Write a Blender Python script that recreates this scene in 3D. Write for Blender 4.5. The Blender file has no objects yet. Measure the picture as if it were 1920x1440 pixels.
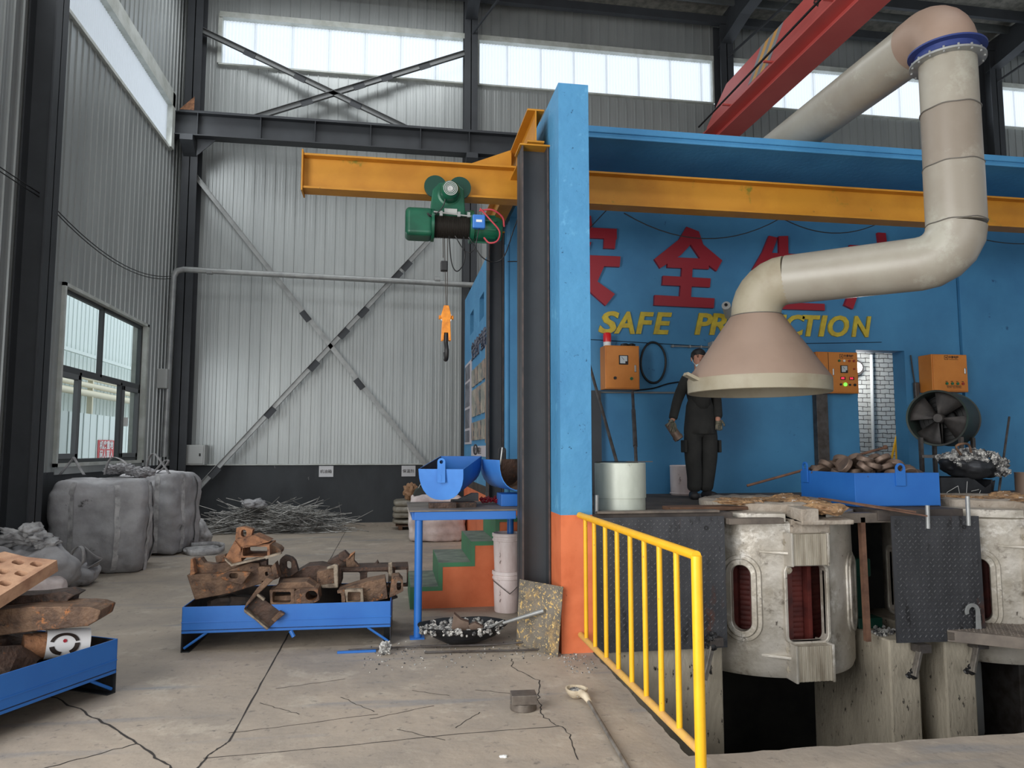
import bpy, bmesh, math, random
from mathutils import Vector, Matrix, Euler, noise
R = math.radians
PI = math.pi
V = Vector
SC = bpy.context.scene
COL = SC.collection

# ---------------------------------------------------------------- camera
cam_data = bpy.data.cameras.new('camera')
cam_data.sensor_width = 36.0
cam_data.lens = 1380 / 1920 * 36.0
cam_data.clip_end = 200
cam = bpy.data.objects.new('camera', cam_data)
COL.objects.link(cam)
cam.location = (0, 0, 1.7)
cam.rotation_euler = (R(90 + 5.09), 0, R(-9.3))
SC.camera = cam

# ---------------------------------------------------------------- world, daylight, exposure
world = bpy.data.worlds.new('world')
SC.world = world
world.use_nodes = True
wn = world.node_tree
wn.nodes.clear()
wo = wn.nodes.new('ShaderNodeOutputWorld')
wb = wn.nodes.new('ShaderNodeBackground')
wb.inputs[0].default_value = (0.86, 0.93, 1.0, 1)      # overcast sky
wb.inputs[1].default_value = 1.5
wn.links.new(wb.outputs[0], wo.inputs[0])


def area(name, loc, rot, sx, sy, energy, col=(1, 1, 1)):
    d = bpy.data.lights.new(name, 'AREA')
    d.shape = 'RECTANGLE'
    d.size, d.size_y = sx, sy
    d.energy = energy
    d.color = col
    o = bpy.data.objects.new(name, d)
    COL.objects.link(o)
    o.location = loc
    o.rotation_euler = rot
    return o


# daylight through the open gates of the hall (left side and behind the photographer) and the windows; the overhead fill is added
area('gate_daylight', (-4.6, -1.0, 3.2), (0, R(-90), 0), 6.0, 7.5, 1300, (1.0, 0.985, 0.96))
area('gate_daylight', (3.5, -9.5, 3.4), (R(90), 0, 0), 10, 6.0, 330, (1.0, 0.97, 0.93))
area('window_daylight', (-4.62, 13.3, 2.8), (0, R(-90), 0), 2.4, 3.4, 70, (0.95, 0.98, 1.0))
area('window_daylight', (-4.62, 11.0, 8.65), (0, R(-75), 0), 1.1, 9.5, 130, (0.95, 0.98, 1.0))
area('overhead_fill', (4.0, 3.0, 12.4), (0, 0, 0), 14, 2.0, 420, (0.95, 0.98, 1.0))  # added fill to brighten the floor; the roof has no opening here
area('overhead_fill', (-1.0, 13.6, 12.4), (0, 0, 0), 6, 2.0, 260, (0.95, 0.98, 1.0))  # added fill towards the back wall, under the closed roof

SC.view_settings.view_transform = 'Standard'
SC.view_settings.look = 'None'
SC.view_settings.exposure = -0.06
SC.view_settings.gamma = 1.0
SC.view_settings.use_curve_mapping = False
SC.cycles.use_denoising = True
SC.cycles.max_bounces = 8
SC.cycles.diffuse_bounces = 4
SC.cycles.glossy_bounces = 3
SC.cycles.transmission_bounces = 6
SC.cycles.transparent_max_bounces = 8
SC.cycles.sample_clamp_indirect = 6.0


# ---------------------------------------------------------------- materials
def srgb(r, g, b):
    def f(c):
        c /= 255
        return c / 12.92 if c <= 0.04045 else ((c + 0.055) / 1.055) ** 2.4
    return (f(r), f(g), f(b), 1)


def mat(name, col, rough=0.6, metal=0.0, col2=None, scale=4.0, lo=0.4, hi=0.65, amt=1.0, bump=0.0, bscale=30.0,
        spots=None, stretch=(1, 1, 1), emit=None, estr=0.0, spec=None, bdist=0.01, zsplit=None, streak=None):
    m = bpy.data.materials.new(name)
    m.use_nodes = True
    nt = m.node_tree
    N, L = nt.nodes, nt.links
    bs = N['Principled BSDF']
    bs.inputs['Base Color'].default_value = col
    bs.inputs['Roughness'].default_value = rough
    bs.inputs['Metallic'].default_value = metal
    if spec is not None:
        bs.inputs['Specular IOR Level'].default_value = spec
    if emit:
        bs.inputs['Emission Color'].default_value = emit
        bs.inputs['Emission Strength'].default_value = estr
    tc = mp = None

    def coords():
        nonlocal tc, mp
        if tc is None:
            tc = N.new('ShaderNodeTexCoord')
            mp = N.new('ShaderNodeMapping')
            mp.inputs['Scale'].default_value = stretch
            L.new(tc.outputs['Object'], mp.inputs[0])
        return mp.outputs[0]

    def noise_mask(sc, a, b, detail=6, rgh=0.6):
        n = N.new('ShaderNodeTexNoise')
        n.inputs['Scale'].default_value = sc
        n.inputs['Detail'].default_value = detail
        n.inputs['Roughness'].default_value = rgh
        L.new(coords(), n.inputs['Vector'])
        mr = N.new('ShaderNodeMapRange')
        mr.inputs[1].default_value = a
        mr.inputs[2].default_value = b
        L.new(n.outputs['Fac'], mr.inputs[0])
        return mr.outputs[0]
    cur = None

    def mix(fac, a_sock, a_col, b_col, amount=1.0):
        mx = N.new('ShaderNodeMix')
        mx.data_type = 'RGBA'
        if a_sock is not None:
            L.new(a_sock, mx.inputs[6])
        else:
            mx.inputs[6].default_value = a_col
        mx.inputs[7].default_value = b_col
        if amount != 1.0:
            mu = N.new('ShaderNodeMath')
            mu.operation = 'MULTIPLY'
            mu.inputs[1].default_value = amount
            L.new(fac, mu.inputs[0])
            fac = mu.outputs[0]
        L.new(fac, mx.inputs[0])
        return mx.outputs[2]
    if zsplit:      # paint line at a height: below zsplit[0] the paint is zsplit[1]
        tc2 = N.new('ShaderNodeNewGeometry')
        sp = N.new('ShaderNodeSeparateXYZ')
        L.new(tc2.outputs['Position'], sp.inputs[0])
        lt = N.new('ShaderNodeMath')
        lt.operation = 'LESS_THAN'
        lt.inputs[1].default_value = zsplit[0]
        L.new(sp.outputs[2], lt.inputs[0])
        cur = mix(lt.outputs[0], None, col, zsplit[1])
    if col2:
        cur = mix(noise_mask(scale, lo, hi), cur, col, col2, amt)
    if spots:       # (colour, scale, low, high)
        for s in (spots if isinstance(spots, list) else [spots]):
            cur = mix(noise_mask(s[1], 0.5 + (s[2] - 0.5) * 0.78, 0.5 + (s[3] - 0.5) * 0.78, 8, 0.7), cur, col, s[0])
    if streak:      # long soft marks across the surface
        coords()
        m2 = N.new('ShaderNodeMapping')
        m2.inputs['Scale'].default_value = (0.8, 5.0, 1)
        m2.inputs['Rotation'].default_value = (0, 0, R(14))
        L.new(tc.outputs['Object'], m2.inputs[0])
        n2 = N.new('ShaderNodeTexNoise')
        n2.inputs['Scale'].default_value = streak[1]
        n2.inputs['Detail'].default_value = 3
        L.new(m2.outputs[0], n2.inputs['Vector'])
        r2 = N.new('ShaderNodeMapRange')
        r2.inputs[1].default_value = streak[2]
        r2.inputs[2].default_value = streak[3]
        L.new(n2.outputs['Fac'], r2.inputs[0])
        cur = mix(r2.outputs[0], cur, col, streak[0], 0.8)
    if cur is not None:
        L.new(cur, bs.inputs['Base Color'])
    if bump:
        n = N.new('ShaderNodeTexNoise')
        n.inputs['Scale'].default_value = bscale
        n.inputs['Detail'].default_value = 5
        L.new(coords(), n.inputs['Vector'])
        b = N.new('ShaderNodeBump')
        b.inputs['Strength'].default_value = bump
        b.inputs['Distance'].default_value = bdist
        L.new(n.outputs['Fac'], b.inputs['Height'])
        L.new(b.outputs[0], bs.inputs['Normal'])
    return m


M = {}
M['floor'] = mat('concrete_floor', srgb(172, 159, 144), 0.7, 0, srgb(142, 134, 125), 1.1, 0.40, 0.66, 0.8, 0.35, 9,
                 spots=[(srgb(190, 180, 165), 2.3, 0.56, 0.75), (srgb(92, 86, 82), 4.6, 0.66, 0.80), (srgb(120, 113, 106), 13, 0.60, 0.74)], bdist=0.02,
                 streak=(srgb(124, 128, 134), 0.7, 0.60, 0.74))
M['concrete'] = mat('old_concrete', srgb(172, 163, 146), 0.85, 0, srgb(140, 132, 117), 2.2, 0.4, 0.7, 0.8, 0.5, 14,
                    spots=[(srgb(30, 27, 25), 9, 0.64, 0.70)], stretch=(2.2, 2.2, 0.9), bdist=0.02)
M['siding'] = mat('sheet_siding', srgb(176, 180, 179), 0.38, 0.45, srgb(154, 158, 158), 1.2, 0.35, 0.7, 0.7, 0.10, 3.0,
                  stretch=(1.5, 1.5, 0.25), bdist=0.05)
M['siding_out'] = mat('white_sheet_siding', srgb(214, 222, 220), 0.6)
M['translucent'] = None
M['dado'] = mat('dark_dado_paint', srgb(62, 65, 68), 0.75, 0, srgb(48, 50, 53), 1.6, 0.4, 0.65, 0.8, 0.2, 12,
                spots=(srgb(130, 130, 128), 7, 0.73, 0.78), stretch=(1, 1, 0.5))
M['steel_dark'] = mat('dark_grey_steel_paint', srgb(60, 63, 67), 0.55, 0.1, srgb(50, 52, 56), 2.0, 0.4, 0.7, 0.8, 0.08, 20)
M['steel_rustedge'] = mat('worn_steel_edge', srgb(86, 74, 70), 0.7, 0.2, srgb(60, 56, 56), 8)
M['galv'] = mat('galvanised_steel', srgb(165, 167, 166), 0.45, 0.5, srgb(130, 132, 132), 5, 0.4, 0.7, 0.7)
M['frame_white'] = mat('white_trim', srgb(206, 210, 205), 0.5, 0.0, srgb(180, 184, 176), 3)
M['roof'] = mat('roof_sheet', srgb(92, 96, 96), 0.6, 0.2, srgb(74, 78, 78), 2)
M['insul'] = mat('roof_insulation', srgb(134, 132, 124), 0.8, 0, srgb(98, 98, 92), 6, bump=0.3, bscale=8)
M['blue_wall'] = mat('blue_wall_paint', srgb(76, 143, 187), 0.66, 0, srgb(64, 128, 174), 1.8, 0.4, 0.7, 0.8, 0.5, 11,
                     spots=[(srgb(28, 76, 112), 20, 0.69, 0.72), (srgb(100, 166, 206), 3, 0.62, 0.75)], bdist=0.02)
M['blue_back'] = mat('blue_wall_paint_smooth', srgb(68, 134, 178), 0.6, 0, srgb(54, 113, 158), 1.2, 0.38, 0.68, 0.8, 0.2, 8,
                     spots=(srgb(34, 84, 126), 5, 0.70, 0.78))
M['blue_slab'] = mat('blue_slab_paint', srgb(70, 140, 188), 0.62, 0, srgb(52, 118, 168), 1.4, 0.4, 0.7, 0.7, 0.45, 16)
M['yellow_beam'] = mat('ochre_yellow_paint', srgb(190, 132, 36), 0.5, 0.05, srgb(170, 112, 26), 2.2, 0.4, 0.65, 0.8, 0.1, 20,
                       spots=[(srgb(120, 112, 30), 3.2, 0.66, 0.76), (srgb(70, 58, 30), 17, 0.72, 0.76)])
M['yellow_rail'] = mat('bright_yellow_paint', srgb(238, 180, 26), 0.42, 0.0, srgb(226, 164, 18), 6, 0.4, 0.7, 0.7,
                       spots=(srgb(150, 112, 50), 30, 0.69, 0.73))
M['yellow_dusty'] = mat('dusty_yellow_paint', srgb(214, 168, 84), 0.6, 0.0, srgb(196, 150, 96), 9, 0.4, 0.7, 0.9,
                        spots=(srgb(120, 86, 60), 30, 0.68, 0.73))
M['green'] = mat('green_machine_paint', srgb(22, 92, 68), 0.38, 0.1, srgb(16, 66, 50), 5, 0.4, 0.7, 0.8)
M['green_dark'] = mat('dark_green_paint', srgb(14, 62, 50), 0.45, 0.1)
M['black'] = mat('black_rubber', srgb(26, 26, 28), 0.5)
M['rope'] = mat('wire_rope', srgb(70, 66, 62), 0.45, 0.6)
M['chrome'] = mat('bright_metal', srgb(190, 190, 188), 0.3, 0.9)
M['orange_hook'] = mat('orange_hook_paint', srgb(232, 146, 40), 0.45, 0.1, srgb(200, 116, 30), 20)
M['box_blue'] = mat('blue_plastic', srgb(54, 116, 196), 0.4)
M['pale'] = mat('pale_plastic', srgb(222, 224, 222), 0.5)
M['red_cable'] = mat('red_cable', srgb(178, 58, 70), 0.5)
M['red_crane'] = mat('red_crane_paint', srgb(212, 100, 94), 0.42, 0.0, srgb(198, 84, 80), 1.5, 0.4, 0.7, 0.6)
M['stripe_grey'] = mat('grey_stripe', srgb(150, 152, 156), 0.5)
M['stripe_yellow'] = mat('yellow_stripe', srgb(226, 170, 92), 0.5)
M['duct'] = mat('grey_duct_paint', srgb(156, 151, 139), 0.38, 0.0, srgb(142, 134, 122), 1.3, 0.42, 0.62, 0.85, 0.08, 5,
                spots=(srgb(166, 163, 151), 1.6, 0.56, 0.66))
M['duct_mid'] = mat('taupe_duct_paint', srgb(144, 135, 123), 0.40, 0.0, srgb(134, 124, 112), 2, spots=(srgb(154, 148, 136), 1.6, 0.54, 0.64))
M['duct_brown'] = mat('primer_brown_duct', srgb(148, 126, 111), 0.55, 0.05, srgb(134, 113, 99), 2.0, 0.4, 0.7, 0.8, 0.06, 12)
M['hood_band'] = mat('cream_hood_band', srgb(158, 150, 130), 0.55, 0.0, srgb(136, 124, 102), 3.0, 0.45, 0.7, 0.8)
M['flange_blue'] = mat('blue_flange_paint', srgb(48, 62, 118), 0.45, 0.05)
M['weld'] = mat('weld_bead', srgb(110, 106, 100), 0.5, 0.4)
M['tray_blue'] = mat('blue_tray_paint', srgb(40, 108, 188), 0.45, 0.0, srgb(30, 94, 176), 2.4, 0.4, 0.7, 0.7, 0.1, 16,
                     spots=(srgb(60, 50, 50), 16, 0.75, 0.79))
M['trough_blue'] = mat('light_blue_trough_paint', srgb(70, 140, 222), 0.5, 0.0, srgb(60, 126, 208), 3)
M['tray_in'] = mat('dark_tray_inside', srgb(70, 60, 54), 0.7, 0.2, srgb(46, 44, 44), 6)  # dark brown tone for tray insides and small scraps
M['rust'] = mat('rusty_casting', srgb(122, 96, 76), 0.7, 0.25, srgb(76, 58, 48), 7, 0.38, 0.62, 0.95, 0.8, 40,
                spots=[(srgb(168, 108, 62), 9, 0.60, 0.72), (srgb(50, 40, 36), 16, 0.62, 0.70)], bdist=0.014)
M['rust_tan'] = mat('tan_casting', srgb(186, 148, 120), 0.8, 0.0, srgb(150, 112, 90), 7, bump=0.5, bscale=36)
M['rust_orange'] = mat('bright_rust_casting', srgb(160, 114, 82), 0.8, 0.1, srgb(108, 76, 58), 9, 0.4, 0.62, 0.95, 0.8, 40, spots=(srgb(70, 50, 42), 18, 0.62, 0.70), bdist=0.014)
M['rust_dark'] = mat('dark_rust_casting', srgb(88, 68, 58), 0.7, 0.3, srgb(50, 42, 38), 8, 0.4, 0.62, 0.9, 0.8, 36, spots=(srgb(128, 80, 50), 9, 0.62, 0.72), bdist=0.014)
M['rust_edge'] = mat('cut_steel_edge', srgb(150, 138, 122), 0.6, 0.4, srgb(100, 88, 76), 20)
M['disc'] = mat('cast_disc_steel', srgb(122, 104, 92), 0.55, 0.4, srgb(92, 76, 66), 7, 0.4, 0.65, 0.9, 0.3, 30)
M['plate_lug'] = mat('worn_checker_lugs', srgb(128, 128, 130), 0.35, 0.7, srgb(96, 96, 98), 6)
M['plate'] = mat('dark_checker_plate', srgb(74, 75, 79), 0.5, 0.45, srgb(50, 51, 54), 3, 0.4, 0.65, 0.8,
                 spots=[(srgb(92, 64, 56), 2.4, 0.62, 0.74), (srgb(44, 44, 46), 5, 0.6, 0.7), (srgb(150, 150, 150), 15, 0.76, 0.79)], stretch=(1.6, 1.6, 0.5))
M['plate_dusty'] = mat('dusty_checker_plate', srgb(128, 118, 108), 0.65, 0.3, srgb(98, 90, 84), 4)
M['furnace'] = mat('dusty_aluminium_casting', srgb(196, 190, 180), 0.45, 0.4, srgb(154, 146, 132), 2.2, 0.38, 0.60, 0.9, 0.5, 14,
                   spots=[(srgb(214, 210, 202), 3.0, 0.58, 0.70), (srgb(110, 101, 90), 5, 0.60, 0.76), (srgb(84, 76, 70), 14, 0.68, 0.74)], bdist=0.014)
M['laminate'] = mat('laminated_yoke', srgb(184, 176, 160), 0.55, 0.2, srgb(140, 130, 114), 3, stretch=(6, 6, 0.6))
M['coil'] = mat('red_brown_coil', srgb(112, 50, 44), 0.6, 0.1, srgb(82, 36, 34), 6)
M['lining'] = mat('cracked_lining', srgb(172, 162, 150), 0.9, 0, srgb(150, 138, 124), 6, 0.4, 0.62, 0.9, 0.7, 24,
                  spots=(srgb(80, 72, 66), 12, 0.66, 0.71), bdist=0.02)
M['sand'] = mat('ochre_refractory_sand', srgb(178, 142, 102), 0.95, 0, srgb(150, 118, 88), 9, 0.4, 0.6, 0.9, 0.9, 40,
                spots=[(srgb(214, 206, 196), 16, 0.62, 0.68), (srgb(70, 62, 58), 14, 0.66, 0.70)], bdist=0.02)
M['slag'] = mat('grey_white_slag', srgb(164, 163, 160), 0.8, 0.1, srgb(60, 60, 62), 16, 0.42, 0.56, 1.0, 0.9, 50,
                spots=(srgb(214, 212, 206), 22, 0.54, 0.6), bdist=0.02)
M['scrap'] = mat('scrap_strip_steel', srgb(168, 166, 162), 0.4, 0.6, srgb(110, 108, 105), 3)
M['bag'] = mat('grey_woven_bag', srgb(172, 171, 173), 0.8, 0, srgb(138, 137, 139), 2.4, 0.38, 0.64, 0.9, 0.9, 9,
               spots=(srgb(70, 68, 68), 4.2, 0.66, 0.74), bdist=0.012)
M['bag_strap'] = mat('bag_webbing', srgb(188, 187, 187), 0.85, 0, srgb(130, 129, 130), 6)
M['bag_white'] = mat('pinkish_white_bag', srgb(232, 220, 216), 0.85, 0, srgb(190, 176, 174), 2.4, bump=0.4, bscale=14)
M['sack_plastic'] = mat('clear_wrapped_sack', srgb(148, 142, 130), 0.3, 0, srgb(120, 112, 100), 5, bump=0.5, bscale=16)
M['kraft'] = mat('kraft_paper', srgb(158, 122, 92), 0.8, bump=0.4, bscale=18)
M['table_top'] = mat('worn_table_steel', srgb(122, 114, 106), 0.65, 0.2, srgb(96, 88, 84), 4)
M['stair_top'] = mat('grey_green_step', srgb(122, 130, 118), 0.8, 0, srgb(88, 96, 90), 5, bump=0.3, bscale=16)
M['stair_green'] = mat('green_stair_paint', srgb(66, 130, 90), 0.65, 0, srgb(76, 116, 88), 5)
M['orange_paint'] = mat('orange_wall_paint', srgb(220, 120, 76), 0.65, 0, srgb(204, 104, 62), 3, bump=0.3, bscale=16,
                        spots=(srgb(150, 64, 30), 16, 0.72, 0.76))
M['bucket'] = mat('stained_white_bucket', srgb(240, 228, 226), 0.5, 0, srgb(210, 190, 186), 4,
                  spots=(srgb(120, 98, 92), 16, 0.67, 0.71), stretch=(1, 1, 0.35))
M['drum'] = mat('white_green_drum', srgb(206, 212, 200), 0.42, 0.1, srgb(184, 190, 178), 3,
                spots=(srgb(110, 80, 60), 8, 0.67, 0.73), stretch=(1, 1, 0.5))
M['deck'] = mat('dirty_deck', srgb(88, 80, 74), 0.85, 0, srgb(60, 54, 52), 3, 0.4, 0.62, 0.9, 0.5, 18)
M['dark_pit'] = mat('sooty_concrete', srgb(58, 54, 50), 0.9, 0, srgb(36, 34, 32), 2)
M['cab_orange'] = mat('orange_cabinet_paint', srgb(208, 130, 54), 0.45, 0.0, srgb(196, 118, 44), 3)
M['ink'] = mat('dark_ink', srgb(40, 30, 26), 0.6)
M['dial'] = mat('dial_face', srgb(196, 204, 208), 0.4)
M['letter_yellow'] = mat('yellow_letter', srgb(206, 184, 52), 0.5, 0, srgb(176, 150, 50), 8)
M['letter_red'] = mat('red_letter', srgb(150, 26, 42), 0.45)
M['lamp_red'] = mat('red_beacon', srgb(190, 30, 36), 0.3, emit=srgb(190, 30, 36), estr=0.15)
M['led_green'] = mat('lit_green_lamp', srgb(80, 230, 60), 0.4, emit=srgb(90, 240, 60), estr=3.0)
M['led_red'] = mat('lit_red_digits', srgb(240, 40, 60), 0.4, emit=srgb(240, 40, 70), estr=2.5)
M['btn_green'] = mat('green_button', srgb(24, 96, 62), 0.4)
M['btn_red'] = mat('red_button', srgb(150, 50, 40), 0.4)
M['fan'] = mat('sooty_fan_steel', srgb(70, 66, 64), 0.65, 0.2, srgb(48, 46, 46), 5)
M['fan_green'] = mat('sooty_green_drum', srgb(44, 62, 56), 0.6, 0.1, srgb(58, 56, 54), 3, 0.4, 0.62, 0.9)
M['black_steel'] = mat('black_sheet_steel', srgb(58, 60, 64), 0.4, 0.5, srgb(40, 41, 44), 4, spots=(srgb(180, 180, 180), 7, 0.74, 0.77))
M['bar'] = mat('dark_bar_steel', srgb(92, 88, 86), 0.5, 0.5, srgb(70, 62, 58), 8)
M['bar_rust'] = mat('rusty_bar', srgb(118, 86, 68), 0.75, 0.2, srgb(88, 62, 50), 8)
M['wood'] = mat('brown_timber', srgb(104, 74, 54), 0.8, 0, srgb(76, 54, 42), 8, stretch=(1, 6, 6))
M['ladle'] = mat('lime_coated_ladle', srgb(206, 192, 168), 0.8, 0, srgb(180, 164, 140), 12, bump=0.6, bscale=40)
M['ladle_bar'] = mat('ladle_bar_steel', srgb(140, 134, 126), 0.55, 0.5, srgb(110, 104, 98), 12)
M['steel_block'] = mat('machined_steel', srgb(124, 116, 108), 0.42, 0.6, srgb(100, 92, 86), 12)
M['skin'] = mat('skin', srgb(176, 126, 104), 0.55)
M['hair'] = mat('black_hair', srgb(18, 16, 16), 0.6)
M['cloth'] = mat('black_workwear', srgb(38, 38, 36), 0.9, 0, srgb(28, 28, 27), 5, bump=0.4, bscale=26)
M['mask'] = mat('pale_blue_mask', srgb(190, 220, 226), 0.8)
M['glove'] = mat('dirty_work_glove', srgb(112, 106, 92), 0.9, 0, srgb(58, 60, 48), 22, 0.4, 0.6)
M['shoe'] = mat('dark_work_shoe', srgb(34, 32, 34), 0.6)
M['paper'] = mat('white_paper', srgb(214, 214, 216), 0.7)
M['grey_box'] = mat('pale_grey_box', srgb(176, 178, 176), 0.5, 0.1)
M['photo_a'] = mat('photo_print', srgb(120, 122, 112), 0.4, 0, srgb(176, 160, 142), 5, 0.45, 0.55)
M['photo_b'] = mat('photo_print_warm', srgb(150, 128, 112), 0.4, 0, srgb(84, 92, 92), 6, 0.45, 0.55)
M['photo_dark'] = mat('dark_board_print', srgb(46, 48, 66), 0.4, 0, srgb(96, 98, 112), 4, 0.48, 0.52)
M['board_pale'] = mat('pale_board', srgb(190, 184, 190), 0.5)
M['sign_red'] = mat('red_sign', srgb(190, 60, 64), 0.6)
M['cream_pipe'] = mat('cream_pipe', srgb(224, 214, 190), 0.5)
M['dust_white'] = mat('pale_dust', srgb(190, 186, 178), 0.95, 0, srgb(140, 136, 130), 40)

# translucent corrugated rooflight sheet
m = bpy.data.materials.new('translucent_sheet')
m.use_nodes = True
nt = m.node_tree
nt.nodes.clear()
o_ = nt.nodes.new('ShaderNodeOutputMaterial')
tr = nt.nodes.new('ShaderNodeBsdfTranslucent')
tr.inputs[0].default_value = (0.93, 0.96, 1.0, 1)
df = nt.nodes.new('ShaderNodeBsdfDiffuse')
df.inputs[0].default_value = (0.8, 0.85, 0.9, 1)
ms = nt.nodes.new('ShaderNodeMixShader')
ms.inputs[0].default_value = 0.15
nt.links.new(tr.outputs[0], ms.inputs[1])
nt.links.new(df.outputs[0], ms.inputs[2])
nt.links.new(ms.outputs[0], o_.inputs[0])
M['translucent'] = m

# clear pane
m = bpy.data.materials.new('window_glass')
m.use_nodes = True
b_ = m.node_tree.nodes['Principled BSDF']
b_.inputs['Base Color'].default_value = (0.92, 0.97, 0.95, 1)
b_.inputs['Roughness'].default_value = 0.02
b_.inputs['Transmission Weight'].default_value = 1.0
b_.inputs['IOR'].default_value = 1.02
M['glass'] = m

# white-washed brickwork
m = bpy.data.materials.new('white_washed_brick')
m.use_nodes = True
nt = m.node_tree
b_ = nt.nodes['Principled BSDF']
tc = nt.nodes.new('ShaderNodeTexCoord')
sx = nt.nodes.new('ShaderNodeSeparateXYZ')
cx = nt.nodes.new('ShaderNodeCombineXYZ')
nt.links.new(tc.outputs['Object'], sx.inputs[0])
nt.links.new(sx.outputs[0], cx.inputs[0])
nt.links.new(sx.outputs[2], cx.inputs[1])
nz = nt.nodes.new('ShaderNodeTexNoise')
nz.inputs['Scale'].default_value = 9
mxv = nt.nodes.new('ShaderNodeMix')
mxv.data_type = 'VECTOR'
mxv.inputs[0].default_value = 0.035
nt.links.new(cx.outputs[0], nz.inputs['Vector'])
nt.links.new(cx.outputs[0], mxv.inputs[4])
nt.links.new(nz.outputs['Color'], mxv.inputs[5])
bk = nt.nodes.new('ShaderNodeTexBrick')
bk.inputs['Color1'].default_value = srgb(226, 226, 220)
bk.inputs['Color2'].default_value = srgb(204, 202, 196)
bk.inputs['Mortar'].default_value = srgb(82, 80, 76)
bk.inputs['Scale'].default_value = 1.0
bk.inputs['Brick Width'].default_value = 0.155
bk.inputs['Row Height'].default_value = 0.068
bk.inputs['Mortar Size'].default_value = 0.005
bk.inputs['Bias'].default_value = -0.3
nt.links.new(mxv.outputs[1], bk.inputs['Vector'])
nt.links.new(bk.outputs['Color'], b_.inputs['Base Color'])
bp = nt.nodes.new('ShaderNodeBump')
bp.invert = True
bp.inputs['Distance'].default_value = 0.02
nt.links.new(bk.outputs['Fac'], bp.inputs['Height'])
nt.links.new(bp.outputs[0], b_.inputs['Normal'])
b_.inputs['Roughness'].default_value = 0.9
M['brick'] = m


# ---------------------------------------------------------------- mesh helpers
def rrect(hw, hh, r, n=5):
    """rounded rectangle outline, counter-clockwise"""
    pts = []
    r = min(r, hw, hh)
    for cx_, cy_, a0 in ((hw - r, hh - r, 0), (-hw + r, hh - r, 90), (-hw + r, -hh + r, 180), (hw - r, -hh + r, 270)):
        for i in range(n + 1):
            a = R(a0 + 90 * i / n)
            pts.append((cx_ + r * math.cos(a), cy_ + r * math.sin(a)))
    return pts


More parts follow.
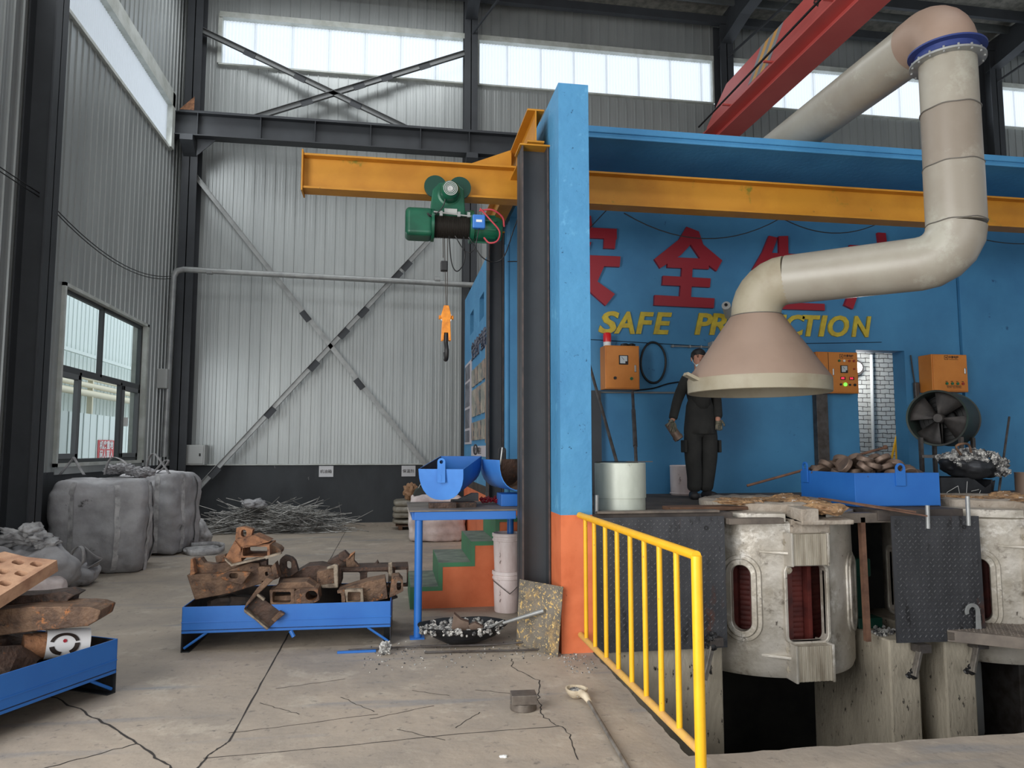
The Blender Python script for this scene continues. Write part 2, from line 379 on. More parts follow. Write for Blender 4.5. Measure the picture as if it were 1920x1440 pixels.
class MB:
    def __init__(self, mtx=None):
        self.bm = bmesh.new()
        self.m = mtx or Matrix.Identity(4)
        self.mi = 0

    def v(self, p):
        return self.bm.verts.new(self.m @ V(p))

    def f(self, vs):
        try:
            fc = self.bm.faces.new(vs)
            fc.material_index = self.mi
            return fc
        except ValueError:
            return None

    def quad(self, a, b, c, d):
        return self.f([self.v(a), self.v(b), self.v(c), self.v(d)])

    def box(self, x0, x1, y0, y1, z0, z1, rot=None, piv=None):
        ps = [V((x, y, z)) for x in (x0, x1) for y in (y0, y1) for z in (z0, z1)]
        if rot is not None:
            c = V(piv) if piv is not None else V(((x0 + x1) / 2, (y0 + y1) / 2, (z0 + z1) / 2))
            ps = [c + rot @ (p - c) for p in ps]
        vs = [self.v(p) for p in ps]
        for q in ((0, 1, 3, 2), (4, 6, 7, 5), (0, 4, 5, 1), (2, 3, 7, 6), (0, 2, 6, 4), (1, 5, 7, 3)):
            self.f([vs[i] for i in q])
        return self

    def prism(self, pts, vec):
        """closed outline of 3D points swept along vec"""
        vec = V(vec)
        a = [self.v(p) for p in pts]
        b = [self.v(V(p) + vec) for p in pts]
        n = len(pts)
        self.f(a[::-1])
        self.f(b)
        for i in range(n):
            self.f([a[i], a[(i + 1) % n], b[(i + 1) % n], b[i]])
        return self

    def ring(self, outer, inner, vec):
        """plate with a hole: two outlines with the same number of points, swept along vec"""
        vec = V(vec)
        n = len(outer)
        a = [self.v(p) for p in outer]
        b = [self.v(p) for p in inner]
        c = [self.v(V(p) + vec) for p in outer]
        d = [self.v(V(p) + vec) for p in inner]
        for i in range(n):
            j = (i + 1) % n
            self.f([a[j], a[i], b[i], b[j]])
            self.f([c[i], c[j], d[j], d[i]])
            self.f([a[i], a[j], c[j], c[i]])
            self.f([b[j], b[i], d[i], d[j]])
        return self

    def tube(self, pts, r, seg=10, closed=False, caps=True):
        pts = [V(p) for p in pts]
        n = len(pts)
        rs = r if isinstance(r, (list, tuple)) else [r] * n
        rings = []
        up = None
        for i, p in enumerate(pts):
            if closed:
                t = (pts[(i + 1) % n] - pts[i - 1]).normalized()
                k = 1
            else:
                t0 = (pts[i] - pts[i - 1]).normalized() if i > 0 else None
                t1 = (pts[i + 1] - pts[i]).normalized() if i < n - 1 else None
                t = ((t0 or t1) + (t1 or t0)).normalized()
                k = 1
                if t0 and t1:
                    k = 1 / max(0.5, t.dot(t0))
            if up is None:
                up = V((0, 0, 1)) if abs(t.z) < 0.9 else V((1, 0, 0))
            sidev = t.cross(up).normalized()
            up = sidev.cross(t).normalized()
            bend = None
            if not closed and t0 and t1 and k > 1.0001:
                bend = (t1 - t0).normalized()
            ring = []
            for s in range(seg):
                a = 2 * PI * s / seg
                off = (sidev * math.cos(a) + up * math.sin(a)) * rs[i]
                if bend is not None:
                    off = off + bend * (off.dot(bend) * (k - 1))
                ring.append(self.v(p + off))
            rings.append(ring)
        m_ = n if closed else n - 1
        for i in range(m_):
            A, B = rings[i], rings[(i + 1) % n]
            for s in range(seg):
                q = (s + 1) % seg
                self.f([A[s], A[q], B[q], B[s]])
        if caps and not closed:
            self.f(rings[0][::-1])
            self.f(rings[-1])
        return self

    def cyl(self, a, b, r0, r1=None, seg=20, caps=True):
        return self.tube([a, b], [r0, r0 if r1 is None else r1], seg, caps=caps)

    def lathe(self, prof, c=(0, 0, 0), seg=32, axis='z', a0=0.0, a1=360.0):
        """prof: list of (radius, height)"""
        c = V(c)
        full = abs(a1 - a0 - 360) < 1e-6
        n = seg if full else seg + 1
        rings = []
        for k in range(n):
            a = R(a0 + (a1 - a0) * k / seg)
            row = []
            for r, h in prof:
                x, y = r * math.cos(a), r * math.sin(a)
                p = {'z': V((x, y, h)), 'x': V((h, x, y)), 'y': V((x, h, y))}[axis]
                row.append(self.v(c + p))
            rings.append(row)
        for k in range(seg):
            A, B = rings[k], rings[(k + 1) % n]
            for i in range(len(prof) - 1):
                self.f([A[i], B[i], B[i + 1], A[i + 1]])
        return self

    def ibeam(self, a, b, h, w, tw=0.012, tf=0.016, up=(0, 0, 1)):
        a, b, up = V(a), V(b), V(up).normalized()
        d = (b - a)
        s = d.normalized().cross(up).normalized()
        up = s.cross(d.normalized()).normalized()

        def bar(c0, hw, hh):
            ps = [a + c0 + s * sx_ * hw + up * sz_ * hh for sx_, sz_ in ((-1, -1), (1, -1), (1, 1), (-1, 1))]
            self.prism(ps, d)
        bar(up * (h / 2 - tf / 2), w / 2, tf / 2)
        bar(-up * (h / 2 - tf / 2), w / 2, tf / 2)
        bar(V((0, 0, 0)), tw / 2, h / 2 - tf)
        return self

    def rock(self, c, size, seed=0, sub=2, amp=0.25, freq=2.0, rot=None, flat=None):
        c = V(c)
        size = V(size) if not isinstance(size, (int, float)) else V((size,) * 3)
        t = bmesh.new()
        bmesh.ops.create_icosphere(t, subdivisions=sub, radius=1.0)
        off = V((seed * 3.17, seed * 1.3, seed * 7.1))
        idx = {}
        for vt in t.verts:
            p = vt.co.copy()
            k = 1 + amp * noise.noise(p * freq + off) + amp * 0.5 * noise.noise(p * freq * 2.7 + off)
            p = V((p.x * size.x, p.y * size.y, p.z * size.z)) * k
            if rot is not None:
                p = rot @ p
            q = c + p
            if flat is not None and q.z < flat:
                q.z = flat
            idx[vt.index] = self.v(q)
        for fc in t.faces:
            self.f([idx[vt.index] for vt in fc.verts])
        t.free()
        return self

    def mark(self):
        self.bm.verts.ensure_lookup_table()
        return len(self.bm.verts)


def wloc(o):
    p = V((0, 0, 0))
    while o is not None:
        p += o.location
        o = o.parent
    return p


def build(mb, name, m, parent=None, bevel=0, smooth=None, origin=None, disp=None, recalc=True, bseg=2):
    """link the mesh; vertices were given in world coordinates (parents carry location only while building)"""
    bm = mb.bm
    if disp:
        amp, freq = disp
        bm.normal_update()
        for vt in bm.verts:
            vt.co += vt.normal * amp * noise.noise(vt.co * freq)
    if recalc:
        bmesh.ops.recalc_face_normals(bm, faces=bm.faces[:])
    if parent is not None:
        off = wloc(parent)
    elif origin is not None:
        off = V(origin)
    else:
        xs = [vt.co for vt in bm.verts]
        off = V(((min(p.x for p in xs) + max(p.x for p in xs)) / 2, (min(p.y for p in xs) + max(p.y for p in xs)) / 2, min(p.z for p in xs)))
    bmesh.ops.translate(bm, verts=bm.verts[:], vec=-off)
    me = bpy.data.meshes.new(name)
    bm.to_mesh(me)
    bm.free()
    for mm in (m if isinstance(m, (list, tuple)) else [m]):
        me.materials.append(M[mm] if isinstance(mm, str) else mm)
    if smooth is not None:
        for p in me.polygons:
            p.use_smooth = True
        me.set_sharp_from_angle(angle=R(smooth))
    o = bpy.data.objects.new(name, me)
    COL.objects.link(o)
    if parent is not None:
        o.parent = parent
    else:
        o.location = off
    if bevel:
        bv = o.modifiers.new('bevel', 'BEVEL')
        bv.width = bevel
        bv.segments = bseg
        bv.limit_method = 'ANGLE'
        bv.angle_limit = R(35)
    return o


def tag(o, label, cat, group=None):
    o['label'] = label
    o['category'] = cat
    if group:
        o['group'] = group
    return o


def thing(name, label, cat, loc=(0, 0, 0), group=None):
    o = bpy.data.objects.new(name, None)
    o.empty_display_size = 0.1
    COL.objects.link(o)
    o.location = loc
    return tag(o, label, cat, group)


def struct(o):
    o['kind'] = 'structure'
    return o


def tree_copy(o, parent=None):
    c = o.copy()
    COL.objects.link(c)
    if parent is not None:
        c.parent = parent
    for ch in list(o.children):
        tree_copy(ch, c)
    return c


def bake(o):
    """apply the modifiers"""
    dg = bpy.context.evaluated_depsgraph_get()
    dg.update()
    me = bpy.data.meshes.new_from_object(o.evaluated_get(dg))
    me.name = o.name
    o.modifiers.clear()
    o.data = me
    return o


def cut(o, cutters):
    for c in cutters:
        md = o.modifiers.new('cut', 'BOOLEAN')
        md.operation = 'DIFFERENCE'
        md.object = c
        md.solver = 'EXACT'
    bpy.context.view_layer.update()
    bake(o)
    for c in cutters:
        bpy.data.objects.remove(c)


def text(name, s, size, m, parent, loc, rot, extrude=0.002, bold=0.0, shear=0.0, width=None, align='CENTER'):
    cu = bpy.data.curves.new(name, 'FONT')
    cu.body = s
    cu.size = size
    cu.extrude = extrude
    cu.offset = bold
    cu.shear = shear
    cu.align_x = align
    cu.align_y = 'CENTER'
    cu.resolution_u = 3
    t = bpy.data.objects.new(name, cu)
    COL.objects.link(t)
    bpy.context.view_layer.update()
    me = bpy.data.meshes.new_from_object(t.evaluated_get(bpy.context.evaluated_depsgraph_get()))
    bpy.data.objects.remove(t)
    me.name = name
    if width and len(me.vertices):
        xs = [vt.co.x for vt in me.vertices]
        k = width / max(1e-6, max(xs) - min(xs))
        for vt in me.vertices:
            vt.co.x *= k
    me.materials.clear()
    me.materials.append(M[m])
    o = bpy.data.objects.new(name, me)
    COL.objects.link(o)
    rm = Euler(rot).to_matrix()
    for vt in me.vertices:
        vt.co = rm @ vt.co
    if parent is not None:
        o.parent = parent
        o.location = V(loc) - wloc(parent)
    else:
        o.location = loc
    return o


FACE_Y = (R(90), 0, 0)               # lettering that faces the camera (towards -Y)
FACE_X = (R(90), 0, R(-90))          # lettering on a wall that faces -X
FACE_PX = (R(90), 0, R(90))          # lettering on a wall that faces +X


def curve_pts(ctrl, n=8):
    """Catmull-Rom through control points"""
    P = [V(p) for p in ctrl]
    P = [P[0] * 2 - P[1]] + P + [P[-1] * 2 - P[-2]]
    out = []
    for i in range(1, len(P) - 2):
        for k in range(n):
            t = k / n
            a, b, c, d = P[i - 1], P[i], P[i + 1], P[i + 2]
            out.append(0.5 * ((2 * b) + (c - a) * t + (2 * a - 5 * b + 4 * c - d) * t * t + (3 * b - a - 3 * c + d) * t ** 3))
    out.append(P[-2])
    return out


def slackline(a, b, sag, n=10):
    a, b = V(a), V(b)
    return [a.lerp(b, i / n) - V((0, 0, sag * 4 * (i / n) * (1 - i / n))) for i in range(n + 1)]

# ================================================================ THE HALL
YB, XL = 16.9, -4.75


def jag(a, b, n, amp, seed):
    rnd = random.Random(seed)
    a, b = V(a), V(b)
    d = (b - a).normalized()
    s = V((-d.y, d.x, 0))
    return [a.lerp(b, i / n) + (s * rnd.uniform(-amp, amp) if 0 < i < n else V((0, 0, 0))) for i in range(n)]


mb = MB()
out = [(-12, -12, 0), (16, -12, 0)] + jag((16, 4.02, 0), (1.66, 4.05, 0), 160, 0.012, 1) + \
    jag((1.66, 4.05, 0), (1.70, 6.2, 0), 40, 0.008, 2) + [(1.70, 6.2, 0), (1.70, 17.2, 0), (-12, 17.2, 0)]
mb.prism([V(p) - V((0, 0, 2.4)) for p in out], (0, 0, 2.4))
floor = struct(build(mb, 'floor', 'floor', origin=(0, 0, 0)))
mb = MB()
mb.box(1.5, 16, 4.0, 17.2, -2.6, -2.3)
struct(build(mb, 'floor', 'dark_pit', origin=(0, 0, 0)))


def ribbon(mb, pts, w, z=0.0015, seed=0):
    rnd = random.Random(seed)
    L_, R_ = [], []
    pts = [V((p[0], p[1], z)) for p in pts]
    for i, p in enumerate(pts):
        t = (pts[min(i + 1, len(pts) - 1)] - pts[max(i - 1, 0)]).normalized()
        s = V((-t.y, t.x, 0))
        ww = w * rnd.uniform(0.5, 1.2)
        L_.append(mb.v(p + s * ww / 2))
        R_.append(mb.v(p - s * ww / 2))
    for i in range(len(pts) - 1):
        mb.f([L_[i], R_[i], R_[i + 1], L_[i + 1]])


def wob(pts, n, amp, seed):
    rnd = random.Random(seed)
    out_ = []
    for i in range(len(pts) - 1):
        a, b = V(pts[i]), V(pts[i + 1])
        for k in range(n):
            out_.append(a.lerp(b, k / n) + V((rnd.uniform(-amp, amp), rnd.uniform(-amp, amp))))
    return out_ + [V(pts[-1])]


M['crack'] = mat('floor_crack', srgb(52, 48, 46), 0.9)
M['stain_blue'] = mat('blue_grey_stain', srgb(116, 122, 130), 0.75, 0, srgb(140, 136, 132), 5, 0.4, 0.6)
mb = MB()
ribbon(mb, wob([(-0.91, 16.8), (-0.91, 9.8), (-0.91, 7.2), (-0.91, 4.68), (-0.98, 4.5), (-1.02, 4.1)], 14, 0.003, 1), 0.012)
struct(build(mb, 'joint', 'crack', parent=floor))
mb = MB()
ribbon(mb, wob([(-2.6, 6.0), (-1.99, 5.4), (-1.43, 4.73), (-1.14, 4.35), (-0.9, 3.9)], 12, 0.012, 2), 0.014)
ribbon(mb, wob([(-1.43, 4.73), (-1.75, 4.5), (-2.2, 4.2)], 10, 0.01, 3), 0.01)
ribbon(mb, wob([(1.0, 6.1), (0.96, 5.85), (1.1, 5.5), (1.02, 5.1), (0.98, 4.8), (1.08, 4.5), (1.04, 4.1)], 8, 0.012, 4), 0.008)
ribbon(mb, wob([(-1.0, 4.45), (-0.3, 4.50), (0.5, 4.58), (1.05, 4.6)], 10, 0.004, 5), 0.007)
for i, (x, y, a, l) in enumerate([(-.55, 5.7, .3, .5), (-.2, 5.2, 2.2, .4), (.1, 5.0, .4, .45), (.3, 5.35, 2.6, .3), (-.7, 5.2, 2.4, .4), (.5, 4.8, .9, .3),
                                  (.2, 4.6, 2.5, .35), (-.5, 4.9, .2, .9), (.75, 5.3, 2.7, .3)]):
    d = V((math.cos(a), math.sin(a)))
    c = V((x, y))
    ribbon(mb, wob([c - d * l / 2, c, c + d * l / 2], 5, 0.008, 10 + i), 0.006)
struct(build(mb, 'crack', 'crack', parent=floor))

# concrete piers and walls of the pit
mb = MB()
mb.box(1.71, 2.88, 6.22, 7.6, -2.3, -0.01)
struct(build(mb, 'wall_pit_left', 'concrete', bevel=0.015))
mb = MB()
mb.box(4.47, 4.77, 6.2, 7.45, -2.3, -0.02)
struct(build(mb, 'wall_pit_middle', 'concrete', bevel=0.015))
mb = MB()
mb.box(5.03, 5.34, 6.2, 7.45, -2.3, -0.02)
struct(build(mb, 'wall_pit_right', 'concrete', bevel=0.015))
mb = MB()
mb.box(1.71, 16, 9.0, 9.2, -2.3, 1.05)
mb.box(1.72, 1.82, 6.45, 9.0, -0.01, 1.05)
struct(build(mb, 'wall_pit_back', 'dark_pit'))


# ---------------------------------------------------------------- corrugated walls
def siding(mb, axis, pos, u0, u1, z0, z1, inward, pitch=0.225):
    """sheet of ribbed siding; axis 'x' runs along X at y=pos, axis 'y' runs along Y at x=pos"""
    prof = []
    k0 = math.floor(u0 / pitch) - 1
    u = k0 * pitch
    while u < u1 + pitch:
        prof += [(u, 0), (u + .005, .020), (u + .020, .020), (u + .025, 0), (u + .09, 0), (u + .10, .0018), (u + .11, 0), (u + .16, 0),
                 (u + .17, .0018), (u + .18, 0)]
        u += pitch
    prof = [(min(max(a, u0), u1), b) for a, b in prof]
    cl = []
    for p in prof:
        if not cl or abs(p[0] - cl[-1][0]) > 1e-5:
            cl.append(p)
    lo_, hi_ = [], []
    for a, b in cl:
        q = pos + inward * b
        pt = (a, q) if axis == 'x' else (q, a)
        lo_.append(mb.v((pt[0], pt[1], z0)))
        hi_.append(mb.v((pt[0], pt[1], z1)))
    for i in range(len(cl) - 1):
        mb.f([lo_[i], lo_[i + 1], hi_[i + 1], hi_[i]])


ZC0, ZC1 = 10.42, 11.60        # clerestory of the back wall
mb = MB()
siding(mb, 'x', YB, XL, 26, 1.36, ZC0, -1)
siding(mb, 'x', YB, XL, 26, ZC1, 13.6, -1)
siding(mb, 'x', YB, XL, -4.0, ZC0, ZC1, -1)
mb.box(XL, 26, YB + .04, YB + .05, 1.36, ZC0)
mb.box(XL, 26, YB + .04, YB + .05, ZC1, 13.6)
struct(build(mb, 'wall_back', 'siding', origin=(0, YB, 0), recalc=False))
mb = MB()
mb.box(-4.9, 26, YB - .09, YB + .25, 0, 1.36)
struct(build(mb, 'wall_back_dado', 'dado', origin=(0, YB, 0)))
mb = MB()
mb.box(-4.75, 1.4, YB - .16, YB - .09, 0, 0.09)
struct(build(mb, 'baseboard_back', 'floor'))
mb = MB()
mb.box(XL, 1.5, YB - .12, YB - .02, 1.36, 1.385)
struct(build(mb, 'trim_1', 'frame_white'))


def corr(mb, axis, pos, u0, u1, z0, z1, pitch=0.076, amp=0.009):
    n = int((u1 - u0) / pitch * 6)
    lo_, hi_ = [], []
    for i in range(n + 1):
        u = u0 + (u1 - u0) * i / n
        q = pos + amp * math.sin(2 * PI * u / pitch)
        pt = (u, q) if axis == 'x' else (q, u)
        lo_.append(mb.v((pt[0], pt[1], z0)))
        hi_.append(mb.v((pt[0], pt[1], z1)))
    for i in range(n):
        mb.f([lo_[i], lo_[i + 1], hi_[i + 1], hi_[i]])


wi = 0
for (a, b) in ((-3.98, 1.62), (1.90, 7.92), (8.32, 15.5), (15.95, 22.0)):
    wi += 1
    mb = MB()
    t = .035
    mb.box(a, b, YB - .13, YB + .06, ZC1 - .10, ZC1 + .03)
    mb.box(a, b, YB - .10, YB + .06, ZC0 - .03, ZC0 + t - .03)
    mb.box(a - .03, a + .06, YB - .10, YB + .06, ZC0, ZC1)
    mb.box(b - .03, b + .03, YB - .10, YB + .06, ZC0, ZC1)
    w = struct(build(mb, 'window_%d' % wi, 'frame_white', origin=((a + b) / 2, YB, ZC0)))
    mb = MB()
    corr(mb, 'x', YB + .02, a + .02, b - .02, ZC0, ZC1)
    build(mb, 'sheet', 'translucent', parent=w, recalc=False)
    mb = MB()
    u = a + .75
    while u < b - .2:
        mb.box(u, u + .015, YB + .035, YB + .05, ZC0, ZC1)
        u += .83
    build(mb, 'lap_strip', 'frame_white', parent=w)

# left wall with its window and clerestory
WY0, WY1, WZ0, WZ1 = 11.50, 15.12, 1.50, 4.08
CL0, CL1 = 8.05, 9.25
GY = 3.0                       # the gate opening lies nearer than this
mb = MB()
siding(mb, 'y', XL, WY1, YB, 1.36, CL0, 1)
siding(mb, 'y', XL, WY0, WY1, WZ1, CL0, 1)
mb.box(XL - .2, XL + .03, WY0 - .05, WY1 + .05, 1.34, WZ0 - .02)
siding(mb, 'y', XL, GY, WY0, 1.36, CL0, 1)
siding(mb, 'y', XL, 16.1, YB, CL0, CL1, 1)
siding(mb, 'y', XL, GY, 6.0, CL0, CL1, 1)
siding(mb, 'y', XL, -10, YB, CL1, 13.6, 1)
siding(mb, 'y', XL, -10, GY, 7.4, CL1, 1)
mb.box(XL - .05, XL - .04, WY1, YB, 1.36, CL0)
mb.box(XL - .05, XL - .04, GY, WY0, 1.36, CL0)
mb.box(XL - .05, XL - .04, WY0, WY1, WZ1, CL0)
mb.box(XL - .05, XL - .04, GY, YB, CL1, 13.6)
struct(build(mb, 'wall_left', 'siding', origin=(XL, 0, 0), recalc=False))
mb = MB()
mb.box(XL - .25, XL + .02, GY, YB - .1, 0, 1.38)
struct(build(mb, 'wall_left_dado', 'dado'))
wi += 1
mb = MB()
mb.box(XL - .06, XL + .10, 6.0, 16.1, CL1 - .30, CL1 + .02)
mb.box(XL - .06, XL + .06, 6.0, 16.1, CL0 - .03, CL0 + .03)
mb.box(XL - .06, XL + .10, 15.93, 16.12, CL0, CL1)
w = struct(build(mb, 'window_%d' % wi, 'frame_white', origin=(XL, 11, CL0)))
mb = MB()
corr(mb, 'y', XL - .01, 6.0, 15.95, CL0, CL1)
build(mb, 'sheet', 'translucent', parent=w, recalc=False)

wi += 1
WX = XL - .08                  # the glazing sits outside the sheet
mb = MB()
mb.box(WX - .10, XL + .05, WY0 - .06, WY0, WZ0 - .05, WZ1 + .05)
mb.box(WX - .14, XL + .05, WY1, WY1 + .10, WZ0 - .05, WZ1 + .05)
mb.box(WX - .10, XL + .05, WY0 - .06, WY1 + .10, WZ1, WZ1 + .05)
mb.box(WX - .10, XL + .05, WY0 - .06, WY1 + .10, WZ0 - .05, WZ0)
w = struct(build(mb, 'window_%d' % wi, 'frame_white', origin=(XL, 13, WZ0)))
M['alu_grey'] = mat('grey_casement_frame', srgb(112, 116, 118), 0.5, 0.2)
M['alu_dark'] = mat('dark_window_frame', srgb(84, 88, 90), 0.5, 0.3)
ZM = 2.90
mb = MB()
for (y0, y1, z0, z1) in ((WY0, WY1, ZM - .05, ZM + .05), (WY0, WY1, WZ0, WZ0 + .06), (WY0, WY1, WZ1 - .05, WZ1), (WY0, WY0 + .05, WZ0, WZ1),
                         (WY1 - .05, WY1, WZ0, WZ1), (13.15, 13.23, ZM, WZ1), (12.35, 12.43, WZ0, ZM), (14.12, 14.20, WZ0, ZM)):
    mb.box(WX - .04, WX + .03, y0, y1, z0, z1)
build(mb, 'mullion', 'alu_dark', parent=w, bevel=.004)
for (y0, y1) in ((WY0 + .05, 12.35), (14.20, WY1 - .05)):
    mb = MB()
    for q in ((y0, y1, WZ0 + .06, WZ0 + .14), (y0, y1, ZM - .13, ZM - .05), (y0, y0 + .09, WZ0 + .06, ZM - .05), (y1 - .09, y1, WZ0 + .06, ZM - .05)):
        mb.box(WX - .02, WX + .05, *q)
    build(mb, 'casement', 'alu_grey', parent=w, bevel=.006)
mb = MB()
mb.box(WX - .012, WX - .006, WY0 + .04, WY1 - .04, WZ0 + .04, ZM)
build(mb, 'pane', 'glass', parent=w)
mb = MB()
mb.box(WX - .012, WX - .006, WY0 + .04, WY1 - .04, ZM, WZ1 - .04)
build(mb, 'pane', 'glass', parent=w)
mb = MB()
mb.box(WX + .05, WX + .12, 14.26, 14.30, 2.12, 2.28)
build(mb, 'window_handle', 'pale', parent=w, bevel=.005)

# the world outside the left window: a neighbouring white shed with pipes and a notice
mb = MB()
mb.box(-30, XL - .3, -20, 30, -.3, -.02)
struct(build(mb, 'floor_yard', 'floor'))
mb = MB()
siding(mb, 'y', -9.5, 8, 40, 2.2, 7.2, 1, 0.30)
mb.box(-9.9, -9.55, 8, 40, 0, 7.2)
struct(build(mb, 'wall_neighbour', 'siding_out', recalc=False))
mb = MB()
mb.box(-6.64, -6.62, 12, 40, 0, 2.49)
for y in [12 + i * .76 for i in range(37)]:
    mb.box(-6.62, -6.60, y, y + .05, 0, 2.49)
    mb.box(-6.62, -6.61, y + .38, y + .40, 0, 2.49)
tag(build(mb, 'fence', 'siding_out'), 'pale sheet fence standing outside the lower left window', 'fence')
pp = thing('pipe_bundle', 'cream outdoor pipes running along the shed beyond the window', 'pipe', (-9.0, 20, 2.3))
for z, r in ((3.84, .07), (3.62, .08), (3.38, .10)):
    mb = MB()
    mb.cyl((-9.0, 8, z), (-9.0, 38, z), r, seg=14)
    build(mb, 'pipe', 'cream_pipe', parent=pp, smooth=40)
mb = MB()
for y in (16, 20, 24, 28):
    mb.box(-9.1, -8.95, y, y + .08, 0, 4.0)
build(mb, 'bracket', 'cream_pipe', parent=pp)
mb = MB()
mb.box(-9.3, -9.2, 8, 38, 4.54, 4.64)
tag(build(mb, 'gutter', 'siding_out'), 'white horizontal gutter strip across the shed outside', 'gutter')
sg = thing('warning_sign', 'red notice with white Chinese characters seen through the window', 'sign', (-6.6, 18.6, 1.4))
SY, SZ = 18.62, 1.68
mb = MB()
mb.box(-6.60, -6.585, SY - .50, SY + .50, SZ - .24, SZ + .24)
build(mb, 'board', 'sign_red', parent=sg)
text('lettering', '机房重地', .21, 'paper', sg, (-6.58, SY, SZ + .11), FACE_PX, .003, .004)
text('lettering', '闲人莫入', .21, 'paper', sg, (-6.58, SY, SZ - .11), FACE_PX, .003, .004)


# ---------------------------------------------------------------- steel frame of the hall
def hcol(name, x, y, w, d, z0, z1, m='steel_dark', web_along='x'):
    mb = MB()
    tf = .02
    if web_along == 'x':       # flanges face +-X
        mb.box(x - d / 2, x - d / 2 + tf, y - w / 2, y + w / 2, z0, z1)
        mb.box(x + d / 2 - tf, x + d / 2, y - w / 2, y + w / 2, z0, z1)
        mb.box(x - d / 2, x + d / 2, y - .01, y + .01, z0, z1)
    else:
        mb.box(x - w / 2, x + w / 2, y - d / 2, y - d / 2 + tf, z0, z1)
        mb.box(x - w / 2, x + w / 2, y + d / 2 - tf, y + d / 2, z0, z1)
        mb.box(x - .01, x + .01, y - d / 2, y + d / 2, z0, z1)
    return build(mb, name, m)


struct(hcol('trim_2', -4.40, 16.60, .32, .40, 0, 12.6, web_along='y'))
struct(hcol('trim_3', 1.72, 16.60, .31, .40, 0, 12.6, web_along='y'))
struct(hcol('trim_4', 8.10, 16.60, .34, .40, 0, 12.4, web_along='y'))
struct(hcol('trim_5', 15.7, 16.60, .34, .40, 0, 12.4, web_along='y'))
struct(hcol('trim_6', -4.56, 10.17, .34, .34, 0, 12.6, web_along='x'))
mb = MB()
mb.box(-4.73, -4.64, 10.42, 10.56, 0, 12)
struct(build(mb, 'trim_7', 'galv'))

# runway beam of the travelling crane
mb = MB()
mb.ibeam((-4.85, 16.25, 8.66), (20, 16.25, 8.66), .52, .30, .014, .022)
for x in (-4.2, -2.9, -1.75, -.55, .55, 1.65, 2.8, 4, 5.2):
    mb.box(x, x + .012, 16.1, 16.4, 8.42, 8.9)
mb.box(-4.6, 20, 16.19, 16.31, 8.92, 8.99)
struct(build(mb, 'trim_8', 'steel_dark'))
for i, x in enumerate((-4.40, 1.72, 8.10, 15.7)):
    mb = MB()
    mb.prism([(x - .13, 16.42, 8.02), (x - .13, 16.42, 8.40), (x - .13, 16.06, 8.40), (x - .13, 16.06, 8.28)], (.26, 0, 0))
    mb.prism([(x + .16, 16.3, 8.02), (x + .16, 16.3, 8.40), (x + .55, 16.3, 8.40)], (0, .02, 0))
    struct(build(mb, 'trim_%d' % (9 + i), 'steel_dark'))
mb = MB()
mb.prism([(-4.60, 16.2, 8.99), (-4.30, 16.2, 8.99), (-4.30, 16.2, 9.30)], (0, .02, 0))
tag(build(mb, 'end_stop', 'rust_orange'), 'rusty triangular stop plate on the left end of the runway beam', 'stop plate')


# wind braces (pairs of angle bars with batten plates)
def brace(a, b, nm, name_m, plates=(.2, .4, .6, .8)):
    a, b = V(a), V(b)
    d = (b - a).normalized()
    s = d.cross(V((0, 1, 0))).normalized()
    mb = MB()
    for y0 in (0, .07):
        o = V((0, y0, 0))
        mb.prism([a + o - s * .05, a + o + s * .05, a + o + s * .05 + V((0, .008, 0)), a + o - s * .05 + V((0, .008, 0))], b - a)
        e = V((0, .05 if y0 else -.05, 0))
        mb.prism([a + o + s * .05, a + o + s * .05 + e, a + o + s * .042 + e, a + o + s * .042], b - a)
    mb.mi = 1
    for t in plates:
        c = a.lerp(b, t) + V((0, -.015, 0)) - s * .02
        L_ = d * .13
        mb.prism([c - L_ - s * .075, c + L_ - s * .075, c + L_ + s * .06, c - L_ + s * .06], (0, .015, 0))
    return struct(build(mb, nm, [name_m, 'steel_dark']))


yb = 16.55
brace((-4.42, yb, 7.80), (0.76, yb, 1.36), 'trim_13', 'galv', (.49, .72))
brace((-4.34, yb, .50), (0.90, yb, 6.6), 'trim_14', 'galv', (.12, .33, .50, .62, .70, .84, .88))
M['galv_dull'] = mat('dull_galvanised', srgb(120, 122, 122), 0.5, 0.4)
brace((-4.5, yb, 11.1), (.5, yb, 8.98), 'trim_15', 'galv_dull', (.25, .47, .72))
brace((-3.2, yb, 9.05), (1.6, yb, 11.02), 'trim_16', 'galv_dull', (.25, .49, .62, .8))

# eave beam, rafters, purlins, roof
mb = MB()
mb.box(-5, 26, 16.35, 16.5, 12.25, 12.45)
mb.box(-5, 26, 15.2, 15.3, 12.35, 12.6)
struct(build(mb, 'trim_17', 'steel_dark'))
for i, x in enumerate((1.72, 8.10, 15.7)):
    mb = MB()
    mb.prism([(x - .01, 16.6, 11.75), (x - .01, 15.4, 11.95), (x - .01, -9, 12.6), (x - .01, -9, 13.3), (x - .01, 16.6, 12.6)], (.02, 0, 0))
    mb.prism([(x - .14, 16.6, 11.73), (x - .14, 15.4, 11.93), (x - .14, -9, 12.58), (x - .14, -9, 12.60), (x - .14, 15.4, 11.95), (x - .14, 16.6, 11.75)], (.28, 0, 0))
    mb.prism([(x + .02, 16.4, 11.4), (x + .05, 16.4, 11.4), (x + 1.5, 14.0, 12.5), (x + 1.45, 14.0, 12.5)], (0, 0, .05))
    struct(build(mb, 'trim_%d' % (18 + i), 'steel_dark'))
mb = MB()
mb.prism([(-12, YB + .3, 12.62), (-12, -12, 13.75), (-12, -12, 13.85), (-12, YB + .3, 12.72)], (40, 0, 0))
struct(build(mb, 'ceiling', 'insul'))
mb = MB()
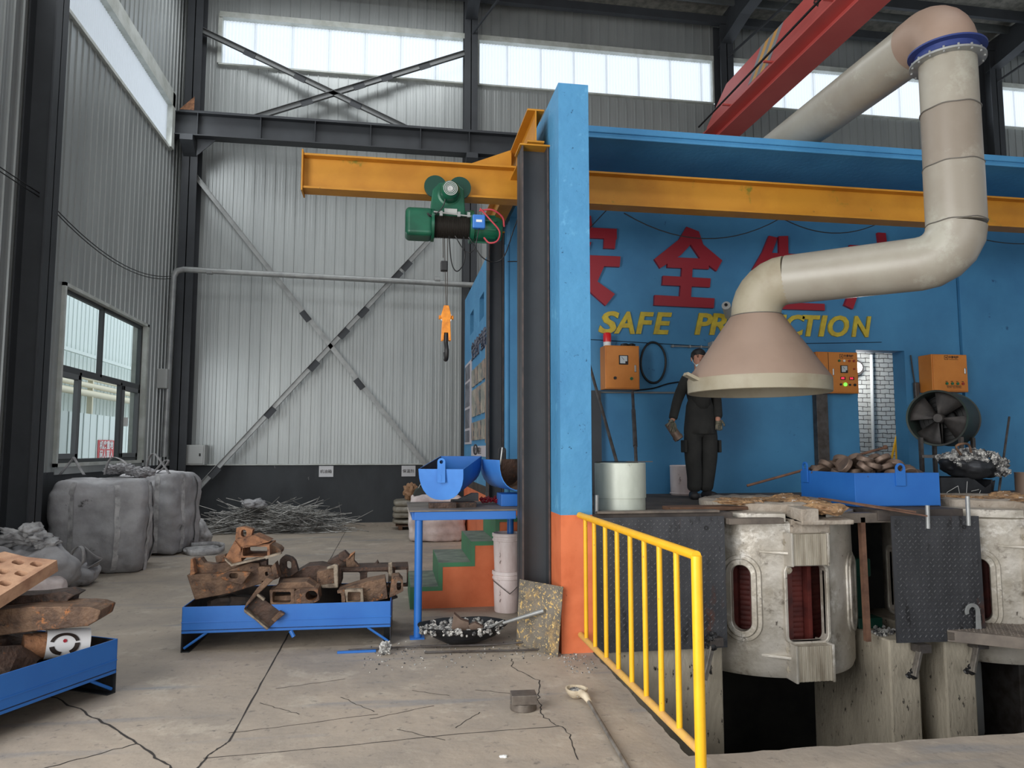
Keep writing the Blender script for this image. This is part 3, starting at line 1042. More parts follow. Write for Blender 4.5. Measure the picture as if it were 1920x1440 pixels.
for y in [15.9 - 1.5 * i for i in range(18)]:
    z = 12.62 + (YB + .3 - y) * (1.13 / 29.2)
    mb.box(-12, 28, y, y + .07, z - .20, z - .01)
struct(build(mb, 'trim_21', 'roof'))
# rear and right side of the hall, open at the gates
mb = MB()
mb.box(-12, -3.5, -12.2, -12, 0, 13.5)
mb.box(11, 28, -12.2, -12, 0, 13.5)
mb.box(-3.5, 11, -12.2, -12, 7.5, 13.5)
struct(build(mb, 'wall_rear', 'siding'))
mb = MB()
mb.box(25.8, 26, -12, 17, 0, 10)
mb.box(25.8, 26, -12, 17, 11.5, 14)
struct(build(mb, 'wall_right', 'siding'))

# drain pipe along the walls
mb = MB()
p = [(-4.72 + .12, 16.2, 1.45), (-4.60, 16.2, 5.30), (-4.55, 16.22, 5.47), (-4.40, 16.25, 5.50), (2.2, 16.25, 5.30)]
p = [(-4.60, 16.15, 1.55), (-4.56, 16.15, 5.32), (-4.50, 16.15, 5.44), (-4.36, 16.15, 5.48), (2.2, 16.15, 5.36)]
mb.tube(p, .062, 14)
for x in (-3.9, 0.9):
    mb.cyl((x, 16.15, 5.46), (x + .12, 16.15, 5.458), .068, seg=14)
tag(build(mb, 'pipe', 'galv', smooth=50), 'silver pipe running down the corner and across the back wall', 'pipe')
# cables on the left wall
mb = MB()
for dz in (0, .05):
    mb.tube(slackline((-4.55, 4.5, 5.1 + dz), (-4.55, 10.3, 4.97 + dz), .10, 12), .008, 5)
    mb.tube(slackline((-4.55, 10.3, 5.97 - 1.0 + dz), (-4.6, 16.4, 5.35 + dz), .35, 16), .008, 5)
tag(build(mb, 'cable', 'black'), 'black cable sagging along the left wall', 'cable')
mb = MB()
mb.box(-4.74, -4.55, 15.95, 16.12, 2.95, 3.35)
tag(build(mb, 'junction_box', 'grey_box', bevel=.01), 'small grey box on the left wall beside the pipe', 'box')
eb = thing('switch_box', 'pale grey metal switch box low on the back wall', 'electrical box', (-4.1, 16.6, 1.37))
mb = MB()
mb.box(-4.28, -3.90, 16.55, 16.8, 1.37, 1.80)
build(mb, 'body', 'grey_box', parent=eb, bevel=.01)
mb = MB()
mb.box(-4.25, -3.93, 16.53, 16.552, 1.40, 1.77)
build(mb, 'door', 'grey_box', parent=eb, bevel=.006)
mb = MB()
mb.box(-4.01, -3.98, 16.515, 16.535, 1.56, 1.62)
build(mb, 'lock', 'black', parent=eb)
for (x, s, lab) in ((-1.56, '机油箱', 'white paper notice on the dark dado above the scrap pile'), (.24, '保温剂', 'white paper notice on the dark dado beside the blue trough')):
    n_ = thing('paper_notice', lab, 'notice', (x + .15, 16.8, 1.1))
    mb = MB()
    mb.box(x, x + .31, 16.795, 16.80, 1.10, 1.34)
    build(mb, 'sheet', 'paper', parent=n_)
    text('lettering', s, .085, 'ink', n_, (x + .15, 16.79, 1.215), FACE_Y, .001)

# ================================================================ THE BLUE FURNACE PLATFORM BUILDING
BX = 1.43
mb = MB()
mb.mi = 1
mb.box(BX, 1.705, 6.17, 6.60, -.0, 1.145)
mb.mi = 0
mb.box(BX, 1.705, 6.17, 6.60, 1.145, 4.97)
mb.prism([(BX, 6.6, 4.97), (BX, 9.2, 4.97), (BX, 9.2, 4.60), (BX, 6.85, 4.60), (BX, 6.6, 4.35)], (.27, 0, 0))
struct(build(mb, 'wall_concrete_post', ['blue_wall', 'orange_paint']))
# slab roof
mb = MB()
mb.box(BX + .02, 16, 7.26, 9.2, 4.98, 5.10)
mb.box(BX + .02, 16, 7.24, 7.27, 5.03, 5.10)
struct(build(mb, 'ceiling_canopy', 'blue_slab', bevel=.008))
# text wall with the doorway
DX0, DX1, DZ = 6.12, 6.84, 3.03
mb = MB()
TY0, TY1 = 8.9, 9.14
mb.box(BX, DX0, TY0, TY1, 1.05, 4.98)
mb.box(DX1, 7.69, TY0, TY1, 1.05, 4.98)
mb.box(DX0, DX1, TY0, TY1, DZ, 4.98)
mb.box(7.71, 16, TY0 - .03, TY1, 1.05, 4.98)
mb.box(7.69, 7.71, TY0 + .03, TY1, 1.05, 4.98)
struct(build(mb, 'wall_platform', 'blue_back'))
# side wall with the posters
mb = MB()
slots = ((11.5, 12.1), (13.0, 13.6))
mb.mi = 1
mb.box(BX, 1.65, 9.2, 14.6, 0, 1.12)
mb.mi = 0
mb.box(BX, 1.65, 9.2, 14.6, 1.12, 3.82)
mb.box(BX, 1.65, 9.2, 14.6, 4.22, 4.70)
mb.box(BX, 1.65, 9.2, 11.5, 3.82, 4.22)
mb.box(BX, 1.65, 12.1, 13.0, 3.82, 4.22)
mb.box(BX, 1.65, 13.6, 14.6, 3.82, 4.22)
struct(build(mb, 'wall_stair', ['blue_wall', 'orange_paint']))
mb = MB()
mb.box(1.65, 16, 9.14, 14.6, 4.55, 4.68)
mb.box(1.65, 16, 14.4, 14.6, 0, 4.6)
struct(build(mb, 'ceiling_room', 'dark_pit'))
# blue conduit edge at the left end of the text wall
mb = MB()
mb.cyl((1.40, 8.92, 1.16), (1.40, 8.92, 4.25), .035, seg=10)
tag(build(mb, 'downpipe', 'blue_back', smooth=50), 'blue painted vertical pipe at the left end of the text wall', 'pipe')
# brick room seen through the doorway
mb = MB()
mb.box(5.2, 9.5, 10.6, 10.7, 1.1, 4.5)
mb.box(5.1, 5.2, 9.15, 10.7, 1.1, 4.5)
struct(build(mb, 'wall_brick', 'brick', origin=(0, 0, 0)))
mb = MB()
mb.box(BX, 16, 8.0, 14.4, 1.0, 1.147)
mb.box(1.71, 3.0, 6.2, 8.0, 1.05, 1.147)
mb.box(1.45, 1.71, 6.62, 8.0, 1.05, 1.147)
mb.box(3.0, 3.25, 7.1, 7.55, 1.08, 1.147)
mb.box(4.42, 5.30, 6.2, 8.0, 1.05, 1.147)
mb.box(3.0, 4.42, 7.55, 8.0, 1.05, 1.147)
mb.box(5.30, 6.95, 7.55, 8.0, 1.05, 1.147)
mb.box(6.95, 16, 6.2, 8.0, 1.05, 1.147)
struct(build(mb, 'floor_platform', 'deck', bevel=.005))
lb = thing('bulkhead_lamp', 'lit white lamp on the brick wall inside the doorway', 'lamp', (6.55, 10.5, 2.75))
M['lamp_lit'] = mat('lit_lamp', (1, 1, 1, 1), 0.4, emit=(1, 1, 1, 1), estr=14)
mb = MB()
mb.rock((7.16, 10.42, 2.98), (.10, .05, .085), 1, 3, 0)
build(mb, 'lamp_glass', 'lamp_lit', parent=lb, smooth=60)
mb = MB()
mb.cyl((7.20, 10.59, 2.98), (7.20, 10.46, 2.98), .12, seg=18)
build(mb, 'base', 'fan', parent=lb, smooth=40)
pl = bpy.data.lights.new('lamp_light', 'POINT')
pl.energy = 26
pl.shadow_soft_size = .1
po = bpy.data.objects.new('lamp_light', pl)
COL.objects.link(po)
po.location = (7.0, 10.1, 2.98)
mb = MB()
mb.cyl((7.46, 10.52, 1.5), (7.50, 10.52, 3.2), .025, seg=10)
tag(build(mb, 'conduit', 'pale'), 'white vertical conduit on the brick wall beyond the doorway', 'pipe')
mb = MB()
mb.tube([(6.90, 9.5, 1.15), (7.10, 9.5, 1.85), (7.10, 9.5, 1.15)], .022, 8)
tag(build(mb, 'stair_rail', 'yellow_rail'), 'yellow sloping handrail inside the doorway', 'railing')

# raised lettering
TF = TY0 - .02


def glyph(name, label, strokes, parent=None):
    mb = MB()
    for k, s in enumerate(strokes):
        mb.prism([(x, TY0 - .045 - .0012 * k, z) for x, z in s], (0, .043 + .0012 * k, 0))
    return tag(build(mb, name, 'letter_red'), label, 'lettering', 'red characters on the blue wall')


def GQ(px, py):
    """point of the lettering on the wall: photo crop grid (3.6 mm a step) to wall metres"""
    # the crop of the character was measured on the wall plane y = 8.9
    return (3.30 + (px - 738) * 0.001395 + 0, 3.53 + (1000 - py) * 0.001380)


q = [[(740, 560), (985, 360), (1060, 235), (1180, 275), (1130, 370), (1000, 510), (795, 645)],
     [(1110, 290), (1180, 275), (1220, 400), (1405, 545), (1345, 650), (1190, 540), (1090, 395), (1060, 330)],
     [(865, 535), (1270, 535), (1270, 635), (865, 635)],
     [(1010, 600), (1112, 600), (1085, 940), (975, 940)],
     [(820, 715), (1285, 722), (1275, 808), (812, 803)],
     [(737, 900), (1318, 912), (1308, 1005), (730, 997)]]
glyph('red_character', 'red character quan, second of the large raised characters on the blue wall', [[GQ(*p) for p in s] for s in q])


def GA(px, py):
    return (2.44 + (px - 140) * 0.00142, 3.53 + (1000 - py) * 0.001380)


q = [[(-150, 290), (398, 290), (398, 388), (-150, 388)],
     [(285, 300), (400, 290), (378, 480), (275, 480)],
     [(-170, 300), (-60, 300), (-80, 480), (-180, 480)],
     [(40, 180), (160, 180), (172, 300), (60, 300)],
     [(-220, 552), (430, 550), (420, 648), (-220, 650)],
     [(40, 400), (160, 430), (60, 720), (-60, 830), (-110, 760)],
     [(170, 620), (280, 640), (210, 800), (60, 930), (-160, 1010), (-190, 920), (40, 820)],
     [(-20, 740), (60, 700), (220, 800), (372, 905), (285, 1015), (140, 890)]]
glyph('red_character', 'red character an, leftmost large raised character, partly behind the blue concrete post', [[GA(*p) for p in s] for s in q])
X0, Z0 = 4.6, 3.50
q = [[(.30, 1.02), (.42, 1.00), (.32, .76), (.16, .50), (.05, .56), (.20, .80)],
     [(.28, .70), (1.02, .70), (1.02, .79), (.28, .79)],
     [(.44, 1.02), (.57, 1.03), (.55, .05), (.42, .05)],
     [(.18, .42), (.92, .42), (.92, .51), (.18, .51)],
     [(.0, .04), (1.06, .04), (1.06, .13), (.0, .13)]]
glyph('red_character', 'red character sheng, third large raised character, mostly hidden by the grey duct', [[(X0 + x, Z0 + z) for x, z in s] for s in q])
X0, Z0 = 5.95, 3.52
q = [[(.12, .84), (1.06, .84), (1.06, .93), (.12, .93)],
     [(.56, .9), (.68, .9), (.66, 1.12), (.54, 1.12)],
     [(.32, .80), (.42, .84), (.48, .70), (.38, .66)],
     [(.78, .84), (.88, .80), (.80, .64), (.70, .68)],
     [(.14, .54), (1.06, .54), (1.06, .63), (.14, .63)],
     [(.14, .62), (.27, .62), (.24, .34), (.12, .05), (.0, .10), (.12, .36)]]
glyph('red_character', 'red character chan, rightmost large raised character, mostly behind the duct', [[(X0 + x, Z0 + z) for x, z in s] for s in q])

# yellow English letters
LET = [('S', 2.66), ('A', 2.90), ('F', 3.13), ('E', 3.37), ('P', 3.93), ('R', 4.15), ('O', 4.42), ('D', 4.70), ('U', 4.95), ('C', 5.20), ('T', 5.42), ('I', 5.61),
       ('O', 5.84), ('N', 6.18)]
wv = {'S': .22, 'A': .22, 'F': .19, 'E': .20, 'P': .20, 'R': .21, 'O': .25, 'D': .22, 'U': .22, 'C': .23, 'T': .21, 'I': .09, 'N': .24}
whole = 'raised yellow letter %s of %s on the blue wall'
seen_o = 0
for i, (ch, x) in enumerate(LET):
    wd = 'the word SAFE' if i < 4 else 'the word PRODUCTION'
    lab = whole % (ch, wd)
    if ch == 'O':
        lab = 'raised yellow letter O after the R of PRODUCTION, hidden behind the hood' if seen_o == 0 else 'raised yellow letter O between I and N of PRODUCTION'
        seen_o += 1
    zc = 3.285 + (x - 2.66) * .012
    o = text('yellow_letter', ch, .385, 'letter_yellow', None, (x, TY0 - .012, zc), FACE_Y, .014, .011, .22, wv[ch] * 1.02 + .05)
    tag(o, lab, 'lettering', 'yellow letters on the blue wall')


# posters on the side wall
def wall_pic(y0, y1, z0, z1, m, name, label, cat, group=None, fr=None):
    mb = MB()
    mb.box(BX - .025, BX - .002, y0, y1, z0, z1)
    return tag(build(mb, name, m), label, cat, group)


rows = ((2.80, 3.10, ((11.17, 11.58), (11.72, 12.1), (12.2, 12.58), (12.72, 13.08)), 'top'),
        (2.27, 2.74, ((11.17, 11.68), (11.85, 12.35), (12.5, 13.05)), 'middle'),
        (1.86, 2.17, ((11.17, 11.58), (11.72, 12.1), (12.2, 12.58), (12.72, 13.08)), 'bottom'))
ordn = {4: ('nearest', 'second nearest', 'second farthest', 'farthest'), 3: ('nearest', 'middle', 'farthest')}
for z0, z1, ys, nm in rows:
    for k, (y0, y1) in enumerate(ys):
        wall_pic(y0, y1, z0, z1, ('photo_a', 'photo_b')[(k + len(nm)) % 2], 'framed_photo',
                 'small photo print on the blue side wall, %s of the %s row' % (ordn[len(ys)][k], nm), 'photo', 'photo prints on the blue side wall')
bd = thing('notice_board', 'tall dark notice board at the far end of the blue side wall', 'board', (BX, 13.8, 1.8))
mb = MB()
mb.box(BX - .02, BX - .002, 13.2, 14.3, 1.80, 3.33)
build(mb, 'frame', 'board_pale', parent=bd)
for z0, z1 in ((3.0, 3.28), (2.5, 2.95), (2.1, 2.45), (1.84, 2.05)):
    mb = MB()
    mb.box(BX - .026, BX - .018, 13.42, 14.26, z0, z1)
    build(mb, 'panel', 'photo_dark', parent=bd)
mb = MB()
mb.box(BX - .03, BX - .002, 10.86, 11.08, 1.80, 3.28)
tag(build(mb, 'display_board', 'duct_brown'), 'narrow pinkish upright board next to the photo prints', 'board')
mb = MB()
mb.box(BX - .03, BX - .002, 10.72, 10.82, 1.75, 3.2)
tag(build(mb, 'display_board', 'photo_dark'), 'narrow dark upright board right beside the steel column', 'board')
tt = thing('wall_title', 'row of small dark Chinese characters above the photo prints', 'lettering', (BX, 12, 3.4))
text('lettering', '安全生产宣传', .34, 'photo_dark', tt, (BX - .012, 12.15, 3.42), FACE_X, .012, .004)
for z0, z1, lab, s in ((1.59, 1.76, 'pale notice strip below the photo prints, upper one', '安全第一预防为主'), (1.42, 1.54, 'pale notice strip below the photo prints, lower one', '遵章守纪')):
    nn = thing('notice_strip', lab, 'notice', (BX, 12, z0))
    mb = MB()
    mb.box(BX - .015, BX - .002, 11.15, 13.15, z0, z1)
    build(mb, 'sheet', 'board_pale', parent=nn)
    text('lettering', s, .12, 'ink', nn, (BX - .018, 12.15, (z0 + z1) / 2), FACE_X, .001)

# stairs
mb = MB()
steps = ((.23, .23), (.53, .48), (.88, .70), (1.15, .95))
xe = BX
ys0, ys1 = 8.12, 9.2
for i, (x, z) in enumerate(steps):
    x1 = steps[i + 1][0] if i < 3 else xe
    zp_ = steps[i - 1][1] if i else 0
    mb.mi = 1
    mb.box(x, x1, ys0, ys1, 0, z - .012)
    mb.mi = 0
    mb.box(x, x1, ys0, ys1, z - .012, z)
    mb.mi = 2
    mb.box(x - .006, x, ys0, ys1, zp_, z)
    mb.box(x + .04, x1 + (.04 if i < 3 else 0), ys0 - .006, ys0, z - .045, z)
    mb.box(x - .006, x + .04, ys0 - .006, ys0, zp_, z)
tag(build(mb, 'stairs', ['stair_top', 'orange_paint', 'stair_green'], origin=(.8, 8.6, 0)), 'concrete steps with green edges and orange side, behind the blue table', 'stairs')
# side wall of the platform under the deck left edge
mb = MB()
mb.box(BX, 1.70, 8.12, 9.2, 0, 1.146)
struct(build(mb, 'wall_platform_side', 'orange_paint'))

# ================================================================ MONORAIL HOIST
def steelcol(x0, x1, y0, y1, z1, lab, z0=0):
    t = thing('steel_column', lab, 'column', ((x0 + x1) / 2, (y0 + y1) / 2, z0))
    mb = MB()
    mb.box(x0, x0 + .014, y0, y1, z0, z1)
    mb.box(x1 - .014, x1, y0, y1, z0, z1)
    mb.box(x0, x1, (y0 + y1) / 2 - .006, (y0 + y1) / 2 + .006, z0, z1)
    build(mb, 'shaft', 'steel_dark', parent=t)
    mb = MB()
    mb.box(x0 - .02, x1 + .02, y0 - .02, y1 + .02, z1, z1 + .015)
    build(mb, 'cap_plate', 'yellow_beam', parent=t)
    mb = MB()
    mb.box(x0 - .001, x0 + .015, y0 - .003, y0, z0, z1)
    mb.box(x1 - .015, x1 + .001, y0 - .003, y0, z0, z1)
    build(mb, 'flange_edge', 'steel_rustedge', parent=t)
    return t


steelcol(1.165, 1.42, 6.55, 6.81, 4.53, 'dark grey steel column beside the blue concrete post')
steelcol(1.22, 1.42, 9.34, 9.56, 4.53, 'dark grey steel column in front of the blue side wall posters')
mr = thing('monorail_frame', 'ochre yellow overhead monorail beam with cross girder', 'beam', (1.3, 7.6, 4.3))
mb = MB()
mb.ibeam((-.91, 7.5, 4.49), (13, 7.5, 4.49), .36, .20, .012, .02)
build(mb, 'rail_beam', 'yellow_beam', parent=mr)
mb = MB()
mb.box(-.925, -.91, 7.38, 7.62, 4.28, 4.70)
build(mb, 'end_plate', 'yellow_beam', parent=mr)
mb = MB()
mb.ibeam((1.29, 6.5, 4.71), (1.29, 9.7, 4.71), .32, .16, .012, .016)
build(mb, 'cross_girder', 'yellow_beam', parent=mr)
mb = MB()
mb.prism([(.72, 7.49, 4.675), (1.22, 7.49, 4.675), (1.22, 7.49, 4.88)], (0, .012, 0))
build(mb, 'gusset', 'yellow_beam', parent=mr)

HX, HY = .53, 7.33
h = thing('electric_hoist', 'green electric wire rope hoist hanging from the yellow beam', 'hoist', (HX, HY, 4.2))
mb = MB()
for x in (HX - .12, HX + .13):
    mb.lathe([(0, -.03), (.115, -.03), (.115, 0), (.10, .004), (.095, -.008), (0, -.008)], (x, 7.37, 4.38), 28, 'y')
build(mb, 'wheel', 'green_dark', parent=h, smooth=35)
mb = MB()
mb.prism([(HX - .18, 7.33, 4.06), (HX + .19, 7.33, 4.06), (HX + .17, 7.33, 4.36), (HX + .10, 7.33, 4.42), (HX - .08, 7.33, 4.42), (HX - .15, 7.33, 4.34)], (0, .03, 0))
mb.box(HX - .15, HX + .15, 7.36, 7.66, 4.06, 4.12)
mb.prism([(HX - .15, 7.64, 4.06), (HX + .15, 7.64, 4.06), (HX + .12, 7.64, 4.40), (HX - .12, 7.64, 4.40)], (0, .02, 0))
build(mb, 'trolley', 'green', parent=h, bevel=.01)
mb = MB()
mb.lathe([(0, -.16), (.07, -.16), (.09, -.14), (.10, -.10), (.10, 0), (.12, .01), (.12, .04)], (HX + .02, 7.32, 4.30), 26, 'y')
build(mb, 'travel_motor', 'green', parent=h, smooth=35)
mb = MB()
mb.lathe([(0, -.162), (.022, -.166), (.03, -.162)], (HX + .02, 7.318, 4.30), 20, 'y')
for k in range(3):
    mb.lathe([(.035 + k * .015, -.164), (.042 + k * .015, -.164)], (HX + .02, 7.318, 4.30), 24, 'y')
build(mb, 'fan_grille', 'grey_box', parent=h)
hz, hy = 4.00, 7.42
mb = MB()
mb.box(HX - .42, HX - .14, hy - .14, hy + .14, hz - .15, hz + .14)
build(mb, 'gearbox', 'green', parent=h, bevel=.045, bseg=4)
mb = MB()
mb.lathe([(.0, 0), (.17, 0), (.17, .03), (.10, .03)], (HX - .16, hy, hz - .005), 32, 'x')
mb.lathe([(.12, .0), (.17, 0), (.17, .04), (.12, .04), (.0, .04)], (HX + .235, hy, hz - .005), 32, 'x')
mb.box(HX - .15, HX + .25, hy - .06, hy + .06, hz + .10, hz + .14)
build(mb, 'drum_flange', 'green', parent=h, smooth=35)
mb = MB()
pr = []
x = -.14
while x < .23:
    pr += [(.118, x), (.128, x + .005), (.118, x + .011)]
    x += .0125
mb.lathe(pr, (HX, hy, hz - .01), 30, 'x')
build(mb, 'rope_drum', 'rope', parent=h)
mb = MB()
mb.lathe([(0, 0), (.13, 0), (.135, .12), (.13, .26), (.11, .30), (0, .31)], (HX + .27, hy, hz - .02), 28, 'x')
for k in range(10):
    a = k * 36
    rr = Matrix.Rotation(R(a), 3, 'X')
    c = V((HX + .40, hy, hz - .02))
    mb.box(c.x - .11, c.x + .10, c.y - .006, c.y + .006, c.z + .12, c.z + .15, rot=rr, piv=c)
build(mb, 'hoist_motor', 'green', parent=h, smooth=35)
mb = MB()
mb.box(HX + .25, HX + .38, hy - .20, hy - .13, hz - .07, hz + .07)
build(mb, 'control_box', 'box_blue', parent=h, bevel=.012)
mb = MB()
mb.box(HX + .285, HX + .345, hy - .203, hy - .2, hz - .01, hz + .015)
build(mb, 'box_label', 'pale', parent=h)
mb = MB()
mb.cyl((HX - .14, hy - .15, hz + .09), (HX + .24, hy - .15, hz + .06), .008, seg=8)
for x in (-.08, .10, .2):
    mb.box(HX + x, HX + x + .03, hy - .16, hy - .13, hz + .05, hz + .10)
build(mb, 'limit_rod', 'galv', parent=h)
mb = MB()
mb.box(HX - .03, HX + .10, 7.315, 7.322, 4.095, 4.145)
build(mb, 'name_plate', 'grey_box', parent=h)
mb = MB()
mb.tube(curve_pts([(HX + .32, hy - .16, hz + .12), (HX + .45, hy - .18, hz + .13), (HX + .56, hy - .15, hz + .07), (HX + .585, hy - .12, hz - .02)]), .010, 8)
mb.tube(curve_pts([(HX + .33, hy - .17, hz + .14), (HX + .42, hy - .22, hz + .02), (HX + .52, hy - .22, hz - .10), (HX + .50, hy - .22, hz - .20), (HX + .42, hy - .2, hz - .22),
                   (HX + .37, hy - .17, hz - .16)]), .009, 8)
build(mb, 'red_wire', 'red_cable', parent=h, smooth=60)
mb = MB()
mb.tube(curve_pts([(HX + .08, hy - .12, hz - .14), (HX + .18, hy - .14, hz - .30), (HX + .27, hy - .14, hz - .28), (HX + .32, hy - .17, hz - .07)]), .006, 6)
mb.tube(curve_pts([(HX + .22, hy - .1, hz - .14), (HX + .38, hy - .1, hz - .36), (HX + .58, hy + .0, hz - .33), (HX + .72, hy + .1, hz + .02), (HX + .78, hy + .1, hz + .2)]), .006, 6)
mb.tube(curve_pts([(HX + .02, hy - .1, hz - .14), (HX + .05, hy - .1, hz - .42), (HX + .11, hy - .1, hz - .50), (HX + .18, hy - .1, hz - .38), (HX + .17, hy - .1, hz - .14)]), .006, 6)
mb.tube(curve_pts([(HX - .10, 7.31, 4.10), (HX - .17, 7.28, 4.04), (HX - .20, 7.27, 4.07), (HX - .14, 7.27, 4.05), (HX - .05, 7.25, 4.14), (HX - .01, 7.22, 4.28)]), .006, 6)
build(mb, 'black_wire', 'black', parent=h, smooth=60)
mb = MB()
for dx in (-.02, .015):
    mb.cyl((HX + dx, hy, hz - .12), (HX + .01 + dx * .3, hy, 3.12), .0045, seg=6)
mb.cyl((HX - .035, hy, hz - .12), (HX - .03, hy, 3.66), .004, seg=6)
build(mb, 'wire_rope', 'rope', parent=h)
mb = MB()
mb.box(HX - .055, HX + .015, hy - .04, hy + .04, 3.52, 3.62)
build(mb, 'counterweight', 'black', parent=h, bevel=.008)
mb = MB()
for dy in (-.035, .025):
    mb.prism([(HX - .045, hy + dy, 2.80), (HX - .035, hy + dy, 3.00), (HX - .05, hy + dy, 3.05), (HX - .02, hy + dy, 3.16), (HX + .03, hy + dy, 3.16), (HX + .055, hy + dy, 3.05),
              (HX + .045, hy + dy, 3.0), (HX + .055, hy + dy, 2.80), (HX + .03, hy + dy, 2.80), (HX + .025, hy + dy, 2.88), (HX - .015, hy + dy, 2.88), (HX - .02, hy + dy, 2.80)], (0, .012, 0))
mb.cyl((HX - .07, hy, 3.04), (HX + .08, hy, 3.04), .022, seg=12)
build(mb, 'hook_block', 'orange_hook', parent=h, bevel=.004)
mb = MB()
mb.lathe([(0, -.012), (.06, -.012), (.06, .012), (0, .012)], (HX + .005, hy, 3.04), 20, 'y')
build(mb, 'sheave', 'chrome', parent=h)
mb = MB()
mb.tube(curve_pts([(HX + .005, hy, 2.88), (HX + .005, hy, 2.78), (HX + .01, hy - .03, 2.71), (HX + .01, hy - .01, 2.63), (HX + .005, hy + .05, 2.62), (HX, hy + .075, 2.69)], 6),
        [.022] * 12 + [.024] * 12 + [.016] * 7, 10)
build(mb, 'hook', 'black', parent=h, smooth=60)
# festoon cables on the monorail
for pts_, lab in ((slackline((2.5, 7.62, 4.30), (4.35, 7.62, 4.33), .26, 14), 'black cable loop hanging below the yellow beam over the character quan'),
                  (slackline((4.4, 7.62, 4.33), (5.6, 7.62, 4.34), .14, 12), 'shallow black cable loop below the yellow beam, just left of the duct'),
                  (curve_pts([(1.2, 7.62, 3.7), (1.8, 7.62, 3.75), (2.1, 7.62, 4.1), (2.3, 7.62, 4.32)]), 'black cable rising to the yellow beam right beside the blue concrete post'),
                  (slackline((6.6, 7.62, 4.3), (8.2, 7.62, 4.3), .12, 12), 'black cable loop below the yellow beam at the right edge, beyond the duct')):
    mb = MB()
    mb.tube(pts_, .006, 6)
    tag(build(mb, 'festoon_cable', 'black'), lab, 'cable')

# ================================================================ RED TRAVELLING CRANE
cr = thing('bridge_crane', 'red overhead travelling crane girder above the blue roof', 'crane', (7.5, 5, 9))
cx0, cx1, cz0, cz1 = 7.22, 7.80, 9.10, 9.78
mb = MB()
mb.prism([(cx0, 15.75, cz0), (cx0, 15.75, cz0 + .15), (cx0, 14.7, cz1), (cx0, -6, cz1), (cx0, -6, cz0)], (cx1 - cx0, 0, 0))
build(mb, 'girder', 'red_crane', parent=cr, bevel=.01)
mb = MB()
mb.box(cx0 - .10, cx1 + .10, -6, 15.8, cz0 - .03, cz0)
mb.box(cx0 + .20, cx1 - .06, -6, 15.8, cz0 - .16, cz0 - .03)
mb.box(cx0 + .12, cx1 + .06, -6, 15.8, cz0 - .18, cz0 - .16)
build(mb, 'bottom_flange', 'red_crane', parent=cr, bevel=.004)
mb = MB()
mb.cyl((cx0 - .22, 15.7, cz0 + .12), (cx0 - .22, -6, cz0 + .12), .022, seg=8)
build(mb, 'conductor_rail', 'black', parent=cr)
for y in (14.4, 12.6, 10.6, 8.4):
    mb = MB()
    mb.box(cx0 - .24, cx0 + .02, y, y + .05, cz0 + .04, cz0 + .07)
    build(mb, 'bracket', 'red_crane', parent=cr)
for k, (y0, mm) in enumerate(((13.55, 'stripe_grey'), (13.38, 'stripe_yellow'), (13.21, 'stripe_grey'), (13.04, 'stripe_yellow'), (12.87, 'stripe_grey'))):
    mb = MB()
    mb.prism([(cx0 - .004, y0, cz0 + .14), (cx0 - .004, y0 + .17, cz0 + .14), (cx0 - .004, y0 + .17 - .6, cz1 - .01), (cx0 - .004, y0 - .6, cz1 - .01)], (.004, 0, 0))
    build(mb, 'stripe', mm, parent=cr)
mb = MB()
Yl, Zl = 11.15, 9.52
mb.ring([(cx0 - .004, Yl + a * .0, Zl) for a in ()] or [(cx0 - .006, Yl - .13, Zl), (cx0 - .006, Yl, Zl + .15), (cx0 - .006, Yl + .13, Zl), (cx0 - .006, Yl, Zl - .15)],
        [(cx0 - .006, Yl - .09, Zl), (cx0 - .006, Yl, Zl + .11), (cx0 - .006, Yl + .09, Zl), (cx0 - .006, Yl, Zl - .11)], (.004, 0, 0))
mb.box(cx0 - .006, cx0, Yl - .07, Yl + .07, Zl - .012, Zl + .012)
mb.box(cx0 - .006, cx0, Yl - .012, Yl + .012, Zl - .08, Zl + .08)
build(mb, 'emblem', 'ink', parent=cr)
text('lettering', 'IOP', .36, 'ink', cr, (cx0 - .006, 10.55, 9.52), FACE_X, .002, .008)

# ================================================================ EXHAUST HOOD AND DUCT
RD = .235
hx, hyy = 3.52, 6.66
vx, vy = 4.80, 5.52
zh = 3.33
hd = thing('exhaust_hood', 'large grey fume extraction duct with conical hood over the furnace', 'exhaust hood', (hx, hyy, 2.25))
mb = MB()
mb.lathe([(.665, 2.245), (.672, 2.25), (.672, 2.375), (.660, 2.38), (.660, 2.25), (.665, 2.245)], (hx, hyy, 0), 56)
mb.box(hx - .66, hx - .64, hyy - .02, hyy + .02, 2.245, 2.25)
build(mb, 'hood_rim', 'hood_band', parent=hd, smooth=40)
mb = MB()
mb.lathe([(.668, 2.37), (.668, 2.385), (RD + .02, 2.99), (RD + .012, 3.0), (.65, 2.38)], (hx, hyy, 0), 56)
build(mb, 'hood_cone', 'duct_brown', parent=hd, smooth=40)
mb = MB()
mb.box(hx - .78, hx - .64, hyy - .12, hyy - .02, 2.37, 2.40, rot=Matrix.Rotation(R(25), 3, 'Y'))
build(mb, 'lifting_lug', 'hood_band', parent=hd)


def bend(p, d0, d1, rad, n):
    """mitred elbow centreline starting at p, heading d0, ending heading d1"""
    d0, d1 = V(d0).normalized(), V(d1).normalized()
    ax = d0.cross(d1).normalized()
    ang = d0.angle(d1)
    c = V(p) + ax.cross(d0) * rad
    out_ = []
    for i in range(n + 1):
        a = ang * i / n
        out_.append(c + Matrix.Rotation(a, 3, ax) @ (V(p) - c))
    return out_


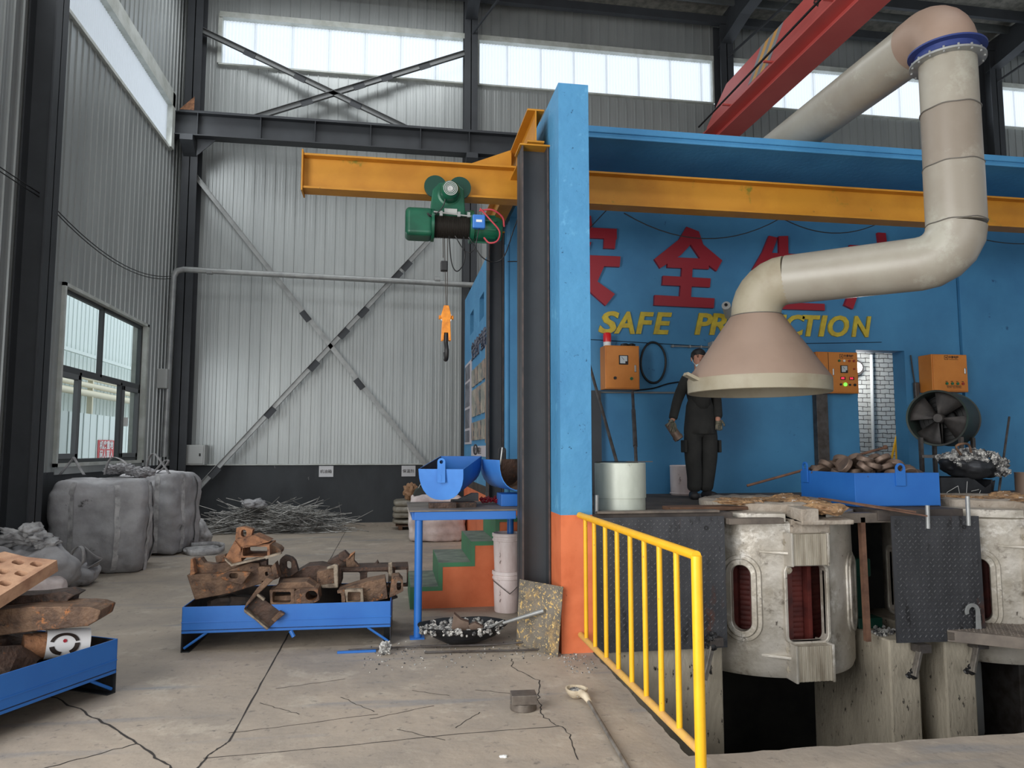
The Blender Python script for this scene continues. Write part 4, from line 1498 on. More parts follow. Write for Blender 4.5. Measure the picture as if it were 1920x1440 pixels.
dh = V((vx - hx, vy - hyy, 0)).normalized()
e1 = bend((hx, hyy, zh - .30), (0, 0, 1), dh, .30, 7)
mb = MB()
mb.tube([V((hx, hyy, 2.99))] + e1, RD, 36)
build(mb, 'elbow', 'hood_band', parent=hd, smooth=45)
e2s = V((vx, vy, zh)) - dh * .30
mb = MB()
mb.tube([e1[-1], e1[-1].lerp(e2s, .8)], RD, 36)
build(mb, 'duct_pipe', 'duct', parent=hd, smooth=45)
mb = MB()
e2 = bend(e2s, dh, (0, 0, 1), .30, 5)
mb.tube([e1[-1].lerp(e2s, .8)] + e2, RD, 36)
build(mb, 'elbow', 'duct', parent=hd, smooth=30)
zt = 5.44
ztop = zt - .32
mb = MB()
mb.tube([e2[-1], (vx, vy, 4.15)], RD, 36)
build(mb, 'duct_pipe', 'duct', parent=hd, smooth=45)
mb = MB()
mb.tube([(vx, vy, 4.15), (vx, vy, 4.65)], RD * .985, 36)
build(mb, 'duct_pipe', 'duct_mid', parent=hd, smooth=45)
mb = MB()
mb.tube([(vx, vy, 4.65), (vx, vy, ztop)], RD * .97, 36)
build(mb, 'duct_pipe', 'duct', parent=hd, smooth=45)
for z, r in ((4.15, RD), (4.65, RD), (3.64, RD)):
    mb = MB()
    mb.tube([(vx + r * math.cos(a), vy + r * math.sin(a), z + .004 * math.sin(7 * a)) for a in [2 * PI * k / 40 for k in range(40)]], .006, 5, closed=True)
    build(mb, 'weld_seam', 'weld', parent=hd)
mb = MB()
mb.tube([(hx + (RD + .01) * math.cos(a), hyy + (RD + .01) * math.sin(a), 3.0) for a in [2 * PI * k / 40 for k in range(40)]], .007, 5, closed=True)
build(mb, 'weld_seam', 'weld', parent=hd)
mb = MB()
mb.lathe([(RD - .01, -.03), (RD + .065, -.03), (RD + .065, -.012), (RD - .01, -.012)], (vx, vy, ztop), 44)
build(mb, 'lower_flange', 'galv', parent=hd, smooth=35)
mb = MB()
mb.lathe([(RD - .01, -.008), (RD + .05, -.008), (RD + .02, .015), (RD + .02, .065), (RD + .075, .07), (RD + .075, .085), (RD - .01, .085)], (vx, vy, ztop), 44)
build(mb, 'blue_flange', 'flange_blue', parent=hd, smooth=35)
for k in range(16):
    mb = MB()
    a = 2 * PI * k / 16
    c = V((vx + (RD + .045) * math.cos(a), vy + (RD + .045) * math.sin(a), ztop))
    mb.cyl(c - V((0, 0, .045)), c + V((0, 0, .01)), .010, seg=8)
    build(mb, 'bolt', 'galv', parent=hd)
mb = MB()
e3 = bend((vx, vy, ztop + .08), (0, 0, 1), (.0, 1, 0), .27, 8)
mb.tube(e3 + [e3[-1] + V((0, .12, 0))], RD * 1.04, 40)
build(mb, 'top_elbow', 'duct_brown', parent=hd, smooth=45)
mb = MB()
mb.tube([e3[-1] + V((0, .05, 0)), V((vx, 10.5, e3[-1].z + .05)), V((vx + .3, 15.5, e3[-1].z + .1))], RD, 36)
build(mb, 'rear_duct', 'duct', parent=hd, smooth=45)

# ================================================================ INDUCTION FURNACES
def stadium(hw, hh, n=8):
    return rrect(hw, hh, hw, n)


def make_furnace(cx, cy, label):
    r = .85
    z0, z1 = -.30, 1.06
    t = thing('induction_furnace', label, 'furnace', (cx, cy, z0), 'induction furnaces')

    def on(phi, rad, z=0.0):       # phi measured from -Y towards -X
        return V((cx - rad * math.sin(R(phi)), cy - rad * math.cos(R(phi)), z))
    mb = MB()
    mb.lathe([(r - .10, z0 + .02), (r - .02, z0), (r, z0 + .05), (r + .008, .4), (r, z1 - .02), (r - .03, z1), (r - .06, z1 - .02), (r - .06, z0 + .05), (r - .10, z0 + .02)], (cx, cy, 0), 72)
    shell = build(mb, 'shell', 'furnace', parent=t)
    cutters = []
    for phi in (38, -46, 128, -136):
        c = on(phi, r - .05, .375)
        rm = Matrix.Rotation(R(-phi), 3, 'Z')
        mb = MB()
        pts = [c + rm @ V((x, -.25, z)) for x, z in stadium(.085, .29)]
        mb.prism(pts, rm @ V((0, .5, 0)))
        cutters.append(build(mb, 'cutter', 'furnace'))
    for phi in (0, 90, -90, 180):
        c = on(phi, r - .05, .345)
        rm = Matrix.Rotation(R(-phi), 3, 'Z')
        mb = MB()
        pts = [c + rm @ V((x, -.25, z)) for x, z in rrect(.185, .325, .05, 4)]
        mb.prism(pts, rm @ V((0, .5, 0)))
        cutters.append(build(mb, 'cutter', 'furnace'))
    cut(shell, cutters)
    for p in shell.data.polygons:
        p.use_smooth = True
    shell.data.set_sharp_from_angle(angle=R(30))
    for phi in (38, -46):
        c = on(phi, r + .002, .375)
        rm = Matrix.Rotation(R(-phi), 3, 'Z')
        mb = MB()
        for hw, hh, ih, iv, y0, y1 in ((.135, .345, .085, .29, .02, -.022), (.175, .385, .13, .34, .045, -.004)):
            o_ = [c + rm @ V((x, y0, z)) for x, z in stadium(hw, hh)]
            i_ = [c + rm @ V((x, y0, z)) for x, z in stadium(ih, iv)]
            mb.ring(o_, i_, rm @ V((0, y1 - y0, 0)))
        build(mb, 'slot_frame', 'furnace', parent=t, bevel=.006, smooth=40)
    for phi in (0, 90, -90):
        mb = MB()
        c = on(phi, r + .004, .345)
        rm = Matrix.Rotation(R(-phi), 3, 'Z')
        o_ = [c + rm @ V((x, .05, z)) for x, z in rrect(.215, .36, .09, 5)]
        i_ = [c + rm @ V((x, .05, z)) for x, z in rrect(.185, .325, .05, 5)]
        mb.ring(o_, i_, rm @ V((0, -.065, 0)))
        build(mb, 'opening_frame', 'furnace', parent=t, bevel=.006, smooth=40)
    mb = MB()
    z = z0 + .10
    pr = []
    while z < z1 - .08:
        pr += [(r - .245, z), (r - .240, z + .008), (r - .240, z + .034), (r - .245, z + .042)]
        z += .046
    mb.lathe(pr, (cx, cy, 0), 48)
    build(mb, 'coil', 'coil', parent=t, smooth=50)
    for k, phi in enumerate((46, 33, 5, -12, -40, -52)):
        mb = MB()
        rm = Matrix.Rotation(R(-phi), 3, 'Z')
        c = on(phi, r - .20, 0)
        mb.box(c.x - .022, c.x + .022, c.y - .03, c.y + .03, z0 + .1, z1 - .1, rot=rm, piv=(c.x, c.y, 0))
        build(mb, 'support_bar', 'coil', parent=t)
    # laminated yoke heads above and below the opening
    for zc0, zc1, dep in ((.68, .97, .20), (-.30, .015, .22)):
        mb = MB()
        n = 17
        wd = .32
        for k in range(n):
            x = cx - wd / 2 + wd * k / n - .01
            dd = dep - (.004 if k % 2 else 0)
            mb.box(x, x + wd / n - .002, cy - r - dep + .10 + (.004 if k % 2 else 0), cy - r + .12, zc0 + .01, zc1 - .01)
        build(mb, 'yoke', 'laminate', parent=t)
        for sx_ in (-1, 1):
            mb = MB()
            xx = cx - .01 + sx_ * (wd / 2 + .012)
            mb.box(xx - .011, xx + .011, cy - r - dep + .09, cy - r + .14, zc0, zc1)
            build(mb, 'yoke_plate', 'furnace', parent=t, bevel=.004)
    for z in (.88, .64, -.05, -.22):
        mb = MB()
        x = cx - .185
        c = on(11.5, r + .0, z)
        mb.cyl(c + V((0, .02, 0)), c + V((0, -.055, 0)), .018, seg=10)
        mb.cyl(c + V((0, -.01, 0)), c + V((0, -.02, 0)), .038, seg=14)
        mb.cyl(c + V((0, -.025, 0)), c + V((0, -.045, 0)), .028, seg=6)
        build(mb, 'bolt', 'laminate', parent=t, smooth=35)
    for z in (.78, -.12):
        mb = MB()
        a = on(13, r - .01, z)
        b = on(28, r - .01, z)
        mb.prism([a, a + V((.02, -.10, 0)), b + V((0, -.012, 0)), b], (0, 0, .022))
        build(mb, 'fin', 'furnace', parent=t, bevel=.003)
    # top casting, lining ring and crust
    mb = MB()
    mb.lathe([(r - .02, z1 - .03), (r + .03, z1), (r + .03, z1 + .07), (r - .1, z1 + .08)], (cx, cy, 0), 60, a0=10, a1=258)
    mb.lathe([(r - .02, z1 - .03), (r + .03, z1), (r + .03, z1 + .07), (r - .1, z1 + .08)], (cx, cy, 0), 20, a0=284, a1=370)
    build(mb, 'top_rim', 'furnace', parent=t, smooth=35)
    rc = .61
    mb = MB()
    mb.lathe([(0, z1 + .06), (rc - .02, z1 + .05), (rc, z1 + .06), (rc + .01, z1 + .145), (rc - .04, z1 + .16), (rc - .25, z1 + .15), (.3, z1 + .12), (.0, z1 + .11)], (cx + .0, cy - .13, 0), 60)
    bmesh.ops.subdivide_edges(mb.bm, edges=mb.bm.edges[:], cuts=1, use_grid_fill=True)
    build(mb, 'lining', 'lining', parent=t, smooth=30, disp=(.012, 9))
    mb = MB()
    for i in range(14):
        rr_ = random.Random(i + int(cx * 10))
        a = R(rr_.uniform(180, 300))
        d = rr_.uniform(.1, .56)
        mb.rock((cx + d * math.cos(a), cy - .13 + d * math.sin(a), z1 + .15), (rr_.uniform(.06, .2), rr_.uniform(.05, .16), rr_.uniform(.012, .03)), i, 3, .5, 3)
    build(mb, 'crust', 'sand', parent=t, smooth=50)
    # pouring spout
    mb = MB()
    sx0, sx1 = cx - .10, cx + .36
    mb.prism([(sx0, cy - .60, z1 + .0), (sx0, cy - .98, z1 + .0), (sx0, cy - .98, z1 + .12), (sx0, cy - .60, z1 + .14)], (.17, 0, 0))
    mb.prism([(sx0, cy - .60, z1 - .0), (sx0, cy - .99, z1 - .02), (sx0, cy - .99, z1 + .02), (sx0, cy - .60, z1 + .06)], (.50, 0, 0))
    mb.box(cx - .13, cx + .25, cy - .86, cy - .60, z1 - .12, z1 + .02)
    build(mb, 'spout', 'lining', parent=t, bevel=.01)
    mb = MB()
    for i in range(10):
        u = i / 9
        mb.rock((cx + .12 + .10 * u + random.Random(i).uniform(-.03, .05), cy - .25 - .66 * u, z1 + .15 - .04 * u), (.14, .11, .06 - .010 * u), 30 + i, 3, .45, 3)
    build(mb, 'spout_sand', 'sand', parent=t, smooth=50)
    return t


make_furnace(3.65, 7.0, 'whole dusty metal furnace body below the conical hood')
make_furnace(6.07, 7.0, 'furnace body at the right edge, partly behind the checker plate')

# deck edge bars by the furnaces
for (x0, x1, y, z0_, z1_, lab) in ((1.75, 2.86, 6.16, 1.15, 1.17, 'thin dusty strip along the deck edge in front of the white drum'),
                                   (4.05, 4.62, 6.22, 1.03, 1.12, 'grey steel bar under the deck right of the hooded furnace'),
                                   (2.91, 3.42, 6.08, 1.05, 1.10, 'grey ledge bar in front of the hooded furnace top')):
    mb = MB()
    mb.box(x0, x1, y, y + .12, z0_, z1_)
    tag(build(mb, 'edge_bar', 'plate_dusty', bevel=.004), lab, 'steel bar')


# ---------------------------------------------------------------- checker plates
def checker(name, label, w, hgt, mtx, m='plate', th=.012, margin=.012, pitch=.056, lug=.005):
    """plate in its own XZ plane (x 0..w, z 0..hgt), pattern towards -Y"""
    t = MB(mtx)
    t.box(0, w, 0, th, 0, hgt)
    t.mi = 1
    nx, nz = int((w - 2 * margin) / pitch), int((hgt - 2 * margin) / (pitch * .5))
    for j in range(nz):
        for i in range(nx):
            x = margin + pitch * (i + .5 + .5 * (j % 2)) + .0
            z = margin + pitch * .5 * (j + .5)
            if x > w - margin:
                continue
            s = 1 if (j % 2) else -1
            a = R(45) * s
            dx, dz = math.cos(a) * .017, math.sin(a) * .017
            ex, ez = -math.sin(a) * .0055, math.cos(a) * .0055
            q = [(x - dx, z - dz), (x + ex, z + ez), (x + dx, z + dz), (x - ex, z - ez)]
            b = [t.v((px, 0, pz)) for px, pz in q]
            top = [t.v((x + (px - x) * .6, -lug, z + (pz - z) * .6)) for px, pz in q]
            for k in range(4):
                t.f([b[k], b[(k + 1) % 4], top[(k + 1) % 4], top[k]])
            t.f(top)
    o = build(t, name, [m, 'plate_lug' if m == 'plate' else m], recalc=False)
    return o


def TR(x, y, z, rz=0, rx=0, ry=0):
    return Matrix.Translation((x, y, z)) @ Matrix.Rotation(R(rz), 4, 'Z') @ Matrix.Rotation(R(ry), 4, 'Y') @ Matrix.Rotation(R(rx), 4, 'X')


def whole_plate(label, w, hgt, mtx, m, hole):
    t = thing('checker_plate', label, 'checker plate', mtx.to_translation(), 'hanging checker plates')
    o = checker('plate', label, w, hgt, mtx, m)
    o.parent = t
    o.location = o.location - t.location
    mb = MB(mtx)
    mb.ring([(hole[0] + .02 * math.cos(a), -.006, hole[1] + .02 * math.sin(a)) for a in [PI * k / 6 for k in range(12)]],
            [(hole[0] + .010 * math.cos(a), -.006, hole[1] + .010 * math.sin(a)) for a in [PI * k / 6 for k in range(12)]], (0, .005, 0))
    build(mb, 'lifting_hole', 'black', parent=t)
    return t


whole_plate('dark checker plate hanging behind the yellow railing', 1.16, 1.12, TR(1.73, 6.14, 0.0, 0, 0, 0), 'plate', (.99, 1.02))
whole_plate('dark checker plate hanging between the two furnaces', .90, 1.12, TR(4.48, 6.10, -0.02, 0, -1.5, .9), 'plate', (.74, 1.02))
lidp = thing('walkway_plate', 'dusty checker plate lying level over the pit at the right edge', 'checker plate', (5.6, 5.9, 0))
mt = TR(5.05, 6.28, .07, -14, 90) @ Matrix.Scale(-1, 4, (0, 0, 1))
o = checker('plate', '', 1.9, 1.25, TR(5.00, 6.12, .075, -38, -90), 'plate_dusty')
o.parent = lidp
o.location = o.location - lidp.location
mb = MB(TR(5.00, 6.12, .075, -38, 0))
mb.box(0, 1.9, -.03, 0, -.10, .0)
mb.box(0, .06, -.03, .5, -.09, -.01)
build(mb, 'edge_frame', 'plate_dusty', parent=lidp, bevel=.003)
hk = thing('steel_hook', 'flat grey steel hook standing on the dusty lid', 'hook', (5.3, 6.05, .08))
mb = MB()
c = V((5.225, 6.06, .235))
outer = [c + V((.075 * math.cos(a), 0, .075 * math.sin(a))) for a in [R(200 - 10 * k) for k in range(0, 21)]]
inner = [c + V((.038 * math.cos(a) - .002, 0, .042 * math.sin(a))) for a in [R(200 - 10 * k) for k in range(0, 21)]]
mb.prism(outer + [V((c.x + .08, c.y, .08)), V((c.x + .03, c.y, .08))] + inner[::-1], (0, .015, 0))
build(mb, 'hook_plate', 'galv', parent=hk, bevel=.002)

# hinge arms under the plates
for (x, z, dx, dz, lab, m) in ((2.73, .04, -.10, -.27, 'charred hinge arm with black drips on the left pit wall', 'concrete'),
                              (4.70, -.10, -.10, -.20, 'rusty hinge arm on the middle pit pier', 'bar'),
                              (5.28, -.09, -.10, -.20, 'rusty hinge arm on the right pit pier below the lid', 'bar')):
    t = thing('hinge_arm', lab, 'hinge', (x, 6.1, z + dz), 'hinge arms on the pit walls')
    mb = MB()
    d = V((dx, -.05, dz))
    a = V((x, 6.12, z))
    s = d.cross(V((0, 1, 0))).normalized() * .028
    mb.prism([a - s, a + s, a + s + V((0, -.03, 0)), a - s + V((0, -.03, 0))], d)
    mb.prism([a - s + V((0, -.03, 0)), a - s * .5 + V((0, -.03, 0)), a - s * .5 + V((0, -.06, 0)), a - s + V((0, -.06, 0))], d)
    build(mb, 'arm', 'ladle_bar', parent=t, bevel=.003)
    mb = MB()
    mb.box(x - .03, x + .09, 6.06, 6.18, z - .01, z + .06)
    build(mb, 'bracket', 'bar', parent=t, bevel=.003)
    mb = MB()
    for i in range(10 if x < 3 else 5):
        rr_ = random.Random(i + 5)
        k = (.0 if x < 3 else .9)
        mb.rock((x + dx * k + rr_.uniform(-.05, .05), 6.08 + rr_.uniform(-.02, .02), z + dz * k + rr_.uniform(-.03, .10 if x < 3 else .03)), rr_.uniform(.015, .032), i, 2, .5)
    build(mb, 'slag_drip', 'black', parent=t)

# under the deck, between the furnaces
mb = MB()
mb.box(4.262, 4.306, 6.22, 6.27, -.03, 1.08, rot=Matrix.Rotation(R(-.6), 3, 'Y'))
tag(build(mb, 'prop_post', 'bar_rust'), 'rusty brown upright prop between the hooded furnace and the checker plate', 'post')
gm = thing('green_jack', 'dark green machine housing standing behind the rusty prop', 'machine', (4.4, 6.75, 0))
mb = MB()
mb.box(4.49, 4.61, 6.7, 6.9, .02, .62)
mb.box(4.47, 4.65, 6.66, 6.95, .46, .64)
build(mb, 'housing', 'green_dark', parent=gm, bevel=.02)
mb = MB()
mb.box(4.46, 4.72, 6.62, 7.0, -.02, .08)
build(mb, 'foot', 'green_dark', parent=gm, bevel=.01)
mb = MB()
for i in range(160):
    rr_ = random.Random(i)
    mb.rock((rr_.uniform(4.48, 4.76), rr_.uniform(6.25, 7.3), -.01), rr_.uniform(.01, .028), i, 1, .4)
o = tag(build(mb, 'rubble', 'slag'), 'loose grey slag crumbs on top of the middle pit pier', 'rubble')
o['kind'] = 'stuff'
wb_ = thing('white_tank', 'pale tank dimly seen in the dark pit under the lid', 'tank', (5.9, 7.4, -1.5))
mb = MB()
mb.box(5.75, 6.3, 7.2, 7.6, -1.35, -.55)
build(mb, 'body', 'grey_box', parent=wb_, bevel=.05, bseg=3)
mb = MB()
mb.cyl((6.18, 7.15, -.30), (6.28, 7.1, .0), .05, seg=12)
mb.tube(curve_pts([(5.7, 7.1, .0), (5.8, 7.05, -.4), (6.0, 7.05, -.5), (6.18, 7.12, -.32)]), .008, 6)
build(mb, 'spout_pipe', 'pale', parent=wb_)
mb = MB()
mb.box(6.45, 6.9, 6.9, 7.5, -2.3, -.15)
tag(build(mb, 'cabinet', 'bar', bevel=.01), 'dark cabinet in the pit at the right edge', 'cabinet')

# ================================================================ YELLOW RAILING
rl = thing('safety_railing', 'yellow pipe railing along the edge of the pit', 'railing', (1.59, 4.9, 0))
zt_, zb_, ya, ybk = 1.145, .155, 3.72, 6.15
mb = MB()
mb.cyl((1.59, ybk, zt_), (1.59, ya, zt_), .026, seg=16)
build(mb, 'top_rail', 'yellow_rail', parent=rl, smooth=40)
mb = MB()
mb.cyl((1.59, ybk, zb_), (1.59, ya, zb_), .024, seg=16)
build(mb, 'bottom_rail', 'yellow_dusty', parent=rl, smooth=40)
mb = MB()
mb.cyl((1.59, ya, zt_ + .0), (1.59, ya, -.0), .029, seg=18)
build(mb, 'end_post', 'yellow_rail', parent=rl, smooth=40)
pxs = (1103, 1119, 1137, 1159, 1181, 1205, 1233, 1264)
for y in [ya + (ybk - ya) * f for f in (.115, .225, .335, .450, .570, .690, .815, .925)]:
    mb = MB()
    mb.cyl((1.59, y, zb_), (1.59, y, zt_), .017, seg=12)
    build(mb, 'baluster', 'yellow_rail', parent=rl, smooth=40)

# ================================================================ PLATFORM OBJECTS
dr = thing('drum', 'large white green drum with two bars in it at the deck corner', 'drum', (2.08, 6.62, 1.147))
dcx, dcy, drr = 2.10, 6.62, .235
mb = MB()
mb.lathe([(0, 1.15), (drr * .97, 1.15), (drr * .97, 1.26), (drr, 1.262), (drr, 1.575), (drr - .01, 1.58), (drr - .012, 1.57), (drr - .012, 1.2), (0, 1.2)], (dcx, dcy, 0), 44)
build(mb, 'shell', 'drum', parent=dr, smooth=35)
mb = MB()
mb.lathe([(drr - .06, 1.584), (drr + .0, 1.584), (drr + .0, 1.590), (drr - .06, 1.590)], (dcx, dcy, 0), 40, a0=20, a1=200)
mb.box(dcx + .06, dcx + .30, dcy - .05, dcy + .02, 1.584, 1.592)
build(mb, 'rim_strip', 'bar', parent=dr)
for a, b, lab, nm in (((2.17, 6.62, 1.22), (2.24, 8.55, 3.1), 'thick bar leaning in the white drum, left of the orange cabinet', 'leaning_bar'),
                      ((2.27, 6.62, 1.22), (2.73, 8.1, 2.36), 'thin bar with sleeve in the white drum, below the orange cabinet', 'leaning_bar')):
    mb = MB()
    mb.cyl(a, b, .017, seg=10)
    if a[0] > 2.2:
        mb.cyl(V(a).lerp(V(b), .45), V(a).lerp(V(b), .80), .023, seg=10)
    tag(build(mb, nm, 'bar', smooth=40), lab, 'steel bar', 'bars standing in the drum')
mb = MB()
mb.box(2.44, 2.56, 8.80, 8.89, 1.15, 2.43)
tag(build(mb, 'steel_post', 'steel_dark'), 'dark flat post between the blue concrete post and the drum', 'post')
for i, (x, z) in enumerate(((1.76, 1.147), (4.86, 1.10), (5.28, 1.12))):
    mb = MB()
    mb.cyl((x, 6.24 if i == 0 else 6.12, z - (.02 if i == 0 else .12)), (x + .004, 6.24 if i == 0 else 6.12, z + (.16, .09, .15)[i]), .019, seg=12)
    tag(build(mb, 'pin', 'galv', smooth=40), ('short silver pipe stub at the foot of the white drum', 'short grey pin at the deck edge in front of the blue disc tray',
        'tall silver pin at the deck edge left of the right furnace')[i], 'pin')
bk = thing('bucket', 'stained white bucket on the deck behind the standing worker', 'bucket', (3.52, 8.6, 1.147))
mb = MB()
mb.lathe([(0, 1.15), (.135, 1.15), (.14, 1.17), (.145, 1.49), (.15, 1.50), (.14, 1.51), (.13, 1.49), (.12, 1.2), (0, 1.2)], (3.52, 8.62, 0), 32)
build(mb, 'shell', 'bucket', parent=bk, smooth=35)
mb = MB()
mb.lathe([(.146, 1.165), (.152, 1.17), (.146, 1.18)], (3.52, 8.62, 0), 32)
build(mb, 'rib', 'bucket', parent=bk, smooth=60)
mb = MB()
mb.box(2.50, 3.3, 6.4, 6.62, 1.147, 1.18)
tag(build(mb, 'timber_board', 'wood', bevel=.005), 'flat brown board on the deck between the drum and the furnace', 'board')
for (a, b, r_, lab, m) in (((3.95, 6.35, 1.24), (4.75, 5.98, 1.10), .011, 'rusty brown bar sticking out over the deck edge', 'bar_rust'),
                        ((4.02, 6.42, 1.235), (4.70, 6.06, 1.13), .009, 'thinner rusty bar beside the one over the deck edge', 'bar_rust')):
    mb = MB()
    mb.prism([V(a) + V(q) for q in ((0, 0, 0), (.0, .05, 0), (0, .05, .014), (0, 0, .014))], V(b) - V(a))
    tag(build(mb, 'flat_bar', m), lab, 'steel bar')

# orange cabinets on the wall
WF = TY0 - .0


def cabinet(x0, x1, z0, z1, dep, label):
    t = thing('control_cabinet', label, 'cabinet', ((x0 + x1) / 2, WF - dep / 2, z0), 'orange control cabinets')
    mb = MB()
    mb.box(x0, x1, WF - dep, WF - .002, z0, z1)
    build(mb, 'body', 'cab_orange', parent=t, bevel=.006)
    mb = MB()
    mb.box(x0 + .012, x1 - .012, WF - dep - .012, WF - dep - .001, z0 + .012, z1 - .012)
    build(mb, 'door', 'cab_orange', parent=t, bevel=.004)
    return t, WF - dep - .012


def knob(t, x, y, z, r_, m, name='button'):
    mb = MB()
    mb.cyl((x, y, z), (x, y - .012, z), r_, seg=14)
    o_ = build(mb, name, m, parent=t, smooth=40)
    return o_


def meter(t, x, y, z, s):
    mb = MB()
    mb.box(x - s, x + s, y - .012, y, z - s, z + s)
    b_ = build(mb, 'meter', 'black', parent=t, bevel=.003)
    mb = MB()
    mb.box(x - s * .78, x + s * .78, y - .014, y - .0121, z - s * .75, z + s * .82)
    build(mb, 'meter_face', 'dial', parent=b_)
    mb = MB()
    mb.box(x + s * .35, x + s * .8, y - .016, y - .0141, z - s * .8, z - s * .3)
    mb.prism([(x - .5 * s, y - .0145, z + .6 * s), (x - .43 * s, y - .0145, z + .64 * s), (x + .1 * s, y - .0145, z - .0 * s), (x + .02 * s, y - .0145, z - .05 * s)], (0, -.001, 0))
    build(mb, 'needle', 'ink', parent=b_)


def logo(t, x, y, z, s):
    mb = MB()
    mb.ring([(x + a * s, y - .001, z + b * s) for a, b in ((-1, -1), (1, -1), (1, 1), (-1, 1))], [(x + a * s * .78, y - .001, z + b * s * .78) for a, b in ((-1, -1), (1, -1), (1, 1), (-1, 1))], (0, -.001, 0))
    mb.box(x - s * .42, x + s * .42, y - .002, y - .001, z - s * .14, z + s * .14)
    mb.box(x - s * .14, x + s * .14, y - .002, y - .001, z - s * .42, z + s * .42)
    mb.box(x + s * 1.5, x + s * 6.4, y - .002, y - .001, z - s * .95, z - s * .75)
    build(mb, 'emblem', 'ink', parent=t)
    text('lettering', '中清电炉', s * 1.35, 'ink', t, (x + s * 3.95, y - .0015, z + s * .15), FACE_Y, .0005, .001)


t, y = cabinet(2.58, 3.02, 2.44, 2.98, .22, 'orange wall cabinet with one meter below the red beacon, left of the worker')
meter(t, 2.81, y, 2.80, .058)
knob(t, 2.70, y, 2.575, .019, 'black')
knob(t, 2.91, y, 2.57, .019, 'btn_green')
mb = MB()
mb.box(2.948, 2.972, y - .012, y, 2.65, 2.74)
build(mb, 'latch', 'chrome', parent=t, bevel=.008)
t, y = cabinet(5.44, 6.03, 2.43, 2.97, .16, 'orange wall cabinet with red digits and a lit green lamp')
mb = MB()
mb.box(5.60, 5.605, y - .003, y + .03, 2.44, 2.96)
build(mb, 'door_seam', 'ink', parent=t)
logo(t, 5.79, y, 2.915, .026)
for x, m_ in ((5.755, 'btn_green'), (5.825, 'pale'), (5.90, 'btn_red'), (5.965, 'btn_red')):
    knob(t, x, y, 2.855, .016, m_)
meter(t, 5.82, y, 2.745, .05)
knob(t, 5.965, y, 2.75, .012, 'btn_red')
for x in (5.80, 5.925):
    mb = MB()
    mb.box(x - .034, x + .034, y - .006, y, 2.605, 2.645)
    b_ = build(mb, 'display', 'black', parent=t)
    text('digits', '888' if x < 5.85 else '245', .03, 'led_red', b_, (x - .005, y - .0065, 2.625), FACE_Y, .0005, .0008)
knob(t, 5.765, y, 2.545, .014, 'black')
knob(t, 5.83, y, 2.545, .022, 'led_green', 'green_lamp')
knob(t, 5.895, y, 2.54, .014, 'black')
knob(t, 5.965, y, 2.54, .018, 'black')
mb = MB()
mb.box(5.655, 5.675, y - .012, y, 2.66, 2.75)
build(mb, 'latch', 'chrome', parent=t, bevel=.008)
t, y = cabinet(7.04, 7.57, 2.46, 2.96, .25, 'orange wall cabinet above the round fan, far right')
logo(t, 7.25, y, 2.915, .028)
for x, m_ in ((7.24, 'btn_green'), (7.32, 'btn_green'), (7.40, 'btn_green'), (7.48, 'btn_red')):
    knob(t, x, y, 2.57, .019, m_)
    mb = MB()
    mb.box(x - .018, x + .014, y - .002, y, 2.595, 2.603)
    build(mb, 'caption', 'ink', parent=t)
text('lettering', '特炉控制柜', .045, 'ink', t, (7.35, y - .001, 2.525), FACE_Y, .0005)
mb = MB()
mb.box(7.505, 7.53, y - .014, y, 2.70, 2.78)
build(mb, 'latch', 'chrome', parent=t, bevel=.008)
bc = thing('beacon_lamp', 'red warning beacon on top of the left orange cabinet', 'beacon', (2.64, 8.78, 2.98))
mb = MB()
mb.lathe([(0, 3.035), (.05, 3.035), (.05, 3.13), (.04, 3.15), (0, 3.15)], (2.64, 8.78, 0), 20)
build(mb, 'lens', 'lamp_red', parent=bc, smooth=40)
mb = MB()
mb.lathe([(0, 2.98), (.048, 2.98), (.048, 3.034), (0, 3.034)], (2.64, 8.78, 0), 20)
build(mb, 'base', 'pale', parent=bc, smooth=40)
mb = MB()
for k in range(2):
    mb.rock((2.86 + k * .09, 8.76, 3.0), (.05, .03, .022), k, 2, .3)
tag(build(mb, 'cable_tie', 'black'), 'black lump of cable on top of the left orange cabinet', 'cable')
mb = MB()
mb.tube([(3.27 + .165 * math.cos(a) * (1 + .04 * math.sin(2 * a)), TY0 - .03, 2.80 + .26 * math.sin(a)) for a in [2 * PI * k / 36 for k in range(36)]], .014, 8, closed=True)
tag(build(mb, 'hose_loop', 'black', smooth=60), 'black hose loop hanging on the wall right of the left cabinet', 'hose')
mb = MB()
mb.tube(curve_pts([(3.0, TY0 - .02, 2.44), (3.25, TY0 - .02, 2.47), (3.45, TY0 - .02, 2.53), (3.62, TY0 - .02, 2.56)]), .010, 6)
tag(build(mb, 'wall_cable', 'black', smooth=60), 'black cable rising along the wall below the hose loop', 'cable')
mb = MB()
mb.cyl((1.75, TY0 - .02, 2.41), (3.8, TY0 - .02, 2.42), .012, seg=8)
tag(build(mb, 'conduit', 'galv'), 'thin horizontal conduit under the left orange cabinet', 'pipe')
mb = MB()
mb.tube([(1.8, TY0 - .01, 3.10), (3.0, TY0 - .01, 3.06), (4.2, TY0 - .01, 3.02)], .004, 5)
mb.tube([(5.2, TY0 - .01, 3.09), (6.5, TY0 - .01, 3.14)], .004, 5)
tag(build(mb, 'thin_cable', 'black'), 'thin dark wire stretched below the yellow letters', 'cable')
wo_ = thing('wall_bar', 'grey bar with a clear plastic sheet on the wall behind the worker', 'curtain rail', (3.9, 8.85, 2.9))
mb = MB()
mb.cyl((3.50, TY0 - .05, 3.015), (4.35, TY0 - .05, 3.01), .010, seg=8)
for x in (3.52, 3.75, 3.9, 4.2):
    mb.box(x, x + .015, TY0 - .06, TY0, 3.0, 3.03)
build(mb, 'bar', 'galv', parent=wo_)
mb = MB()
